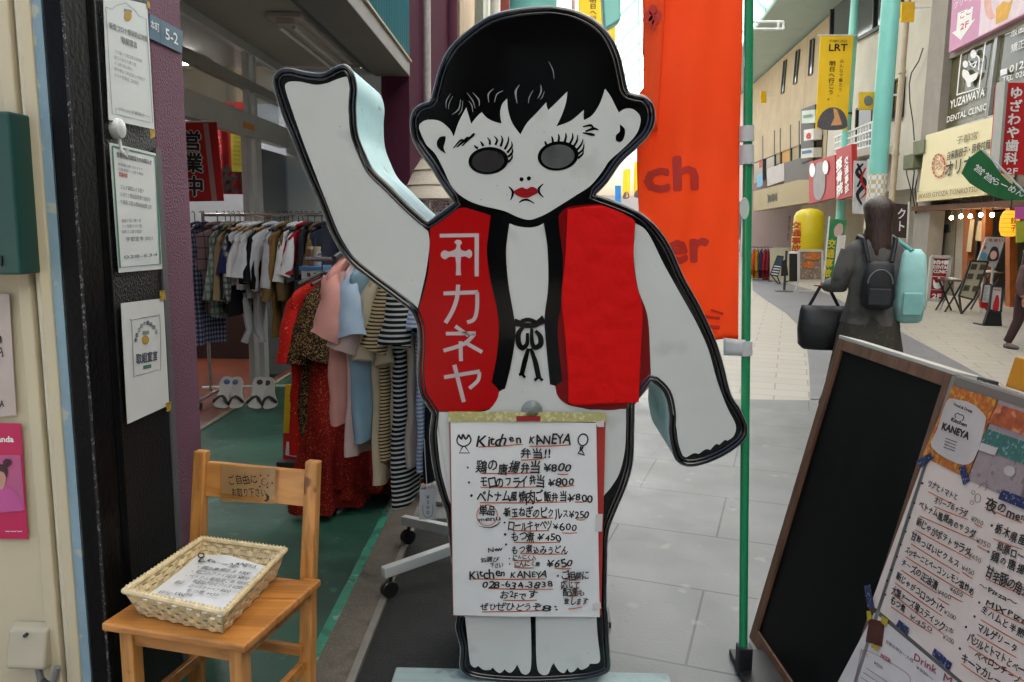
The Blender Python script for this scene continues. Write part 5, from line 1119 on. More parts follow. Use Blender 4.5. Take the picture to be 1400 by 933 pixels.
mb = MB(); [patch(mb, ell(*H((x, y))[0], 2.8, 2.8), PSg, .003) for x, y in ((507, 763), (538, 759))]; mb.build('nostrils', blackac, fs_)
mb = MB(); patch(mb, H((472, 818), (490, 804), (510, 797), (528, 804), (548, 795), (566, 800), (578, 818), (556, 832), (530, 842), (500, 838)), PSg, .003, 4); lp_ = mb.build('lips', M('lip_red', '#8e0a12', .2, .06, coat=.4), fs_)
mb = MB(); stroke(mb, H((474, 818), (500, 815), (524, 820), (550, 814), (577, 817)), .6, PSg, .0036); mb.build('lip_line', M('lip_dark', '#4c0408', .3), lp_)
blackstrokes('cheek_line', [(((452, 794), (468, 812), (468, 832), (460, 852)), [.8, 3.2, 3, .8]), (((600, 782), (582, 800), (582, 820), (600, 840)), [.8, 3.2, 3, .8])])
blackstrokes('chin_line', [(((496, 862), (512, 852), (534, 851), (562, 866)), [.8, 2.6, 2.6, .8])])
mb = MB(); patch(mb, H((184, 580, 1), (160, 584), (147, 608), (156, 634), (186, 654, 1), (176, 630), (180, 612), (184, 596)), PSg, .003, 4); patch(mb, H((924, 530, 1), (944, 548), (945, 576), (932, 602), (910, 600), (908, 576), (924, 560)), PSg, .003, 4); mb.build('ear_mark', blackac, fs_)
mb = MB()
for l_, w_ in ((((205, 400), (188, 430), (186, 462)), [.4, 1.4, .4]), (((215, 410), (200, 440), (196, 466)), [.4, 1, .4]), (((248, 425), (240, 465), (212, 488)), [.6, 2, .5]), (((258, 430), (252, 470), (238, 490)), [.4, 1.2, .4]), (((275, 395), (300, 430), (310, 462)), [.4, 1.4, .5]), (((300, 395), (325, 425), (327, 452)), [.5, 2, .5]), (((282, 430), (296, 450), (300, 478)), [.4, 1.4, .4]), (((388, 378), (366, 402), (368, 436)), [.5, 2.2, .5]), (((430, 386), (402, 402), (392, 436)), [.5, 1.8, .5]), (((498, 362), (482, 392), (488, 440)), [.5, 3, .6]), (((622, 262), (640, 300), (645, 338)), [.4, 1.4, .4]), (((588, 360), (590, 390), (576, 420)), [.4, 2, .5]), (((556, 385), (540, 415), (536, 440)), [.4, 1.4, .4]), (((604, 388), (596, 412), (586, 424)), [.4, 1.2, .4])):
    stroke(mb, H(*l_), w_, PSg, .0016)
mb.build('hair_highlight', M('hair_grey_vinyl', '#7f8180', .3), fs_)
# crease line in the leg gap and outline swell on the right leg already show the black face
# plank under the sign
pk_ = MB(); za = .06
A_, B_ = onz(541, 912, za), onz(911, 910, za)
pk_.bb(A_.x, B_.x, 2.16, 2.462, .012, za); o = pk_.build('sign_plank', M('weathered_pale_plank', '#93a5a3', .7, .12, 6, .25, 40, hook=chain(speckle(14, .6, '#6c7a78', .6, .06), grain(0, '#7d8f8d', 5, .5))), bevel=.006)
tag(o, 'pale weathered plank on the pavement under the child sign', 'plank')
o = MB().bb(A_.x + .28, B_.x - .25, 2.52, 2.82, .012, .06).build('sign_block', M('weathered_pale_plank', '#93a5a3'), bevel=.006); tag(o, 'short support block under the back of the child sign', 'block')
mb = MB(); mb.bb(.262, .282, 2.90, 2.92, .012, 1.15); mb.bb(.2, .33, 2.85, 2.97, .008, .03)
tag(mb.build('black_post', dframe), 'thin black post standing just behind the right leg of the child sign', 'post')

# ------------------------------------------------------------------ handwritten menu on the sign
def hw(t, items, pl, lift, mat, hand=1.25, bold=.02, name='handwriting'):
    mb = MB()
    for s, A, B, h in items: wr(mb, s, A, B, h, pl, hand, bold, lift)
    return mb.build(name, mat, t)
PM = PY(YS - .012)
mt = thing('menu_poster', 'white handwritten lunch menu sheet taped over the legs of the child sign', 'menu', PM(717, 843))
mb = MB(); slab(mb, [(614, 572), (828, 575), (822, 842), (619, 843)], PM, .004, -.003); mb.build('red_backing', M('red_board', '#9c2a22', .5, .06), mt)
def wavy(u, v):
    x = (616 + 4 * v) + (199 + 1 * v) * u; y = 576 + 2 * u + (265 + 1 * u) * v
    return PM(x, y) - Vector((0, .002 + .0012 * math.sin(u * 7 + v * 5) + .0012 * math.sin(v * 9 - u * 4), 0))
mb = MB(); mb.grid(30, 36, wavy); mb.build('sheet', M('laminated_paper', '#d2d2ce', .35, .04, 3, .15, 8, coat=.1), mt, smooth=True)
PMt = PM
hwm = M('marker_ink', '#131314', .5, .1)
LN = [('Kitchen', (653, 609), (714, 606), 15), ('KANEYA', (722, 608), (781, 605), 15), ('弁当!!', (710, 625), (753, 625), 13), ('鶏の唐揚弁当', (652, 645), (739, 645), 14), ('¥800', (744, 645), (782, 645), 12), ('・', (634, 643), (646, 643), 11), ('・', (635, 664), (648, 664), 11), ('・', (638, 683), (651, 683), 11),
      ('モロのフライ弁当', (656, 665), (745, 664), 13), ('¥800', (749, 664), (786, 663), 12), ('ベトナム風焼肉ご飯弁当', (653, 684), (776, 684), 13), ('¥800', (777, 685), (810, 685), 11),
      ('単品', (655, 703), (678, 703), 12), ('menu', (652, 713), (684, 711), 7), ('・', (684, 706), (695, 706), 10), ('新玉ねぎのピクルス', (689, 706), (778, 706), 12), ('¥250', (778, 708), (805, 708), 11), ('・', (685, 720), (697, 720), 10),
      ('ロールキャベツ', (695, 723), (755, 723), 11), ('¥600', (756, 724), (789, 725), 11), ('・', (686, 735), (698, 735), 10), ('もつ煮', (699, 738), (731, 738), 11), ('¥450', (735, 740), (768, 739), 11), ('・', (686, 750), (698, 750), 10), ('もつ煮込みうどん', (699, 755), (777, 757), 10),
      ('New', (668, 754), (687, 752), 6), ('お選び', (657, 768), (682, 766), 6), ('下さい', (670, 775), (688, 775), 6), ('にんにく入', (701, 764), (733, 764), 6), ('にんにく無', (703, 773), (739, 773), 6.5), ('¥650', (748, 774), (783, 774), 11), ('・', (692, 765), (700, 765), 6), ('・', (693, 773), (701, 773), 6),
      ('Kitchen', (642, 790), (692, 788), 13), ('KANEYA', (698, 789), (749, 789), 10), ('・', (758, 791), (767, 791), 10), ('028-634-3838', (659, 803), (756, 803), 10), ('お2Fです', (683, 817), (735, 817), 10), ('ぜひぜひどうぞ', (656, 833), (740, 833), 9), ('8:', (741, 834), (763, 834), 10),
      ('ご相談に', (767, 790), (805, 790), 9), ('応じて', (767, 803), (793, 803), 9), ('配達も', (769, 814), (800, 813), 8), ('致します', (771, 826), (804, 826), 9)]
hw(mt, LN, PMt, .0045, hwm)
mb = MB()
for a, b in (((654, 611), (715, 607)), ((724, 610), (780, 608)), ((712, 629), (744, 626)), ((657, 647), (739, 646)), ((762, 648), (777, 648)), ((657, 666), (745, 665)), ((762, 665), (785, 663)), ((656, 687), (775, 686)), ((786, 686), (804, 685)), ((696, 709), (776, 707)), ((788, 710), (800, 710)), ((702, 725), (751, 725)), ((768, 728), (789, 728)), ((703, 741), (766, 741)), ((711, 756), (775, 757)), ((701, 766), (731, 765)), ((703, 775), (730, 776)), ((758, 776), (781, 777)), ((646, 791), (746, 791)), ((668, 804), (756, 805)), ((688, 820), (734, 820)), ((659, 836), (745, 834)), ((772, 792), (793, 792)), ((780, 803), (792, 803)), ((775, 814), (790, 814)), ((777, 832), (796, 829))):
    stroke(mb, [a, ((a[0] + b[0]) / 2, (a[1] + b[1]) / 2 + .6), b], [1.4, 1.7, 1.2], PMt, .0042)
e_ = ell(666, 704, 14, 14); stroke(mb, e_ + [e_[0]], 1.1, PMt, .0042)
mb.build('orange_underline', M('orange_marker', '#b5562a', .6), mt)
mb = MB()
stroke(mb, [(628, 594), (625, 601), (627, 607), (634, 610), (641, 607), (644, 601), (641, 594)], 2, PMt, .0045); stroke(mb, [(627, 594), (631, 600), (633, 594), (637, 600), (641, 594)], 2.6, PMt, .0045); stroke(mb, [(633, 610), (628, 619), (642, 619), (636, 610)], 1.8, PMt, .0045, 3, False)
e_ = ell(797, 601, 6.5, 8, .2); stroke(mb, e_ + [e_[0]], 1.8, PMt, .0045); stroke(mb, [(794, 610), (793, 616), (790, 619), (799, 622), (795, 615), (797, 610)], 2.2, PMt, .0045, 3, False); stroke(mb, [(655, 719), (668, 721), (678, 718), (684, 713)], [.6, 1.2, 1.8, 1], PMt, .0045)
mb.build('doodle', hwm, mt)
tp = M('sparkle_tape', '#a7a067', .35, .12, 50, hook=speckle(90, .55, '#d0cba0', .6, .05), coat=.3)
mb = MB(); slab(mb, [(613, 563), (828, 564), (830, 577), (613, 577)], PY(YS - .017), .002); mb.build('gold_tape', tp, mt)
mb = MB(); slab(mb, [(706, 569), (739, 569), (739, 576), (706, 576)], PY(YS - .019), .001); mb.build('red_tape_mark', M('red_tape', '#8c1d22', .4), mt)
for q in ([(815, 703), (824, 703), (823, 727), (814, 727)], [(810, 826), (821, 824), (822, 832), (810, 834)], [(814, 577), (826, 576), (826, 584), (817, 584)]): mb = MB(); slab(mb, q, PY(YS - .0172), .0008); mb.build('clear_tape', M('clear_tape', '#c4bdb8', .15, .05, coat=.5), mt)
hk = MB(); c_ = PY(YS - .008)(727, 562); hk.lathe(c_, [(.034, 0), (.033, .004), (.02, .009), (.008, .014)], 24, Matrix.Rotation(rad(90), 3, 'X')); tag(hk.build('suction_cup', glass('clear_plastic', (.85, .88, .88, 1), .5), smooth=True), 'clear plastic suction cup above the handwritten menu', 'suction cup')

# ------------------------------------------------------------------ green pole with orange banner
YP = 2.56; PP = PY(YP)
fp_ = thing('flag_pole', 'green banner pole on a black base beside the child sign', 'pole', onz(1016, 921, 0))
bse = PP(1016, 885); top = PP(1024, -10); dirp = (top - bse).normalized()
b0 = bse - dirp * (bse.z / dirp.z)
MB().tube([bse, bse + dirp * 2.6], .0145, 14).build('pole', M('green_pole_enamel', '#12804f', .3, .06, 4, coat=.3), fp_, smooth=True)
MB().tube([b0 + Vector((0, 0, .012)), bse + dirp * .005], .02, 12).build('socket', M('black_sleeve', '#0e0f10', .5), fp_, smooth=True)
mb = MB(); mb.bb(b0.x - .024, b0.x + .024, b0.y - .024, b0.y + .024, .006, .11); mb.bb(b0.x - .02, b0.x + .34, b0.y - .12, b0.y + .12, .005, .03); mb.build('base', M('black_sleeve', '#0e0f10'), fp_, bevel=.004)
clipm = M('white_clip', '#b9b7b5', .4, .05)
for y0, y1 in ((174, 194), (200, 225), (466, 486)): a = PP(1022 - y0 * .008, y1); mb = MB(); mb.tube([a, a + dirp * ((y1 - y0) / 1070 * YP)], .0235, 14); mb.build('clip', clipm, fp_, smooth=True)
PP2 = PY(YP - .016); mb = MB(); slab(mb, ell(1018, 285, 6.5, 15), PP2, .001); mb.build('round_label', M('label_grey', '#a9b5a8', .5), fp_)
fl = thing('banner_flag', 'tall orange banner with dark red letters hanging from the green pole', 'banner', PP(950, 474))
def wav(px, py): return .009 * math.sin((px - 872) * .05 + py * .006) + .0045 * math.sin(px * .11 + py * .013) + .006 * mnoise.noise(Vector((px * .02, py * .008, 2))) + .03 * max(0, (900 - px) / 60)
def flagpl(px, py):
    p = ony(px, py, YP - .01); return p + Vector((0, wav(px, py), 0))
def fl_edge(v): return 876 + (4 * math.sin(v * 9)) + (6 if .25 < v < .35 else 0)
def clothmat(name, col, mix=.45):
    m = M(name, col, .7, .06, 2, .12, 10); n = m.node_tree.nodes; l = m.node_tree.links; b = n['Principled BSDF']
    tr_ = n.new('ShaderNodeBsdfTranslucent'); tr_.inputs[0].default_value = srgb(col); x = n.new('ShaderNodeMixShader'); x.inputs[0].default_value = mix
    l.new(b.outputs[0], x.inputs[1]); l.new(tr_.outputs[0], x.inputs[2]); l.new(x.outputs[0], n['Material Output'].inputs[0]); return m
ofab = clothmat('orange_banner_cloth', '#ff6316', .5)
mb = MB()
mb.grid(70, 60, lambda u, v: flagpl(fl_edge(v) + (1017 - 8 * v - fl_edge(v)) * u, -60 + (530 + 6 * math.sin(u * 5)) * v))
mb.build('cloth', ofab, fl, smooth=True, solid=.0015)
foldm = clothmat('orange_fold_cloth', '#f9560f', .35)
mb = MB(); mb.grid(10, 16, lambda u, v: flagpl(880 + (33 - 14 * v) * u, -60 + 240 * v) - Vector((0, .012 + .006 * math.sin(u * 3.14), 0))); mb.build('folded_edge', foldm, fl, smooth=True, solid=.0015)
dk = M('dark_red_print', '#b3200a', .6, .05)
PFl = PY(YP - .01); mb = MB()
def tx(s, A, B, h): wr(mb, s, A, B, h, PFl, bold=.035, lift=0)
tx('ch', (880, 262), (958, 258), 51); tx('er', (908, 360), (968, 356), 51)
stroke(mb, [(958, 432), (985, 436)], 4, PFl, 0); stroke(mb, [(962, 446), (985, 449)], 5, PFl, 0); stroke(mb, [(972, 424), (990, 430)], 3, PFl, 0)
mb.split(3)
for v_ in mb.v:
    px_ = 700 + F_PX * 1; q_ = RM.transposed() @ (v_ - EYE); px_ = 700 + F_PX * q_.x / -q_.z; py_ = 466.5 - F_PX * q_.y / -q_.z
    v_.y += wav(px_, py_) - .0032
mb.build('lettering', dk, fl)
mb = MB()
for cx, cy_ in ((891, 17), (885, 25), (897, 25), (891, 32)): patch(mb, ell(cx, cy_, 6, 7.5), PFl, 0)
stroke(mb, [(892, 30), (890, 40), (893, 47)], 2, PFl, 0)
for v_ in mb.v: v_.y += wav(889, 25) - .034
mb.build('clover_print', dk, fl)
mb = MB()
mb.grid(8, 3, lambda u, v: PP(988 + 30 * u, 461 + 3 * u + (24 - 3 * u) * v) - Vector((0, .012 + .012 * math.sin(u * 3), 0))); mb.build('strap', clipm, fl, smooth=True, solid=.001)

# ------------------------------------------------------------------ blackboard stand and menu panel
B1 = onz(1025, 872, 0); T1 = ony(1147, 463, B1.y); T2 = onz(1308, 515, T1.z); B2 = B1 + (T2 - T1)
sb_ = thing('blackboard_stand', 'tall leaning blackboard with a dark wood frame, empty of writing', 'blackboard', (B1 + B2) / 2)
ua = (T2 - T1).normalized(); va = (T1 - B1).normalized(); na = ua.cross(va).normalized()
if na.dot(EYE - B1) < 0: na = -na
Wb = (T2 - T1).length; Hb = (T1 - B1).length; fwd = .046
wal = M('walnut_frame', '#6b4935', .5, .15, 5, .15, 60, hook=grain(2, '#3a241a', 6, .7))
mb = MB(); mb.obox(B1 + ua * .03 + va * .03 - na * .014, ua * (Wb - .06), va * (Hb - .06), na * .008); mb.build('board', M('chalkboard_black', '#030303', .55, .4, 3, spec=.15, hook=chain(speckle(3, .58, '#101010', .6, .15), speckle(160, .74, '#555552', .5, .02))), sb_)
mb = MB(); dz = -na * .024
mb.obox(B1 + dz, ua * fwd, va * Hb, na * .028); mb.obox(B2 - ua * fwd + dz, ua * fwd, va * Hb, na * .028)
mb.obox(B1 + ua * fwd + dz, ua * (Wb - 2 * fwd), va * fwd * 1.2, na * .0275); mb.obox(T1 - va * fwd * .8 + ua * fwd + dz, ua * (Wb - 2 * fwd), va * fwd * .8, na * .0275); mb.build('frame', wal, sb_, bevel=.002)
mb = MB(); mb.obox(T1 - na * .085 - va * .0 + Vector((0, 0, .001)), ua * Wb, na * .088, va * .012); mb.build('top_ledge', M('pale_alu_ledge', '#b3b0a6', .4, .08, 6, .1, 60, metal=.3), sb_, bevel=.002)
mb = MB(); bk_ = Vector((.52, .02, 0))
for s in (.02, Wb - .05):
    t_ = T1 + ua * s - na * .06; mb.bar(t_, Vector((t_.x + .40, t_.y, .004)), .03, .02)
mb.build('rear_leg', wal, sb_)
# menu panel stand next to it
PMn = lambda px, py: onp(px, py, T2 + na * .012, na)
mp = thing('menu_stand', 'leaning panel of handwritten night menu sheets beside the blackboard', 'menu stand', PMn(1150, 933))
mq = [(1306, 517), (1420, 552), (1420, 1020), (1120, 1015)]
e0, e1 = PMn(1306, 515), PMn(1145, 945)
o0 = T2 + na * .002 + ua * .004
mb = MB(); mb.obox(o0 - va * 1.1, ua * .62, va * 1.1, na * .008); mb.build('panel', M('panel_grey_wood', '#6a6258', .6, .1, 3), mp)
mb = MB(); mb.obox(o0 - va * 1.1 - ua * .002, ua * .016, va * 1.1, na * .012); mb.build('edge_trim', M('silver_trim', '#8f8c86', .35, .1, 5, metal=.5), mp)
mb = MB()
for s in (.05, .55): a = o0 + ua * s - va * .02 - na * .02; mb.bar(a, Vector((a.x + .35, a.y, .006)), .03, .02)
mb.build('rear_leg', dframe, mp)
kraft = M('cream_menu_paper', '#cdbcae', .6, .05, 3, .06, 10)
mb = MB(); slab(mb, [(1270, 628), (1284, 632), (1440, 706), (1440, 1010), (1350, 960), (1196, 830), (1193, 822), (1260, 640)], PMn, .001, .002); mb.build('night_menu_sheet', kraft, mp)
mb = MB(); slab(mb, [(1196, 838), (1352, 968), (1440, 1030), (1100, 1020)], PMn, .001, .0015); dm = mb.build('drink_menu_sheet', M('pale_drink_paper', '#c6bcb4', .55, .05), mp)
# leaflets
def leaf(q, mat, nm='leaflet', lf=.004):
    mb = MB(); slab(mb, q, PMn, .001, lf); return mb.build(nm, mat, mp)
orange_food = M('food_print', '#a8571c', .5, .4, 90, hook=chain(speckle(60, .55, '#c08a2a', .8, .05), speckle(110, .6, '#5a6a22', .6, .04)))
l1 = leaf([(1304, 528), (1365, 547), (1324, 655), (1263, 624)], orange_food)
mb = MB(); patch(mb, [(1297, 549), (1310, 547), (1330, 552), (1347, 566), (1350, 580), (1334, 630), (1310, 634), (1276, 612), (1284, 588)], PMn, .0056, 3); mb.build('white_oval', M('leaf_white', '#b3a9a2', .5), l1)
mb = MB(); wr(mb, 'Food & Drink', (1307, 555), (1332, 566), 5, PMn, bold=.01, lift=.007); wr(mb, 'Kitchen', (1303, 576), (1325, 585), 6, PMn, bold=.04, lift=.007); wr(mb, 'KANEYA', (1290, 587), (1327, 602), 11, PMn, bold=.05, lift=.007)
stroke(mb, [(1310, 572), (1309, 568), (1313, 566), (1316, 568), (1320, 569), (1321, 573), (1318, 577)], 1, PMn, .007)
for k in range(4): stroke(mb, [(1296 - k, 600 + k * 4), (1312 - k, 606 + k * 4)], .9, PMn, .007)
mb.build('lettering', M('dark_brown_ink', '#2b1d18', .6), l1)
l2 = leaf([(1368, 548), (1440, 572), (1400, 690), (1325, 656)], M('menu_grey_print', '#8f7f7c', .5, .12, 40, hook=speckle(50, .62, '#5c4e4c', .6, .03)))
mb = MB(); patch(mb, [(1366, 553), (1440, 577), (1430, 605), (1354, 579)], PMn, .0056); mb.build('food_photo', M('fried_print', '#9c4a26', .5, .4, 40, hook=speckle(30, .55, '#c9815a', .8, .08)), l2)
mb = MB(); patch(mb, [(1352, 587), (1425, 612), (1414, 640), (1341, 612)], PMn, .0056); mb.build('green_field', M('teal_print', '#2f5f56', .5, .2, 60, hook=speckle(90, .6, '#8aa39c', .6, .03)), l2)
mb = MB(); patch(mb, [(1345, 606), (1368, 614), (1364, 624), (1341, 616)], PMn, .007); patch(mb, ell(1384, 645, 8, 7, .4), PMn, .007); mb.build('pale_label', M('leaf_white', '#b3a9a2'), l2)
l3 = leaf([(1402, 660), (1440, 672), (1440, 712), (1394, 694)], M('kraft_card', '#8a7350', .7))
yl = MB(); o_ = o0 - na * .07 - va * .05; yl.obox(o_ + ua * .12 + va * .06, ua * .5, va * .08, na * .02); yl.build('yellow_header', M('amber_panel', '#b57a12', .4, .08, 3), mp, bevel=.004)
yl = MB(); yl.obox(o_ + ua * .02 + va * .02, ua * .05, va * .045, na * .03); yl.build('black_clip', dframe, mp, bevel=.003)
navy = M('navy_dotted_tape', '#161d44', .5, .1, 40, hook=speckle(150, .6, '#7d86a8', .9, .02))
tapes = [[(1255, 632), (1275, 620), (1279, 626), (1262, 640)], [(1314, 640), (1323, 637), (1329, 658), (1320, 664)], [(1373, 670), (1410, 684), (1410, 700), (1368, 683)], [(1184, 802), (1192, 800), (1198, 830), (1190, 834)], [(1232, 848), (1246, 860), (1243, 870), (1228, 856)], [(1281, 887), (1305, 908), (1301, 918), (1277, 896)]]
for q in tapes: leaf(q, navy, 'navy_tape', .0065)
MN = [('・', (1257, 662), (1268, 667), 12), ('ツナとトマトと', (1270, 664), (1311, 686), 11), ('オリーブのサラダ', (1279, 688), (1324, 708), 11), ('・', (1246, 690), (1257, 695), 12), ('ベトナム風焼肉のサラダ', (1258, 693), (1334, 738), 12), ('・', (1240, 709), (1251, 714), 12), ('新じゃがポテトサラダ', (1254, 717), (1328, 762), 12), ('・', (1234, 729), (1245, 734), 12), ('甘酢っぱいピクルス', (1247, 737), (1313, 778), 12), ('・', (1227, 747), (1238, 752), 12), ('ズッキーニとベーコンレモン塩炒め', (1239, 755), (1333, 814), 11), ('・', (1222, 764), (1233, 769), 12), ('チーズの正油漬', (1234, 772), (1282, 806), 12), ('・', (1214, 781), (1225, 786), 12), ('新じゃがコロッケ1ケ', (1227, 791), (1292, 840), 12), ('・', (1209, 796), (1220, 801), 12), ('大葉チーズ揚スティック', (1221, 810), (1293, 864), 12), ('・', (1206, 814), (1217, 820), 12), ('もつ煮', (1219, 824), (1239, 838), 12),
      ('夜のmenu', (1349, 694), (1412, 720), 17), ('・', (1350, 722), (1364, 728), 15), ('栃木県産', (1362, 728), (1404, 746), 16), ('和豚ロース', (1364, 752), (1412, 772), 14), ('・', (1346, 757), (1360, 763), 15), ('鶏の唐揚', (1356, 766), (1402, 788), 16), ('甘辛豚の角煮', (1349, 788), (1410, 818), 16), ('〜Pizza〜', (1340, 803), (1392, 830), 9), ('MIX Pizza', (1351, 828), (1410, 857), 10), ('・', (1335, 828), (1347, 834), 14), ('生ハムと半熟卵', (1343, 838), (1412, 880), 13), ('・', (1328, 846), (1340, 852), 14), ('マルゲリータ', (1338, 862), (1392, 894), 14), ('・', (1316, 860), (1328, 866), 14), ('バジルとトマトとベーコン', (1325, 876), (1420, 934), 13), ('ペペロンチーノ', (1335, 898), (1398, 936), 12), ('・', (1308, 890), (1320, 896), 14), ('キーマカレー', (1317, 903), (1370, 942), 14)]
hw(mp, [(a, b, c, d * .86) for a, b, c, d in MN], PMn, .0045, hwm, 1.1, .018)
LT = [('¥700', (1329, 712), (1346, 720), 8), ('¥750', (1336, 742), (1356, 751), 8), ('¥650', (1326, 762), (1343, 771), 8), ('¥450', (1316, 779), (1334, 788), 8), ('¥650', (1300, 808), (1318, 818), 8), ('¥400', (1283, 812), (1302, 822), 8), ('¥200', (1292, 840), (1309, 850), 8), ('2本', (1294, 862), (1306, 868), 7), ('¥200', (1291, 874), (1306, 882), 8), ('¥450', (1245, 846), (1276, 866), 8)]
hw(mp, LT, PMn, .0045, M('thin_marker', '#4d4640', .6), .6, 0., 'price_handwriting')
mb = MB()
for a, b in (((1271, 673), (1308, 691)), ((1279, 693), (1325, 711)), ((1259, 706), (1340, 741)), ((1253, 725), (1330, 766)), ((1247, 744), (1314, 785)), ((1240, 757 + 5), (1332, 818)), ((1234, 780), (1283, 812)), ((1226, 798), (1290, 843)), ((1222, 812), (1292, 868)), ((1220, 830), (1276, 867)), ((1334, 716), (1345, 722)), ((1338, 747), (1354, 755)), ((1348, 694), (1400, 716)), ((1360, 737), (1400, 752)), ((1350, 792), (1405, 816)), ((1352, 830), (1405, 856)), ((1343, 848), (1405, 884)), ((1338, 868), (1392, 900)), ((1327, 884), (1405, 934)), ((1316, 908), (1360, 938)), ((1300, 814), (1318, 824)), ((1284, 818), (1300, 828)), ((1318, 783), (1332, 792))):
    stroke(mb, [a, ((a[0] + b[0]) / 2, (a[1] + b[1]) / 2 + .5), b], [1.2, 1.5, 1.1], PMn, .0042)
mb.build('orange_underline', M('orange_marker', '#b5562a'), mp)
mb = MB(); stroke(mb, [(1340, 668), (1346, 662), (1352, 664), (1349, 672)], .8, PMn, .0045); e_ = ell(1339, 682, 4, 6); stroke(mb, e_ + [e_[0]], .8, PMn, .0045); e_ = ell(1333, 674, 2.5, 2.5); stroke(mb, e_ + [e_[0]], .7, PMn, .0045); e_ = ell(1331, 688, 2.5, 2.5); stroke(mb, e_ + [e_[0]], .7, PMn, .0045); mb.build('doodle', M('thin_marker', '#4d4640'), mp)
mb = MB(); wr(mb, 'Drink', (1250, 902), (1281, 922), 12, PMn, bold=.015, lift=.0035); wr(mb, 'Menu', (1290, 930), (1330, 956), 13, PMn, bold=.015, lift=.0035); wr(mb, 'BEER', (1205, 899), (1219, 908), 7, PMn, bold=.02, lift=.0035); wr(mb, '生ビール', (1177, 892), (1188, 900), 6, PMn, lift=.0035); mb.build('pink_lettering', M('dull_pink_ink', '#96404a', .6), dm)
mb = MB(); wr(mb, 'お飲み物お一人様', (1212, 879), (1250, 907), 5, PMn, .3, .0, .0035); wr(mb, '¥500', (1196, 908), (1208, 916), 5, PMn, lift=.0035); wr(mb, '¥300〜', (1254, 914), (1278, 932), 5, PMn, lift=.0035)
for k in range(5): stroke(mb, [(1186 - 4 * k, 914 + 6 * k), (1216 - 4 * k, 934 + 6 * k)], .7, PMn, .0035)
mb.build('small_lettering', M('thin_marker', '#4d4640'), dm)
mb = MB(); stroke(mb, smooth_open([(1166, 960), (1176, 905), (1186, 890), (1240, 920), (1246, 935)], 4), .6, PMn, .0035, smooth=False); mb.build('frame_line', M('dull_pink_ink', '#96404a'), dm)
g = leaf([(1190, 846), (1211, 851), (1207, 885), (1185, 878)], M('iced_tea_print', '#4a1a12', .4, .3, 30), 'glass_picture', .0035)
mb = MB()
for q in ([(1187, 836), (1192, 836), (1195, 846), (1188, 850)], [(1207, 842), (1217, 848), (1214, 858), (1207, 852)], [(1195, 880), (1205, 886), (1202, 891), (1193, 885)]): patch(mb, q, PMn, .005)
mb.build('yellow_cut_edge', M('yellow_cut', '#a58f1a', .6), g)
mb = MB(); mb.obox(o0 - na * .05 + va * .0, ua * .3, va * .006, na * .05); mb.build('clear_ledge', M('acrylic_ledge', '#8f8b84', .2, .1), mp)

# ------------------------------------------------------------------ chair, basket, cards
pine = M('varnished_pine', '#c98c48', .45, .14, 5, .1, 40, coat=.15, hook=chain(grain(2, '#84501f', 8, .65), speckle(9, .7, '#5a2d10', .8, .04)))
pine_s = M('varnished_pine_seat', '#c2813c', .4, .1, 3, .06, 40, coat=.25, hook=chain(grain(0, '#7c4818', 7, .7), speckle(8, .71, '#4d270d', .9, .03)))
FL, FR, BR = onz(138, 853, .45), onz(335, 884, .45), onz(412, 789, .45)
FL.z = FR.z = BR.z = 0
ca = (FR - FL).normalized(); cb = Vector((-ca.y, ca.x, 0)); CW = (FR - FL).length; CD = (BR - FR).dot(cb)
def cp(s, t, z): return FL + ca * s + cb * t + Vector((0, 0, z))
ch = thing('wooden_chair', 'pine wooden chair holding a basket beside the black pillar', 'chair', cp(CW / 2, CD / 2, .019))
mb = MB(); mb.prism([cp(0, 0, .428), cp(CW, 0, .428), cp(CW + .006, CD, .428), cp(CW - .05, CD, .428), cp(CW - .05, CD - .02, .428), cp(.05, CD - .02, .428), cp(.05, CD, .428), cp(0, CD, .428)], (0, 0, .024)); mb.build('seat', pine_s, ch, bevel=.006)
zf = .019; lw = .042
for s in (.03, CW - .072): mb = MB(); mb.bar(cp(s + lw / 2, .05, zf), cp(s + lw / 2, .05, .428), lw, lw, ca); mb.build('leg', pine, ch, bevel=.004)
tpl = ony(275, 617, cp(0, CD + .07, 0).y); tpr = ony(425, 632, cp(CW, CD + .05, 0).y); zt = (tpl.z + tpr.z) / 2
for s in (-.022, CW - .068):
    mb = MB(); q = [(CD - .04, zf), (CD - .005, .45), (CD + .05, zt), (CD + .082, zt), (CD + .035, .45), (CD - .0, zf)]
    mb.prism([cp(s, a, b) for a, b in q], ca * .044); mb.build('back_post', pine, ch, bevel=.005)
def bkp(z): return CD + .0 + (z - .45) / (zt - .45) * .055 + .008
mb = MB(); z0, z1 = zt - .145, zt - .035
mb.prism([cp(.022, bkp(z0), z0), cp(.022, bkp(z1), z1), cp(.022, bkp(z1) + .02, z1), cp(.022, bkp(z0) + .02, z0)], ca * (CW - .09)); mb.build('backrest', M('varnished_pine_rail', '#c98c48', .4, .1, 3, .05, 40, coat=.25, hook=grain(0, '#8a5220', 5, .5)), ch, bevel=.003)
mb = MB(); mb.obox(cp(.06, .04, .375), ca * (CW - .12), cb * .02, Vector((0, 0, .053))); mb.obox(cp(.04, .07, .375), cb * (CD - .1), ca * .02, Vector((0, 0, .053))); mb.obox(cp(CW - .06, .07, .375), cb * (CD - .1), ca * .02, Vector((0, 0, .053))); mb.build('apron', pine_s, ch)
for s in (.045, CW - .06): mb = MB(); mb.bar(cp(s + .01, .06, .17), cp(s + .01, CD - .02, .17), .02, .034, ca); mb.build('stretcher', pine_s, ch, bevel=.003)
mb = MB(); mb.bar(cp(.05, CD - .03, .22), cp(CW - .05, CD - .03, .22), .034, .018, Vector((0, 0, 1))); mb.build('stretcher', pine_s, ch, bevel=.003)
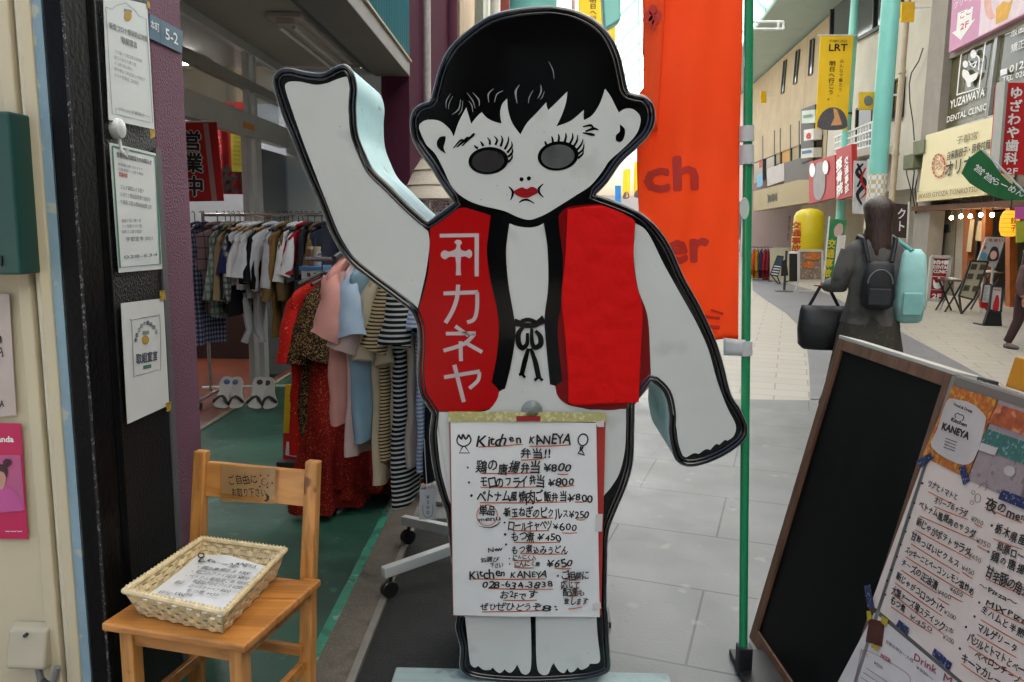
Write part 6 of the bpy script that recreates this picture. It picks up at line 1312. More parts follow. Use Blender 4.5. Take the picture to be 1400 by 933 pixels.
# card on the backrest
n_ = bkp(zt - .09) - .006
PCd = lambda px, py: onp(px, py, cp(0, n_, 0), cb)
sheet_on('kraft_card', 'small brown card in a clear sleeve on the chair back inviting passers to take one', 'card', PCd, [(303, 637), (377, 640), (376, 689), (302, 686)], .0, M('kraft_paper', '#c39a68', .6, .06, 8), [
    ('handwriting', blk, lambda mb, pl, lf: (wr(mb, 'ご自由に', (312, 662), (353, 661), 12, pl, .8, .0, lf), wr(mb, 'お取り下さい', (317, 678), (365, 679), 11, pl, .8, .0, lf), wr(mb, '♪', (361, 686), (371, 686), 13, pl, 0, .03, lf), stroke(mb, ell(362, 659, 4.5, 4.5)[:24], .7, pl, lf), [patch(mb, ell(362 + 11 * math.cos(k), 658 + 9 * math.sin(k), 1.2, 1.2, 0, 8), pl, lf) for k in (.3, 1.2, 2.2, 3.1, 4.2, 5.2)]))])
mb = MB(); q = [(302, 633), (382, 637), (381, 691), (301, 688)]; slab(mb, q, PCd, .0006, .003); tag(mb.build('clear_sleeve', glass('sleeve_film', (.97, .97, .96, 1), .12)), 'clear plastic sleeve around the brown card on the chair', 'sleeve')
# basket
zr = .535; RC = [onz(170, 808, zr), onz(306, 838, zr), onz(390, 752, zr), onz(276, 737, zr)]
zb = .456; cen = sum(RC, Vector()) / 4
BC = [Vector((cen.x + (p.x - cen.x) * .84, cen.y + (p.y - cen.y) * .84, zb)) for p in RC]
bs = thing('wicker_basket', 'shallow woven wicker basket on the pine chair seat', 'basket', Vector((cen.x, cen.y, zb)))
wk = M('wicker', '#d9c497', .6, .22, 30, .2, 80, hook=speckle(60, .6, '#8a6c3c', .5, .06))
mb = MB(); rows = 5; cols = [10, 9, 10, 9]
for i in range(4):
    r0, r1, b0_, b1_ = RC[i], RC[(i + 1) % 4], BC[i], BC[(i + 1) % 4]; nc = cols[i] + 3
    nn = (r1 - r0).cross(b0_ - r0).normalized(); outw = (r0 + r1) / 2 - cen; outw.z = 0
    if nn.dot(outw) < 0: nn = -nn
    for j in range(rows):
        for k in range(nc):
            v0, v1 = (j + .04) / rows, (j + .96) / rows; u0, u1 = k / nc, (k + 1) / nc; sgn = 1 if (j + k) % 2 else -1
            def pt(u, v, d): a = r0 + (r1 - r0) * u; b = b0_ + (b1_ - b0_) * u; return a + (b - a) * v + nn * d
            d = .0035 * sgn; e = .0015
            for (ua_, ub_, da_, db_) in ((u0, u0 + (u1 - u0) * .3, -d * .2, d), (u0 + (u1 - u0) * .3, u0 + (u1 - u0) * .7, d, d), (u0 + (u1 - u0) * .7, u1, d, -d * .2)):
                P8 = [pt(ua_, v0, da_ - e), pt(ub_, v0, db_ - e), pt(ub_, v1, db_ - e), pt(ua_, v1, da_ - e), pt(ua_, v0, da_ + e), pt(ub_, v0, db_ + e), pt(ub_, v1, db_ + e), pt(ua_, v1, da_ + e)]
                mb.add(P8, [(0, 3, 2, 1), (4, 5, 6, 7), (0, 1, 5, 4), (1, 2, 6, 5), (2, 3, 7, 6), (3, 0, 4, 7)])
    for k in range(nc + 1): mb.tube([r0 + (r1 - r0) * k / nc, b0_ + (b1_ - b0_) * k / nc], .0028, 5)
mb.build('woven_side', wk, bs)
mb = MB(); mb.prism(BC, (0, 0, .004)); mb.build('bottom', wk, bs)
mb = MB()
path = []
for i in range(4):
    for k in range(24): path.append(RC[i] + (RC[(i + 1) % 4] - RC[i]) * (k / 24))
mb.tube(path, .009, 8, closed=True)
for i, p_ in enumerate(path):
    nx = path[(i + 1) % len(path)]; mb.tube([p_ + Vector((0, 0, -.009)), (p_ * .7 + nx * .3) + Vector((0, 0, .0105)), nx + Vector((0, 0, -.006))], .0035, 5)
mb.build('rim', M('wicker_rim', '#d6c196', .6, .2, 40, .2, 90), bs, smooth=True)
# leaflets inside
zp = .488
def bp(u, v, z):
    a = BC[0] + (BC[1] - BC[0]) * u; b = BC[3] + (BC[2] - BC[3]) * u; p_ = a + (b - a) * v; p_.z = z; return p_
sk = thing('leaflet_stack', 'stack of handwritten white menu leaflets inside the wicker basket', 'leaflets', bp(.5, .5, zb + .004))
mb = MB()
mb.prism([bp(.04, .03, zb + .005), bp(.97, .02, zb + .005), bp(.96, .86, zb + .005), bp(.05, .88, zb + .005)], (0, 0, .034))
mb.build('sheets', paper, sk)
mb = MB(); mb.grid(14, 14, lambda u, v: bp(-.01 + 1.0 * u, -.02 + .92 * v, zp + .006 + .026 * (v ** 3) * (1 - abs(u - .45)) + .004 * math.sin(u * 4))); mb.build('top_sheet', paper, sk, smooth=True)
zs = lambda v: zp + .0075 + .026 * max(0, v - .1) ** 3
PBk = lambda px, py: onz(px, py, zp + .013)
mb = MB()
tl_, trr, bll = (272, 765), (352, 771), (214, 808)
def ln(s, u0, u1, v, h): wr(mb, s, (tl_[0] + 80 * u0 - 58 * v, tl_[1] + 6 * u0 + 43 * v), (tl_[0] + 80 * u1 - 58 * v, tl_[1] + 10 * u1 + 43 * v), h, lambda px, py: onz(px, py, zp + .016 + .010 * (1 - v)), .8, .0, .001)
ln('Kitchen KANEYA', .15, 1.0, .05, 5); ln('弁当!!', .45, .75, .13, 4); ln('・鶏の唐揚弁当 ¥800', .1, 1.05, .26, 4.3); ln('・モロのフライ弁当 ¥800', .1, 1.12, .4, 4.3); ln('・ベトナム風焼肉ご飯 ¥800', .1, 1.2, .54, 4.3); ln('新玉ねぎのピクルス ¥250', .36, 1.2, .68, 4.3); ln('ロールキャベツ ¥600', .4, 1.1, .82, 4.3); ln('もつ煮 ¥450', .45, 1.0, .95, 4.3); ln('Kitchen KANEYA', .06, .62, 1.06, 5); ln('単品', .1, .25, .74, 4.3)
mb.build('handwriting', blk, sk)
mb = MB(); f2 = lambda px, py: onz(px, py, zp + .026); stroke(mb, ell(275, 760, 4, 3), 1.6, f2, .001); stroke(mb, [(271, 768), (280, 768), (276, 763), (271, 768)], 1.5, f2, .001, 2, False); mb.build('doodle', blk, sk)

# ================================================================== SMALL THINGS DOWN THE STREET
def stand_panel(name, label, cat, Y, q, mat, th=.03, feet=None, frame_m=None, fw_=.03, marks=(), group=None, bar=True):
    pl = PY(Y); g0 = onz((q[2][0] + q[3][0]) / 2, 0 + 466.5, 0); t = thing(name, label, cat, Vector((pl(*q[3]).x, Y, 0)), group)
    mb = MB(); slab(mb, q, pl, th); mb.build('panel', mat, t)
    if frame_m:
        mb = MB(); P_ = [pl(*p_) for p_ in q]
        for i in range(4): mb.bar(P_[i], P_[(i + 1) % 4], fw_, fw_, (0, 1, 0))
        mb.build('frame', frame_m, t)
    if feet:
        for (tx_, ty_), (fx, fy) in feet:
            a = pl(tx_, ty_) + Vector((0, .015, 0)); b = onz(fx, fy, 0); mb = MB(); mb.bar(a, Vector((b.x, Y + .02, 0)), .03, .03, (1, 0, 0)); mb.build('leg', frame_m or dframe, t)
    for nm, mt, fn in marks:
        mb = MB(); fn(mb, pl); mb.build(nm, mt, t)
    return t
wfr = M('white_sign_frame', '#bdb9b2', .4)
yd = onz(1283, 424).y
stand_panel('clinic_stand_sign', 'red dental clinic stand sign in a pale frame on the pavement', 'sign', yd, [(1274, 351), (1299, 352), (1291, 411), (1268, 410)], M('sign_red_matt', '#a81a20', .5, .05), .03, [((1268, 410), (1266, 424)), ((1291, 411), (1290, 425))], wfr, .06, [
    ('lettering', whi, lambda mb, pl: (wr(mb, 'ゆざわや歯科', (1275, 361), (1297, 361.5), 5, pl, bold=.06, lift=.02), wr(mb, 'DENTAL', (1275, 367), (1296, 368), 5, pl, bold=.04, lift=.02), wr(mb, 'CLINIC', (1275, 373), (1294, 374), 5, pl, bold=.04, lift=.02), wr(mb, '2F', (1273, 408), (1286, 408), 7, pl, bold=.04, lift=.02), stroke(mb, [(1273, 378), (1292, 379), (1290, 397), (1271, 396), (1273, 378)], .8, pl, .02, smooth=False), patch(mb, [(1276, 382), (1279, 387), (1287, 384), (1289, 390), (1283, 395), (1277, 394), (1275, 389)], pl, .02, 3), patch(mb, ell(1283, 381, 1.8, 1.8), pl, .02)))])
ye = onz(1322, 430).y
stand_panel('photo_menu_easel', 'leaning easel board with six small menu photos by the restaurant', 'menu stand', ye, [(1327, 357), (1351, 358), (1331, 410), (1311, 405)], M('cream_board', '#b3ac90', .6, .05), .03, [((1312, 405), (1306, 428)), ((1331, 410), (1325, 432))], dframe, .03, [
    ('menu_photo', M('sepia_print', '#4d4538', .6, .4, 30), lambda mb, pl: [patch(mb, [(x, y), (x + 8, y + .4), (x + 5.5, y + 8), (x - 2.5, y + 7.6)], pl, .02) for x, y in ((1328, 361), (1340, 361.5), (1323, 374), (1336, 374.5), (1318, 390), (1330, 391))])])
yf = ye + .4
stand_panel('portrait_poster', 'tilted white poster with a drawn dark haired face behind the easel', 'poster', yf, [(1349, 325), (1373, 326), (1360, 366), (1337, 357)], M('poster_white', '#b9b9b4', .5), .02, [((1358, 366), (1356, 428)), ((1345, 360), (1346, 428))], wfr, .03, [
    ('hair_print', M('hair_print_brown', '#3d3230', .6), lambda mb, pl: patch(mb, [(1352, 345), (1356, 338), (1362, 338), (1365, 345), (1363, 356), (1349, 356)], pl, .02, 3)),
    ('face_print', M('skin_print', '#c79f90', .6), lambda mb, pl: patch(mb, ell(1357, 349, 4.5, 6, .2), pl, .03)),
    ('blue_print', M('blue_print', '#5c9ab8', .6), lambda mb, pl: patch(mb, ell(1344, 350, 4.5, 5), pl, .025)),
    ('lettering', redm, lambda mb, pl: (wr(mb, 'うまい', (1350, 330), (1371, 331), 3.5, pl, bold=.04, lift=.02), wrv(mb, '一番', (1348, 331), (1345, 341), 4, pl, bold=.03, lift=.02)))])
ya = onz(1357, 446).y
stand_panel('bottle_sign', 'small black A-board with a red bottle picture on white', 'sign', ya, [(1356, 391), (1371, 392), (1368, 427), (1352, 424)], M('poster_white', '#b9b9b4'), .02, None, dframe, .03, [
    ('lower_board', M('black_board', '#151515', .6), lambda mb, pl: slab(mb, [(1352, 424), (1369, 427), (1370, 448), (1345, 445)], pl, .06)),
    ('foot_bar', dframe, lambda mb, pl: slab(mb, [(1344, 444), (1371, 447), (1371, 450), (1344, 447)], pl, .3)),
    ('bottle_print', redm, lambda mb, pl: (patch(mb, [(1359, 410), (1361, 404), (1364, 404), (1365, 411), (1364, 424), (1356, 423)], pl, .02, 2), stroke(mb, [(1358, 396), (1367, 397)], 1.4, pl, .02)))])
stand_panel('white_a_board', 'white A-board with a red foot behind the bottle sign', 'sign', ya + .35, [(1345, 389), (1355, 389), (1353, 416), (1341, 414)], M('poster_white', '#b9b9b4'), .02, [((1343, 414), (1342, 438)), ((1353, 416), (1352, 440))], dframe, .02, [
    ('red_base', redm, lambda mb, pl: slab(mb, [(1340, 413), (1353, 415), (1352, 423), (1341, 421)], pl, .05, .01)),
    ('lettering', M('pink_print_ink', '#a85c68', .6), lambda mb, pl: wrv(mb, '生ビール', (1348, 392), (1346, 411), 5, pl, lift=.02))])
def table(label, Y, x0, x1, y, yfoot, extra):
    pl = PY(Y); a, b = pl(x0, y), pl(x1, y); t = thing('folding_table', label, 'table', Vector(((a.x + b.x) / 2, Y, 0)), 'small folding tables at the restaurant')
    mb = MB(); mb.bb(a.x, b.x, Y, Y + .4, a.z - .03, a.z); mb.build('top', M('table_top_dark', '#5c4632', .5), t)
    for y_ in (Y + .03, Y + .37):
        mb = MB(); mb.bar((a.x + .04, y_, a.z - .03), (b.x - .04, y_, 0), .025, .025, (0, 1, 0)); mb.bar((b.x - .04, y_ + .026, a.z - .03), (a.x + .04, y_ + .026, 0), .025, .025, (0, 1, 0)); mb.build('crossed_legs', dframe, t)
    mb = MB(); mb.prism([(a.x + .1, Y + .05, a.z + .001), (b.x - .08, Y + .1, a.z + .001), (b.x - .1, Y + .33, a.z + .012), (a.x + .16, Y + .3, a.z + .012)], (0, 0, .02)); tag(mb.build('paper_pile', paper), extra, 'papers', 'paper piles on the tables')
table('folding table left of the photo menu easel', ye + .3, 1295, 1322, 383, 420, 'white paper pile on the table left of the easel')
table('folding table right of the photo menu easel', ye + .5, 1345, 1374, 373, 420, 'white paper pile on the table right of the easel')
# far stands on the left of the walker
ym = onz(1107, 400).y; pm_ = PY(ym)
stand_panel('food_menu_stand', 'white framed stand with photos of fried food beside the dark lane', 'menu stand', ym, [(1092, 343), (1124, 343), (1124, 384), (1092, 384)], M('menu_print_back', '#7c6a5c', .5, .3, 12, hook=speckle(14, .55, '#b09a86', .7, .05)), .04, [((1092, 384), (1092, 401)), ((1124, 384), (1124, 401))], wfr, .05, [
    ('food_photo', M('fried_food_print', '#b0632a', .5, .3, 9, hook=speckle(12, .55, '#d89858', .7, .08)), lambda mb, pl: (patch(mb, ell(1111, 350, 11, 6), pl, .02), patch(mb, ell(1105, 362, 9, 5), pl, .025))),
    ('cross_bar', wfr, lambda mb, pl: mb.bar(pl(1092, 399), pl(1124, 399), .05, .05, (0, 1, 0)))])
yi = onz(1100, 381).y; c_ = onz(1101, 381)
inf = thing('inflatable_column', 'yellow inflatable advertising column with red Japanese writing', 'inflatable', (c_.x, yi, 0))
r_ = (1119 - 1080) / 2 / F_PX * yi; zt_ = ony(1100, 285, yi).z
mb = MB(); mb.lathe((c_.x, yi, 0), [(r_ * .95, 0), (r_ * 1.05, .3), (r_ * 1.06, zt_ * .6), (r_, zt_ - r_ * .55), (r_ * .85, zt_ - r_ * .25), (r_ * .5, zt_ - r_ * .06), (.03, zt_)], 24); mb.build('body', M('inflatable_yellow', '#c9b413', .4, .06, 2), inf, smooth=True)
def cyl(px, py):
    q_ = ony(px, py, yi - r_ * .9); x = max(-.97, min(.97, (q_.x - c_.x) / (r_ * 1.08))); q_.y = yi - r_ * 1.09 * math.sqrt(1 - x * x); return q_
fl_ = PY(yi - r_ * 1.07)
mb = MB(); wrv(mb, '交通事故', (1093, 303), (1092, 345), 10, fl_, bold=.03, lift=.01); wrv(mb, '整骨院', (1085, 294), (1083, 330), 3.5, fl_, bold=.01, lift=.0)
for v_ in mb.v:
    x = max(-.97, min(.97, (v_.x - c_.x) / (r_ * 1.08))); v_.y = yi - r_ * 1.09 * math.sqrt(1 - x * x)
mb.build('lettering', M('red_vinyl', '#b5342a', .5), inf)
stand_panel('pale_board', 'pale cream board behind a striped A-board under the canopy', 'sign', onz(1065, 386).y, [(1053, 339), (1079, 339), (1079, 384), (1053, 384)], M('cream_sheet', '#b5ae96', .6, .06), .03, [((1055, 384), (1055, 387)), ((1078, 384), (1078, 387))], None)
stand_panel('striped_a_board', 'small slanted A-board with blue and white stripes', 'sign', onz(1060, 387).y - .6, [(1063, 350), (1071, 351), (1063, 378), (1053, 376)], M('board_dark_blue', '#2f4a5c', .5), .03, [((1054, 376), (1052, 386)), ((1063, 378), (1062, 388))], dframe, .03, [
    ('stripe', whi, lambda mb, pl: [stroke(mb, [(1058 - k * 1.2, 364 + 3.5 * k), (1067 - k * 1.2, 365 + 3.5 * k)], 1.4, pl, .02) for k in range(4)])])
ys2 = onz(1072, 399).y
bsd = thing('black_sign_stand', 'black round based pole stand with a dark panel in front of the striped board', 'sign stand', onz(1072, 399))
q_ = onz(1072, 399); mb = MB(); mb.lathe((q_.x, q_.y, 0), [(.22, 0), (.22, .02), (.03, .04)], 20); mb.build('base', dframe, bsd, smooth=True); mb = MB(); mb.tube([(q_.x, q_.y, .03), (q_.x, q_.y, 1.0)], .03, 8); mb.build('pole', dframe, bsd)
mb = MB(); slab(mb, [(1069, 357), (1075, 355), (1078, 377), (1068, 378)], PY(ys2 - .05), .03); mb.build('panel', M('black_board', '#151515'), bsd)
q_ = onz(1083, 385); bg_ = thing('black_crate_stack', 'black display unit with a white cloth edge behind the food stand', 'display unit', q_)
a, b = ony(1077, 347, q_.y), ony(1090, 385, q_.y); mb = MB(); mb.bb(a.x, b.x, q_.y, q_.y + .4, .0, a.z); mb.build('unit', M('black_board', '#151515'), bg_); mb = MB(); mb.bb(a.x - .05, b.x + .05, q_.y - .03, q_.y + .3, a.z, a.z + .05); mb.build('cloth_top', whi, bg_)
yn = onz(1142, 392).y
board('green_nobori', 'green upright banner with yellow characters beside the food stand', 'banner', PY(yn), [(1135, 299), (1158, 301), (1142, 386), (1126, 384)], .03, M('nobori_green', '#2c7d4d', .7, .08), None, [
    ('lettering', M('yellow_print_ink', '#c9b62a', .6), lambda mb, pl: wrv(mb, '交通事故', (1138, 327), (1130, 380), 11, pl, bold=.04, lift=.015)),
    ('pink_print', M('pale_pink_print', '#bfa3a0', .6), lambda mb, pl: patch(mb, [(1140, 314), (1146, 306), (1152, 308), (1151, 320), (1142, 324)], pl, .015, 3)),
    ('pole', white_steel, lambda mb, pl: mb.tube([pl(1134, 296), pl(1126, 386), onz(1125, 394)], .02, 6))])
board('white_slant_board', 'plain white slanted board just left of the walker', 'sign', PY(yn - 1.2), [(1146, 322), (1157, 322), (1148, 382), (1139, 384)], .03, M('banner_white', '#c9cac8'), None, [('stay', dframe, lambda mb, pl: mb.bar(pl(1148, 340) + Vector((0, .03, 0)), onz(1150, 396), .03, .03))])
# far clothes rack
yk = onz(1044, 383).y; kz = ony(1040, 338, yk).z
ck = thing('street_clothes_rack', 'small clothes rack with coloured coats far down on the right', 'clothes rack', (onz(1044, 383).x, yk, 0))
xa, xb = ony(1026, 338, yk).x, ony(1056, 338, yk).x
mb = MB(); mb.tube([(xa, yk, kz), (xb, yk, kz)], .02, 6); mb.tube([(xa, yk, 0), (xa, yk, kz)], .02, 6); mb.tube([(xb, yk, 0), (xb, yk, kz)], .02, 6); mb.bb(xa, xb, yk - .2, yk + .2, .05, .08); mb.build('frame', chrome, ck)
for px, c, lb in ((1031, '#a8431a', 'rust orange coat at the left of the far rack'), (1036, '#9a6a1c', 'mustard coat beside the rust orange one'), (1041, '#1c2a4a', 'navy coat in the middle of the far rack'), (1046, '#8a1418', 'red coat right of the navy one'), (1050, '#6a1a2a', 'wine coloured coat at the right of the far rack')):
    garment(lb, 'shirt', (ony(px, 338, yk).x, yk, kz), rad(70), fabric(c), random.uniform(.8, 1.0), .5, .14, .5, 1., 'coats on the far rack', True, seed=int(px))

# ================================================================== PEOPLE
def skin_body(name, mat, parent, verts, edges, radii, root=0, sub=2):
    off = LOC[parent.name]; me = bpy.data.meshes.new(name); me.from_pydata([Vector(v) - off for v in verts], edges, []); me.materials.append(mat)
    o = bpy.data.objects.new(name, me); C.objects.link(o); o.parent = parent; LOC[o.name] = off
    bm_ = None
    import bmesh
    bm_ = bmesh.new(); bm_.from_mesh(me); ly = bm_.verts.layers.skin.verify()
    bm_.verts.ensure_lookup_table()
    for i, v in enumerate(bm_.verts): v[ly].radius = (radii[i], radii[i]); v[ly].use_root = (i == root)
    bm_.to_mesh(me); bm_.free()
    md = o.modifiers.new('skin', 'SKIN'); md.use_smooth_shade = True
    md = o.modifiers.new('sub', 'SUBSURF'); md.levels = sub; md.render_levels = sub
    return o
skinm = M('skin_tone', '#a9765c', .55, .06, 8)
def person(label, base, head_dir, H_, cols, pose):
    """A standing or walking figure: one continuous body with separate clothing and hair."""
    t = thing('person', label, 'person', base); f = Vector((math.cos(head_dir), math.sin(head_dir), 0)); s = Vector((-f.y, f.x, 0)); k = H_ / 1.7; b = Vector(base)
    def q(fw__, sd, z): return b + f * (fw__ * k) + s * (sd * k) + Vector((0, 0, z * k))
    st = pose.get('stride', .18)
    sw = pose.get('sw', .15)
    V_ = [q(0, 0, .95), q(0, 0, 1.12), q(.0, 0, 1.30), q(.0, 0, 1.42), q(.02, 0, 1.50), q(.03, 0, 1.58), q(.03, 0, 1.66),
          q(0, sw, 1.36), q(pose['lel'][0], pose['lel'][1], pose['lel'][2]), q(*pose['lha']),
          q(0, -sw, 1.36), q(*pose['rel']), q(*pose['rha']),
          q(0, .1, .9), q(st * .6 + .03, .1, .5), q(st, .1, .08), q(st + .14, .1, .035), q(0, -.1, .9), q(-st * .3 + .02, -.1, .5), q(-st, -.1, .1), q(-st + .13, -.1, .035)]
    E_ = [(0, 1), (1, 2), (2, 3), (3, 4), (4, 5), (5, 6), (3, 7), (7, 8), (8, 9), (3, 10), (10, 11), (11, 12), (0, 13), (13, 14), (14, 15), (15, 16), (0, 17), (17, 18), (18, 19), (19, 20)]
    R_ = [.11, .10, .105, .07, .05, .082, .07, .045, .038, .03, .045, .038, .03, .085, .055, .038, .032, .085, .055, .038, .032]
    skin_body('body', skinm, t, V_, E_, [r * k for r in R_])
    for hd, el in ((9, 8), (12, 11)):      # hands: palm and five fingers rooted in the forearm end
        d = (V_[hd] - V_[el]).normalized(); sd_ = d.cross(f).normalized() if abs(d.dot(f)) < .95 else s
        vv = [V_[hd], V_[hd] + d * .05 * k]; ee = [(0, 1)]; rr = [.026 * k, .03 * k]
        for i in range(4):
            o_ = (i - 1.5) * .018 * k; n0 = len(vv); L_ = (.07, .08, .075, .06)[i] * k
            vv += [V_[hd] + d * .085 * k + f * o_, V_[hd] + d * (.085 * k + L_ * .5) + f * o_ + sd_ * .008, V_[hd] + d * (.085 * k + L_) + f * o_ * .9 + sd_ * .022]; ee += [(1, n0), (n0, n0 + 1), (n0 + 1, n0 + 2)]; rr += [.009 * k, .0085 * k, .007 * k]
        n0 = len(vv); vv += [V_[hd] + d * .04 * k + f * .035 * k, V_[hd] + d * .075 * k + f * .05 * k]; ee += [(1, n0), (n0, n0 + 1)]; rr += [.011 * k, .009 * k]
        skin_body('hand', skinm, t, vv, ee, rr, 0, 1)
    # face
    hc = q(.04, 0, 1.615); fr_ = f
    mb = MB(); mb.lathe(hc + f * .088 * k + Vector((0, 0, -.01 * k)), [(.004 * k, .03 * k), (.012 * k, .0), (.016 * k, -.018 * k), (.006 * k, -.024 * k)], 8); mb.build('nose', skinm, t, smooth=True)
    mb = MB()
    for sd in (-1, 1): mb.lathe(hc + f * .082 * k + s * (.032 * sd * k) + Vector((0, 0, .008 * k)), [(.003, -.006), (.011 * k, 0), (.003, .006)], 8)
    mb.build('eyes', blk, t, smooth=True)
    mb = MB(); mb.lathe(hc + f * .08 * k + Vector((0, 0, -.055 * k)), [(.004, -.006), (.018 * k, 0), (.004, .005)], 8); mb.build('mouth', M('lip_tone', '#8a4038', .6), t, smooth=True)
    # hair
    def blob(nm, mat, rings, n=22, ang=70):
        mb = MB(); vs = []
        for c, rx, ry, fl2 in rings:
            for j in range(n):
                a = 6.2832 * j / n; w2 = 1 + fl2 * math.sin(a * 5 + c.z * 9) ; vs.append(c + f * (math.cos(a) * rx * w2) + s * (math.sin(a) * ry * w2))
        m = len(rings); fs2 = [(i * n + j, i * n + (j + 1) % n, (i + 1) * n + (j + 1) % n, (i + 1) * n + j) for i in range(m - 1) for j in range(n)] + [tuple(range(n - 1, -1, -1)), tuple(range((m - 1) * n, m * n))]
        mb.add(vs, fs2); mb.crumple(*( (.006, 16) if nm == 'hair' else (.014, 9))); return mb.build(nm, mat, t, smooth=True, ang=ang)
    hl = pose.get('hair', 1.38)
    blob('hair', cols['hair'], [(q(.005, 0, 1.735), .03 * k, .03 * k, 0), (q(.0, 0, 1.715), .075 * k, .07 * k, .02), (q(-.012, 0, 1.68), .098 * k, .094 * k, .03), (q(-.024, 0, 1.65), .09 * k, .098 * k, .03), (q(-.03, 0, 1.61), .085 * k, .094 * k, .04), (q(-.045, 0, 1.54), .066 * k, .078 * k, .07), (q(-.06, 0, 1.46), .055 * k, .082 * k, .1), (q(-.075, 0, hl), .045 * k, .088 * k, .14), (q(-.075, 0, hl - .05), .025 * k, .07 * k, .2), (q(-.075, 0, hl - .09), .008 * k, .03 * k, .3)])
    # upper clothing
    sl_ = cols['top']
    blob('jacket', sl_, [(q(.01, 0, 1.52), .062 * k, .066 * k, .03), (q(.0, 0, 1.47), .075 * k, .085 * k, .03), (q(0, 0, 1.44), .10 * k, .145 * k, .02), (q(0, 0, 1.38), .12 * k, .185 * k, .02), (q(0, 0, 1.25), .128 * k, .17 * k, .04), (q(0, 0, 1.12), .122 * k, .155 * k, .05), (q(0, 0, 1.0), .128 * k, .16 * k, .06), (q(0, 0, pose.get('hem', .82)), .145 * k, .18 * k, .07)])
    if 'inner' in cols:
        rg = [(1.46, .082, .05), (1.40, .122, .075), (1.25, .134, .085), (1.12, .128, .08), (1.0, .135, .085), (pose.get('hem', .82) + .03, .15, .1)]; mb = MB()
        mb.grid(8, 5, lambda u, v: q(rg[round(v * 5)][1] * math.cos((u - .5) * 1.3) * 1.06, rg[round(v * 5)][1] * 1.25 * math.sin((u - .5) * 1.3), rg[round(v * 5)][0])); mb.crumple(.008, 12, 5.); mb.build('shirt_front', cols['inner'], t, smooth=True)
    for sh, el, ha in ((7, 8, 9), (10, 11, 12)):
        e2 = V_[el] + (V_[ha] - V_[el]) * pose.get('cuff', .75)
        mb = MB(); mb.tube([V_[sh] + Vector((0, 0, .01)), V_[sh] * .5 + V_[el] * .5, V_[el], e2], [.07 * k, .068 * k, .06 * k, .05 * k], 16); mb.crumple(.012, 11, 3.); mb.build('jacket_sleeve', sl_, t, smooth=True, ang=80)
    if 'skirt' in cols: blob('skirt', cols['skirt'], [(q(0, 0, .98), .12 * k, .16 * k, .02), (q(0, 0, .85), .16 * k, .19 * k, .04), (q(0.02, 0, .5), .21 * k, .25 * k, .07), (q(.03, 0, .3), .23 * k, .28 * k, .08)])
    for a_, kn, an, ft in ((13, 14, 15, 16), (17, 18, 19, 20)):
        if 'trousers' in cols:
            mb = MB(); mb.tube([V_[a_] + Vector((0, 0, .06 * k)), V_[a_] * .5 + V_[kn] * .5, V_[kn], V_[kn] * .3 + V_[an] * .7, V_[an] + Vector((0, 0, .02))], [.105 * k, .098 * k, .082 * k, .07 * k, .068 * k], 14); mb.build('trouser_leg', cols['trousers'], t, smooth=True, ang=80)
        mb = MB(); o_ = V_[an]; d = f
        mb.tube([o_ - d * .05 * k + Vector((0, 0, .045 * k - V_[an].z + b.z)), o_ + d * .04 * k + Vector((0, 0, .045 * k - V_[an].z + b.z)), o_ + d * .16 * k + Vector((0, 0, .035 * k - V_[an].z + b.z)), o_ + d * .2 * k + Vector((0, 0, .03 * k - V_[an].z + b.z))], [.035 * k, .048 * k, .042 * k, .02 * k], 12); mb.build('shoe', cols['shoe'], t, smooth=True, ang=80)
    return t, q
YW = 5.35; wpos = ony(1200, 300, YW); wpos.z = .009
HW = ony(1200, 268, YW).z
pt_, qf = person('person seen from behind in a grey cardigan with long dark hair, carrying bags', wpos, rad(80), HW / 1.745 * 1.7, {'hair': M('dark_brown_hair', '#2a1b16', .45, .2, 30, .5, 120, hook=grain(2, '#5a3d2c', 40, .8)), 'top': M('charcoal_jacket', '#57544f', .85, .2, 9, .6, 18, hook=speckle(12, .55, '#3c3a38', .6, .1)), 'skirt': M('olive_skirt', '#3a362c', .85, .15, 8, .3, 14, hook=speckle(30, .6, '#57513f', .5, .05)), 'shoe': M('grey_shoe', '#3a3a3c', .6)}, {'rel': (.02, -.2, 1.12), 'rha': (.05, -.19, .9), 'lel': (-.02, .22, 1.14), 'lha': (.14, .26, 1.13), 'stride': .16, 'hair': 1.32, 'cuff': .82, 'hem': .9})
cyanm = M('cyan_rucksack', '#9ccdc5', .7, .1, 6, .3, 20)
rk = thing('rucksack', 'pale cyan rucksack hanging from the shoulder of the walker', 'bag', qf(-.08, -.24, .78))
mb = MB(); c_ = qf(-.05, -.215, 0); s_ = (qf(0, 1, 0) - qf(0, 0, 0)).normalized(); f_ = (qf(1, 0, 0) - qf(0, 0, 0)).normalized()
rings = [(.93, .06, .05), (.95, .085, .08), (1.05, .1, .095), (1.24, .098, .09), (1.37, .08, .075), (1.41, .04, .04)]
n = 20; vs = []
for z, rx, ry in rings:
    for j in range(n): a = 6.2832 * j / n; vs.append(Vector((c_.x, c_.y, wpos.z + z)) + s_ * rx * math.copysign(abs(math.cos(a)) ** .7, math.cos(a)) + f_ * ry * math.copysign(abs(math.sin(a)) ** .7, math.sin(a)))
mb.add(vs, [(i * n + j, i * n + (j + 1) % n, (i + 1) * n + (j + 1) % n, (i + 1) * n + j) for i in range(5) for j in range(n)] + [tuple(range(n - 1, -1, -1)), tuple(range(5 * n, 6 * n))]); mb.crumple(.012, 10, 8.); mb.build('bag', cyanm, rk, smooth=True, ang=70)
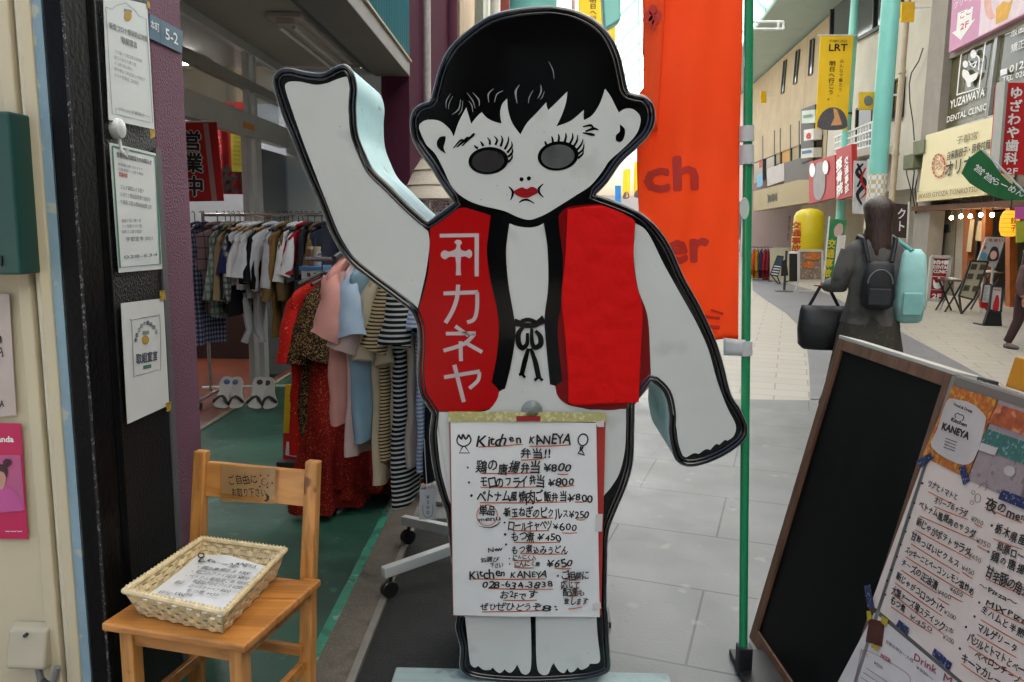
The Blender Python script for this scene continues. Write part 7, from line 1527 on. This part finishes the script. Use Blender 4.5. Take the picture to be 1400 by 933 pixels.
mb = MB(); P1_ = Vector((c_.x, c_.y, wpos.z)) - f_ * .088; mb.obox(P1_ - s_ * .06 + Vector((0, 0, .98)), s_ * .12, -f_ * .018, Vector((0, 0, .15))); mb.build('pocket', M('pale_teal_pocket', '#86bab2', .7, .1, 10), rk, bevel=.01)
mb = MB(); mb.tube([qf(.06, -.2, .98), qf(.13, -.15, 1.2), qf(.06, -.12, 1.47), qf(-.1, -.2, 1.38)], .016, 8); mb.build('strap', M('teal_strap', '#4a8c86', .7), rk, smooth=True)
hb = thing('hand_bag', 'large black bag held low at the side of the walker', 'bag', qf(.16, .3, .68))
mb = MB(); hA = qf(.18, .27, 1.115)
rings = [(.69, .13, .07), (.72, .16, .09), (.83, .17, .09), (.96, .16, .07), (1.0, .15, .03)]
vs = []; c_ = qf(.18, .265, 0)
for z, rx, ry in rings:
    for j in range(n): a = 6.2832 * j / n; vs.append(Vector((c_.x, c_.y, wpos.z + z)) + s_ * rx * math.copysign(abs(math.cos(a)) ** .6, math.cos(a)) + f_ * ry * math.copysign(abs(math.sin(a)) ** .7, math.sin(a)))
mb.add(vs, [(i * n + j, i * n + (j + 1) % n, (i + 1) * n + (j + 1) % n, (i + 1) * n + j) for i in range(4) for j in range(n)] + [tuple(range(n - 1, -1, -1)), tuple(range(4 * n, 5 * n))]); mb.build('bag', M('black_bag', '#161618', .55, .15, 8, .3, 20), hb, smooth=True, ang=70)
mb = MB(); mb.tube([Vector((c_.x, c_.y, wpos.z + .99)) + s_ * .1, hA + s_ * .03 + Vector((0, 0, .0)), hA - s_ * .03, Vector((c_.x, c_.y, wpos.z + .99)) - s_ * .1], .012, 8); mb.build('handle', M('black_bag', '#161618'), hb, smooth=True)
kb = thing('backpack', 'small black backpack worn on the back of the walker', 'bag', qf(-.17, .0, .98))
mb = MB(); vs = []; c_ = qf(-.185, .01, 0)
rings = [(1.02, .07, .03), (1.04, .095, .05), (1.1, .105, .06), (1.24, .1, .05), (1.31, .08, .035), (1.335, .04, .02)]
for z, rx, ry in rings:
    for j in range(n): a = 6.2832 * j / n; vs.append(Vector((c_.x, c_.y, wpos.z + z)) + s_ * rx * math.copysign(abs(math.cos(a)) ** .7, math.cos(a)) + f_ * ry * math.copysign(abs(math.sin(a)) ** .7, math.sin(a)))
mb.add(vs, [(i * n + j, i * n + (j + 1) % n, (i + 1) * n + (j + 1) % n, (i + 1) * n + j) for i in range(5) for j in range(n)] + [tuple(range(n - 1, -1, -1)), tuple(range(5 * n, 6 * n))]); mb.crumple(.008, 12, 2.); mb.build('bag', M('black_bag', '#161618'), kb, smooth=True, ang=70)
mb = MB(); P0_ = Vector((c_.x, c_.y, wpos.z)) - f_ * .052; mb.obox(P0_ - s_ * .07 + Vector((0, 0, 1.05)), s_ * .14, -f_ * .018, Vector((0, 0, .11))); mb.crumple(.003, 20, 1.); mb.build('pocket', M('dark_grey_pocket', '#26272a', .7, .1, 12), kb, bevel=.01)
mb = MB(); mb.tube([P0_ + s_ * (.075 * math.cos(a_)) + f_ * .004 + Vector((0, 0, 1.19 + .09 * math.sin(a_))) for a_ in [math.pi * i / 12 for i in range(13)]], .004, 5); mb.build('zip', M('grey_zip', '#77787a', .5), kb)
for sd in (.07, -.07): mb = MB(); mb.tube([qf(-.15, sd, 1.31), qf(-.1, sd * 1.4, 1.455), qf(.02, sd * 1.5, 1.475), qf(.13, sd * 1.6, 1.36)], .014, 8); mb.build('strap', M('black_bag', '#161618'), kb, smooth=True)
cpos = onz(1398, 478, 0)
ck_, qc = person('short person in a brown jacket at the right edge of the street', cpos + Vector((-.03, 0, .0)), rad(-60), 1.30, {'hair': M('brown_hair', '#4a3428', .5, .2, 30, .3, 60), 'top': M('brown_jacket', '#4f3832', .8, .15, 6, .3, 14), 'trousers': M('maroon_trousers', '#3a2422', .85, .12, 6, .3, 14), 'shoe': M('taupe_shoe', '#6a625c', .6)}, {'lel': (.05, .25, 1.12), 'lha': (.12, .25, .92), 'rel': (.02, -.26, 1.12), 'rha': (.1, -.27, .9), 'stride': .17, 'hair': 1.45, 'cuff': .8, 'hem': .8})
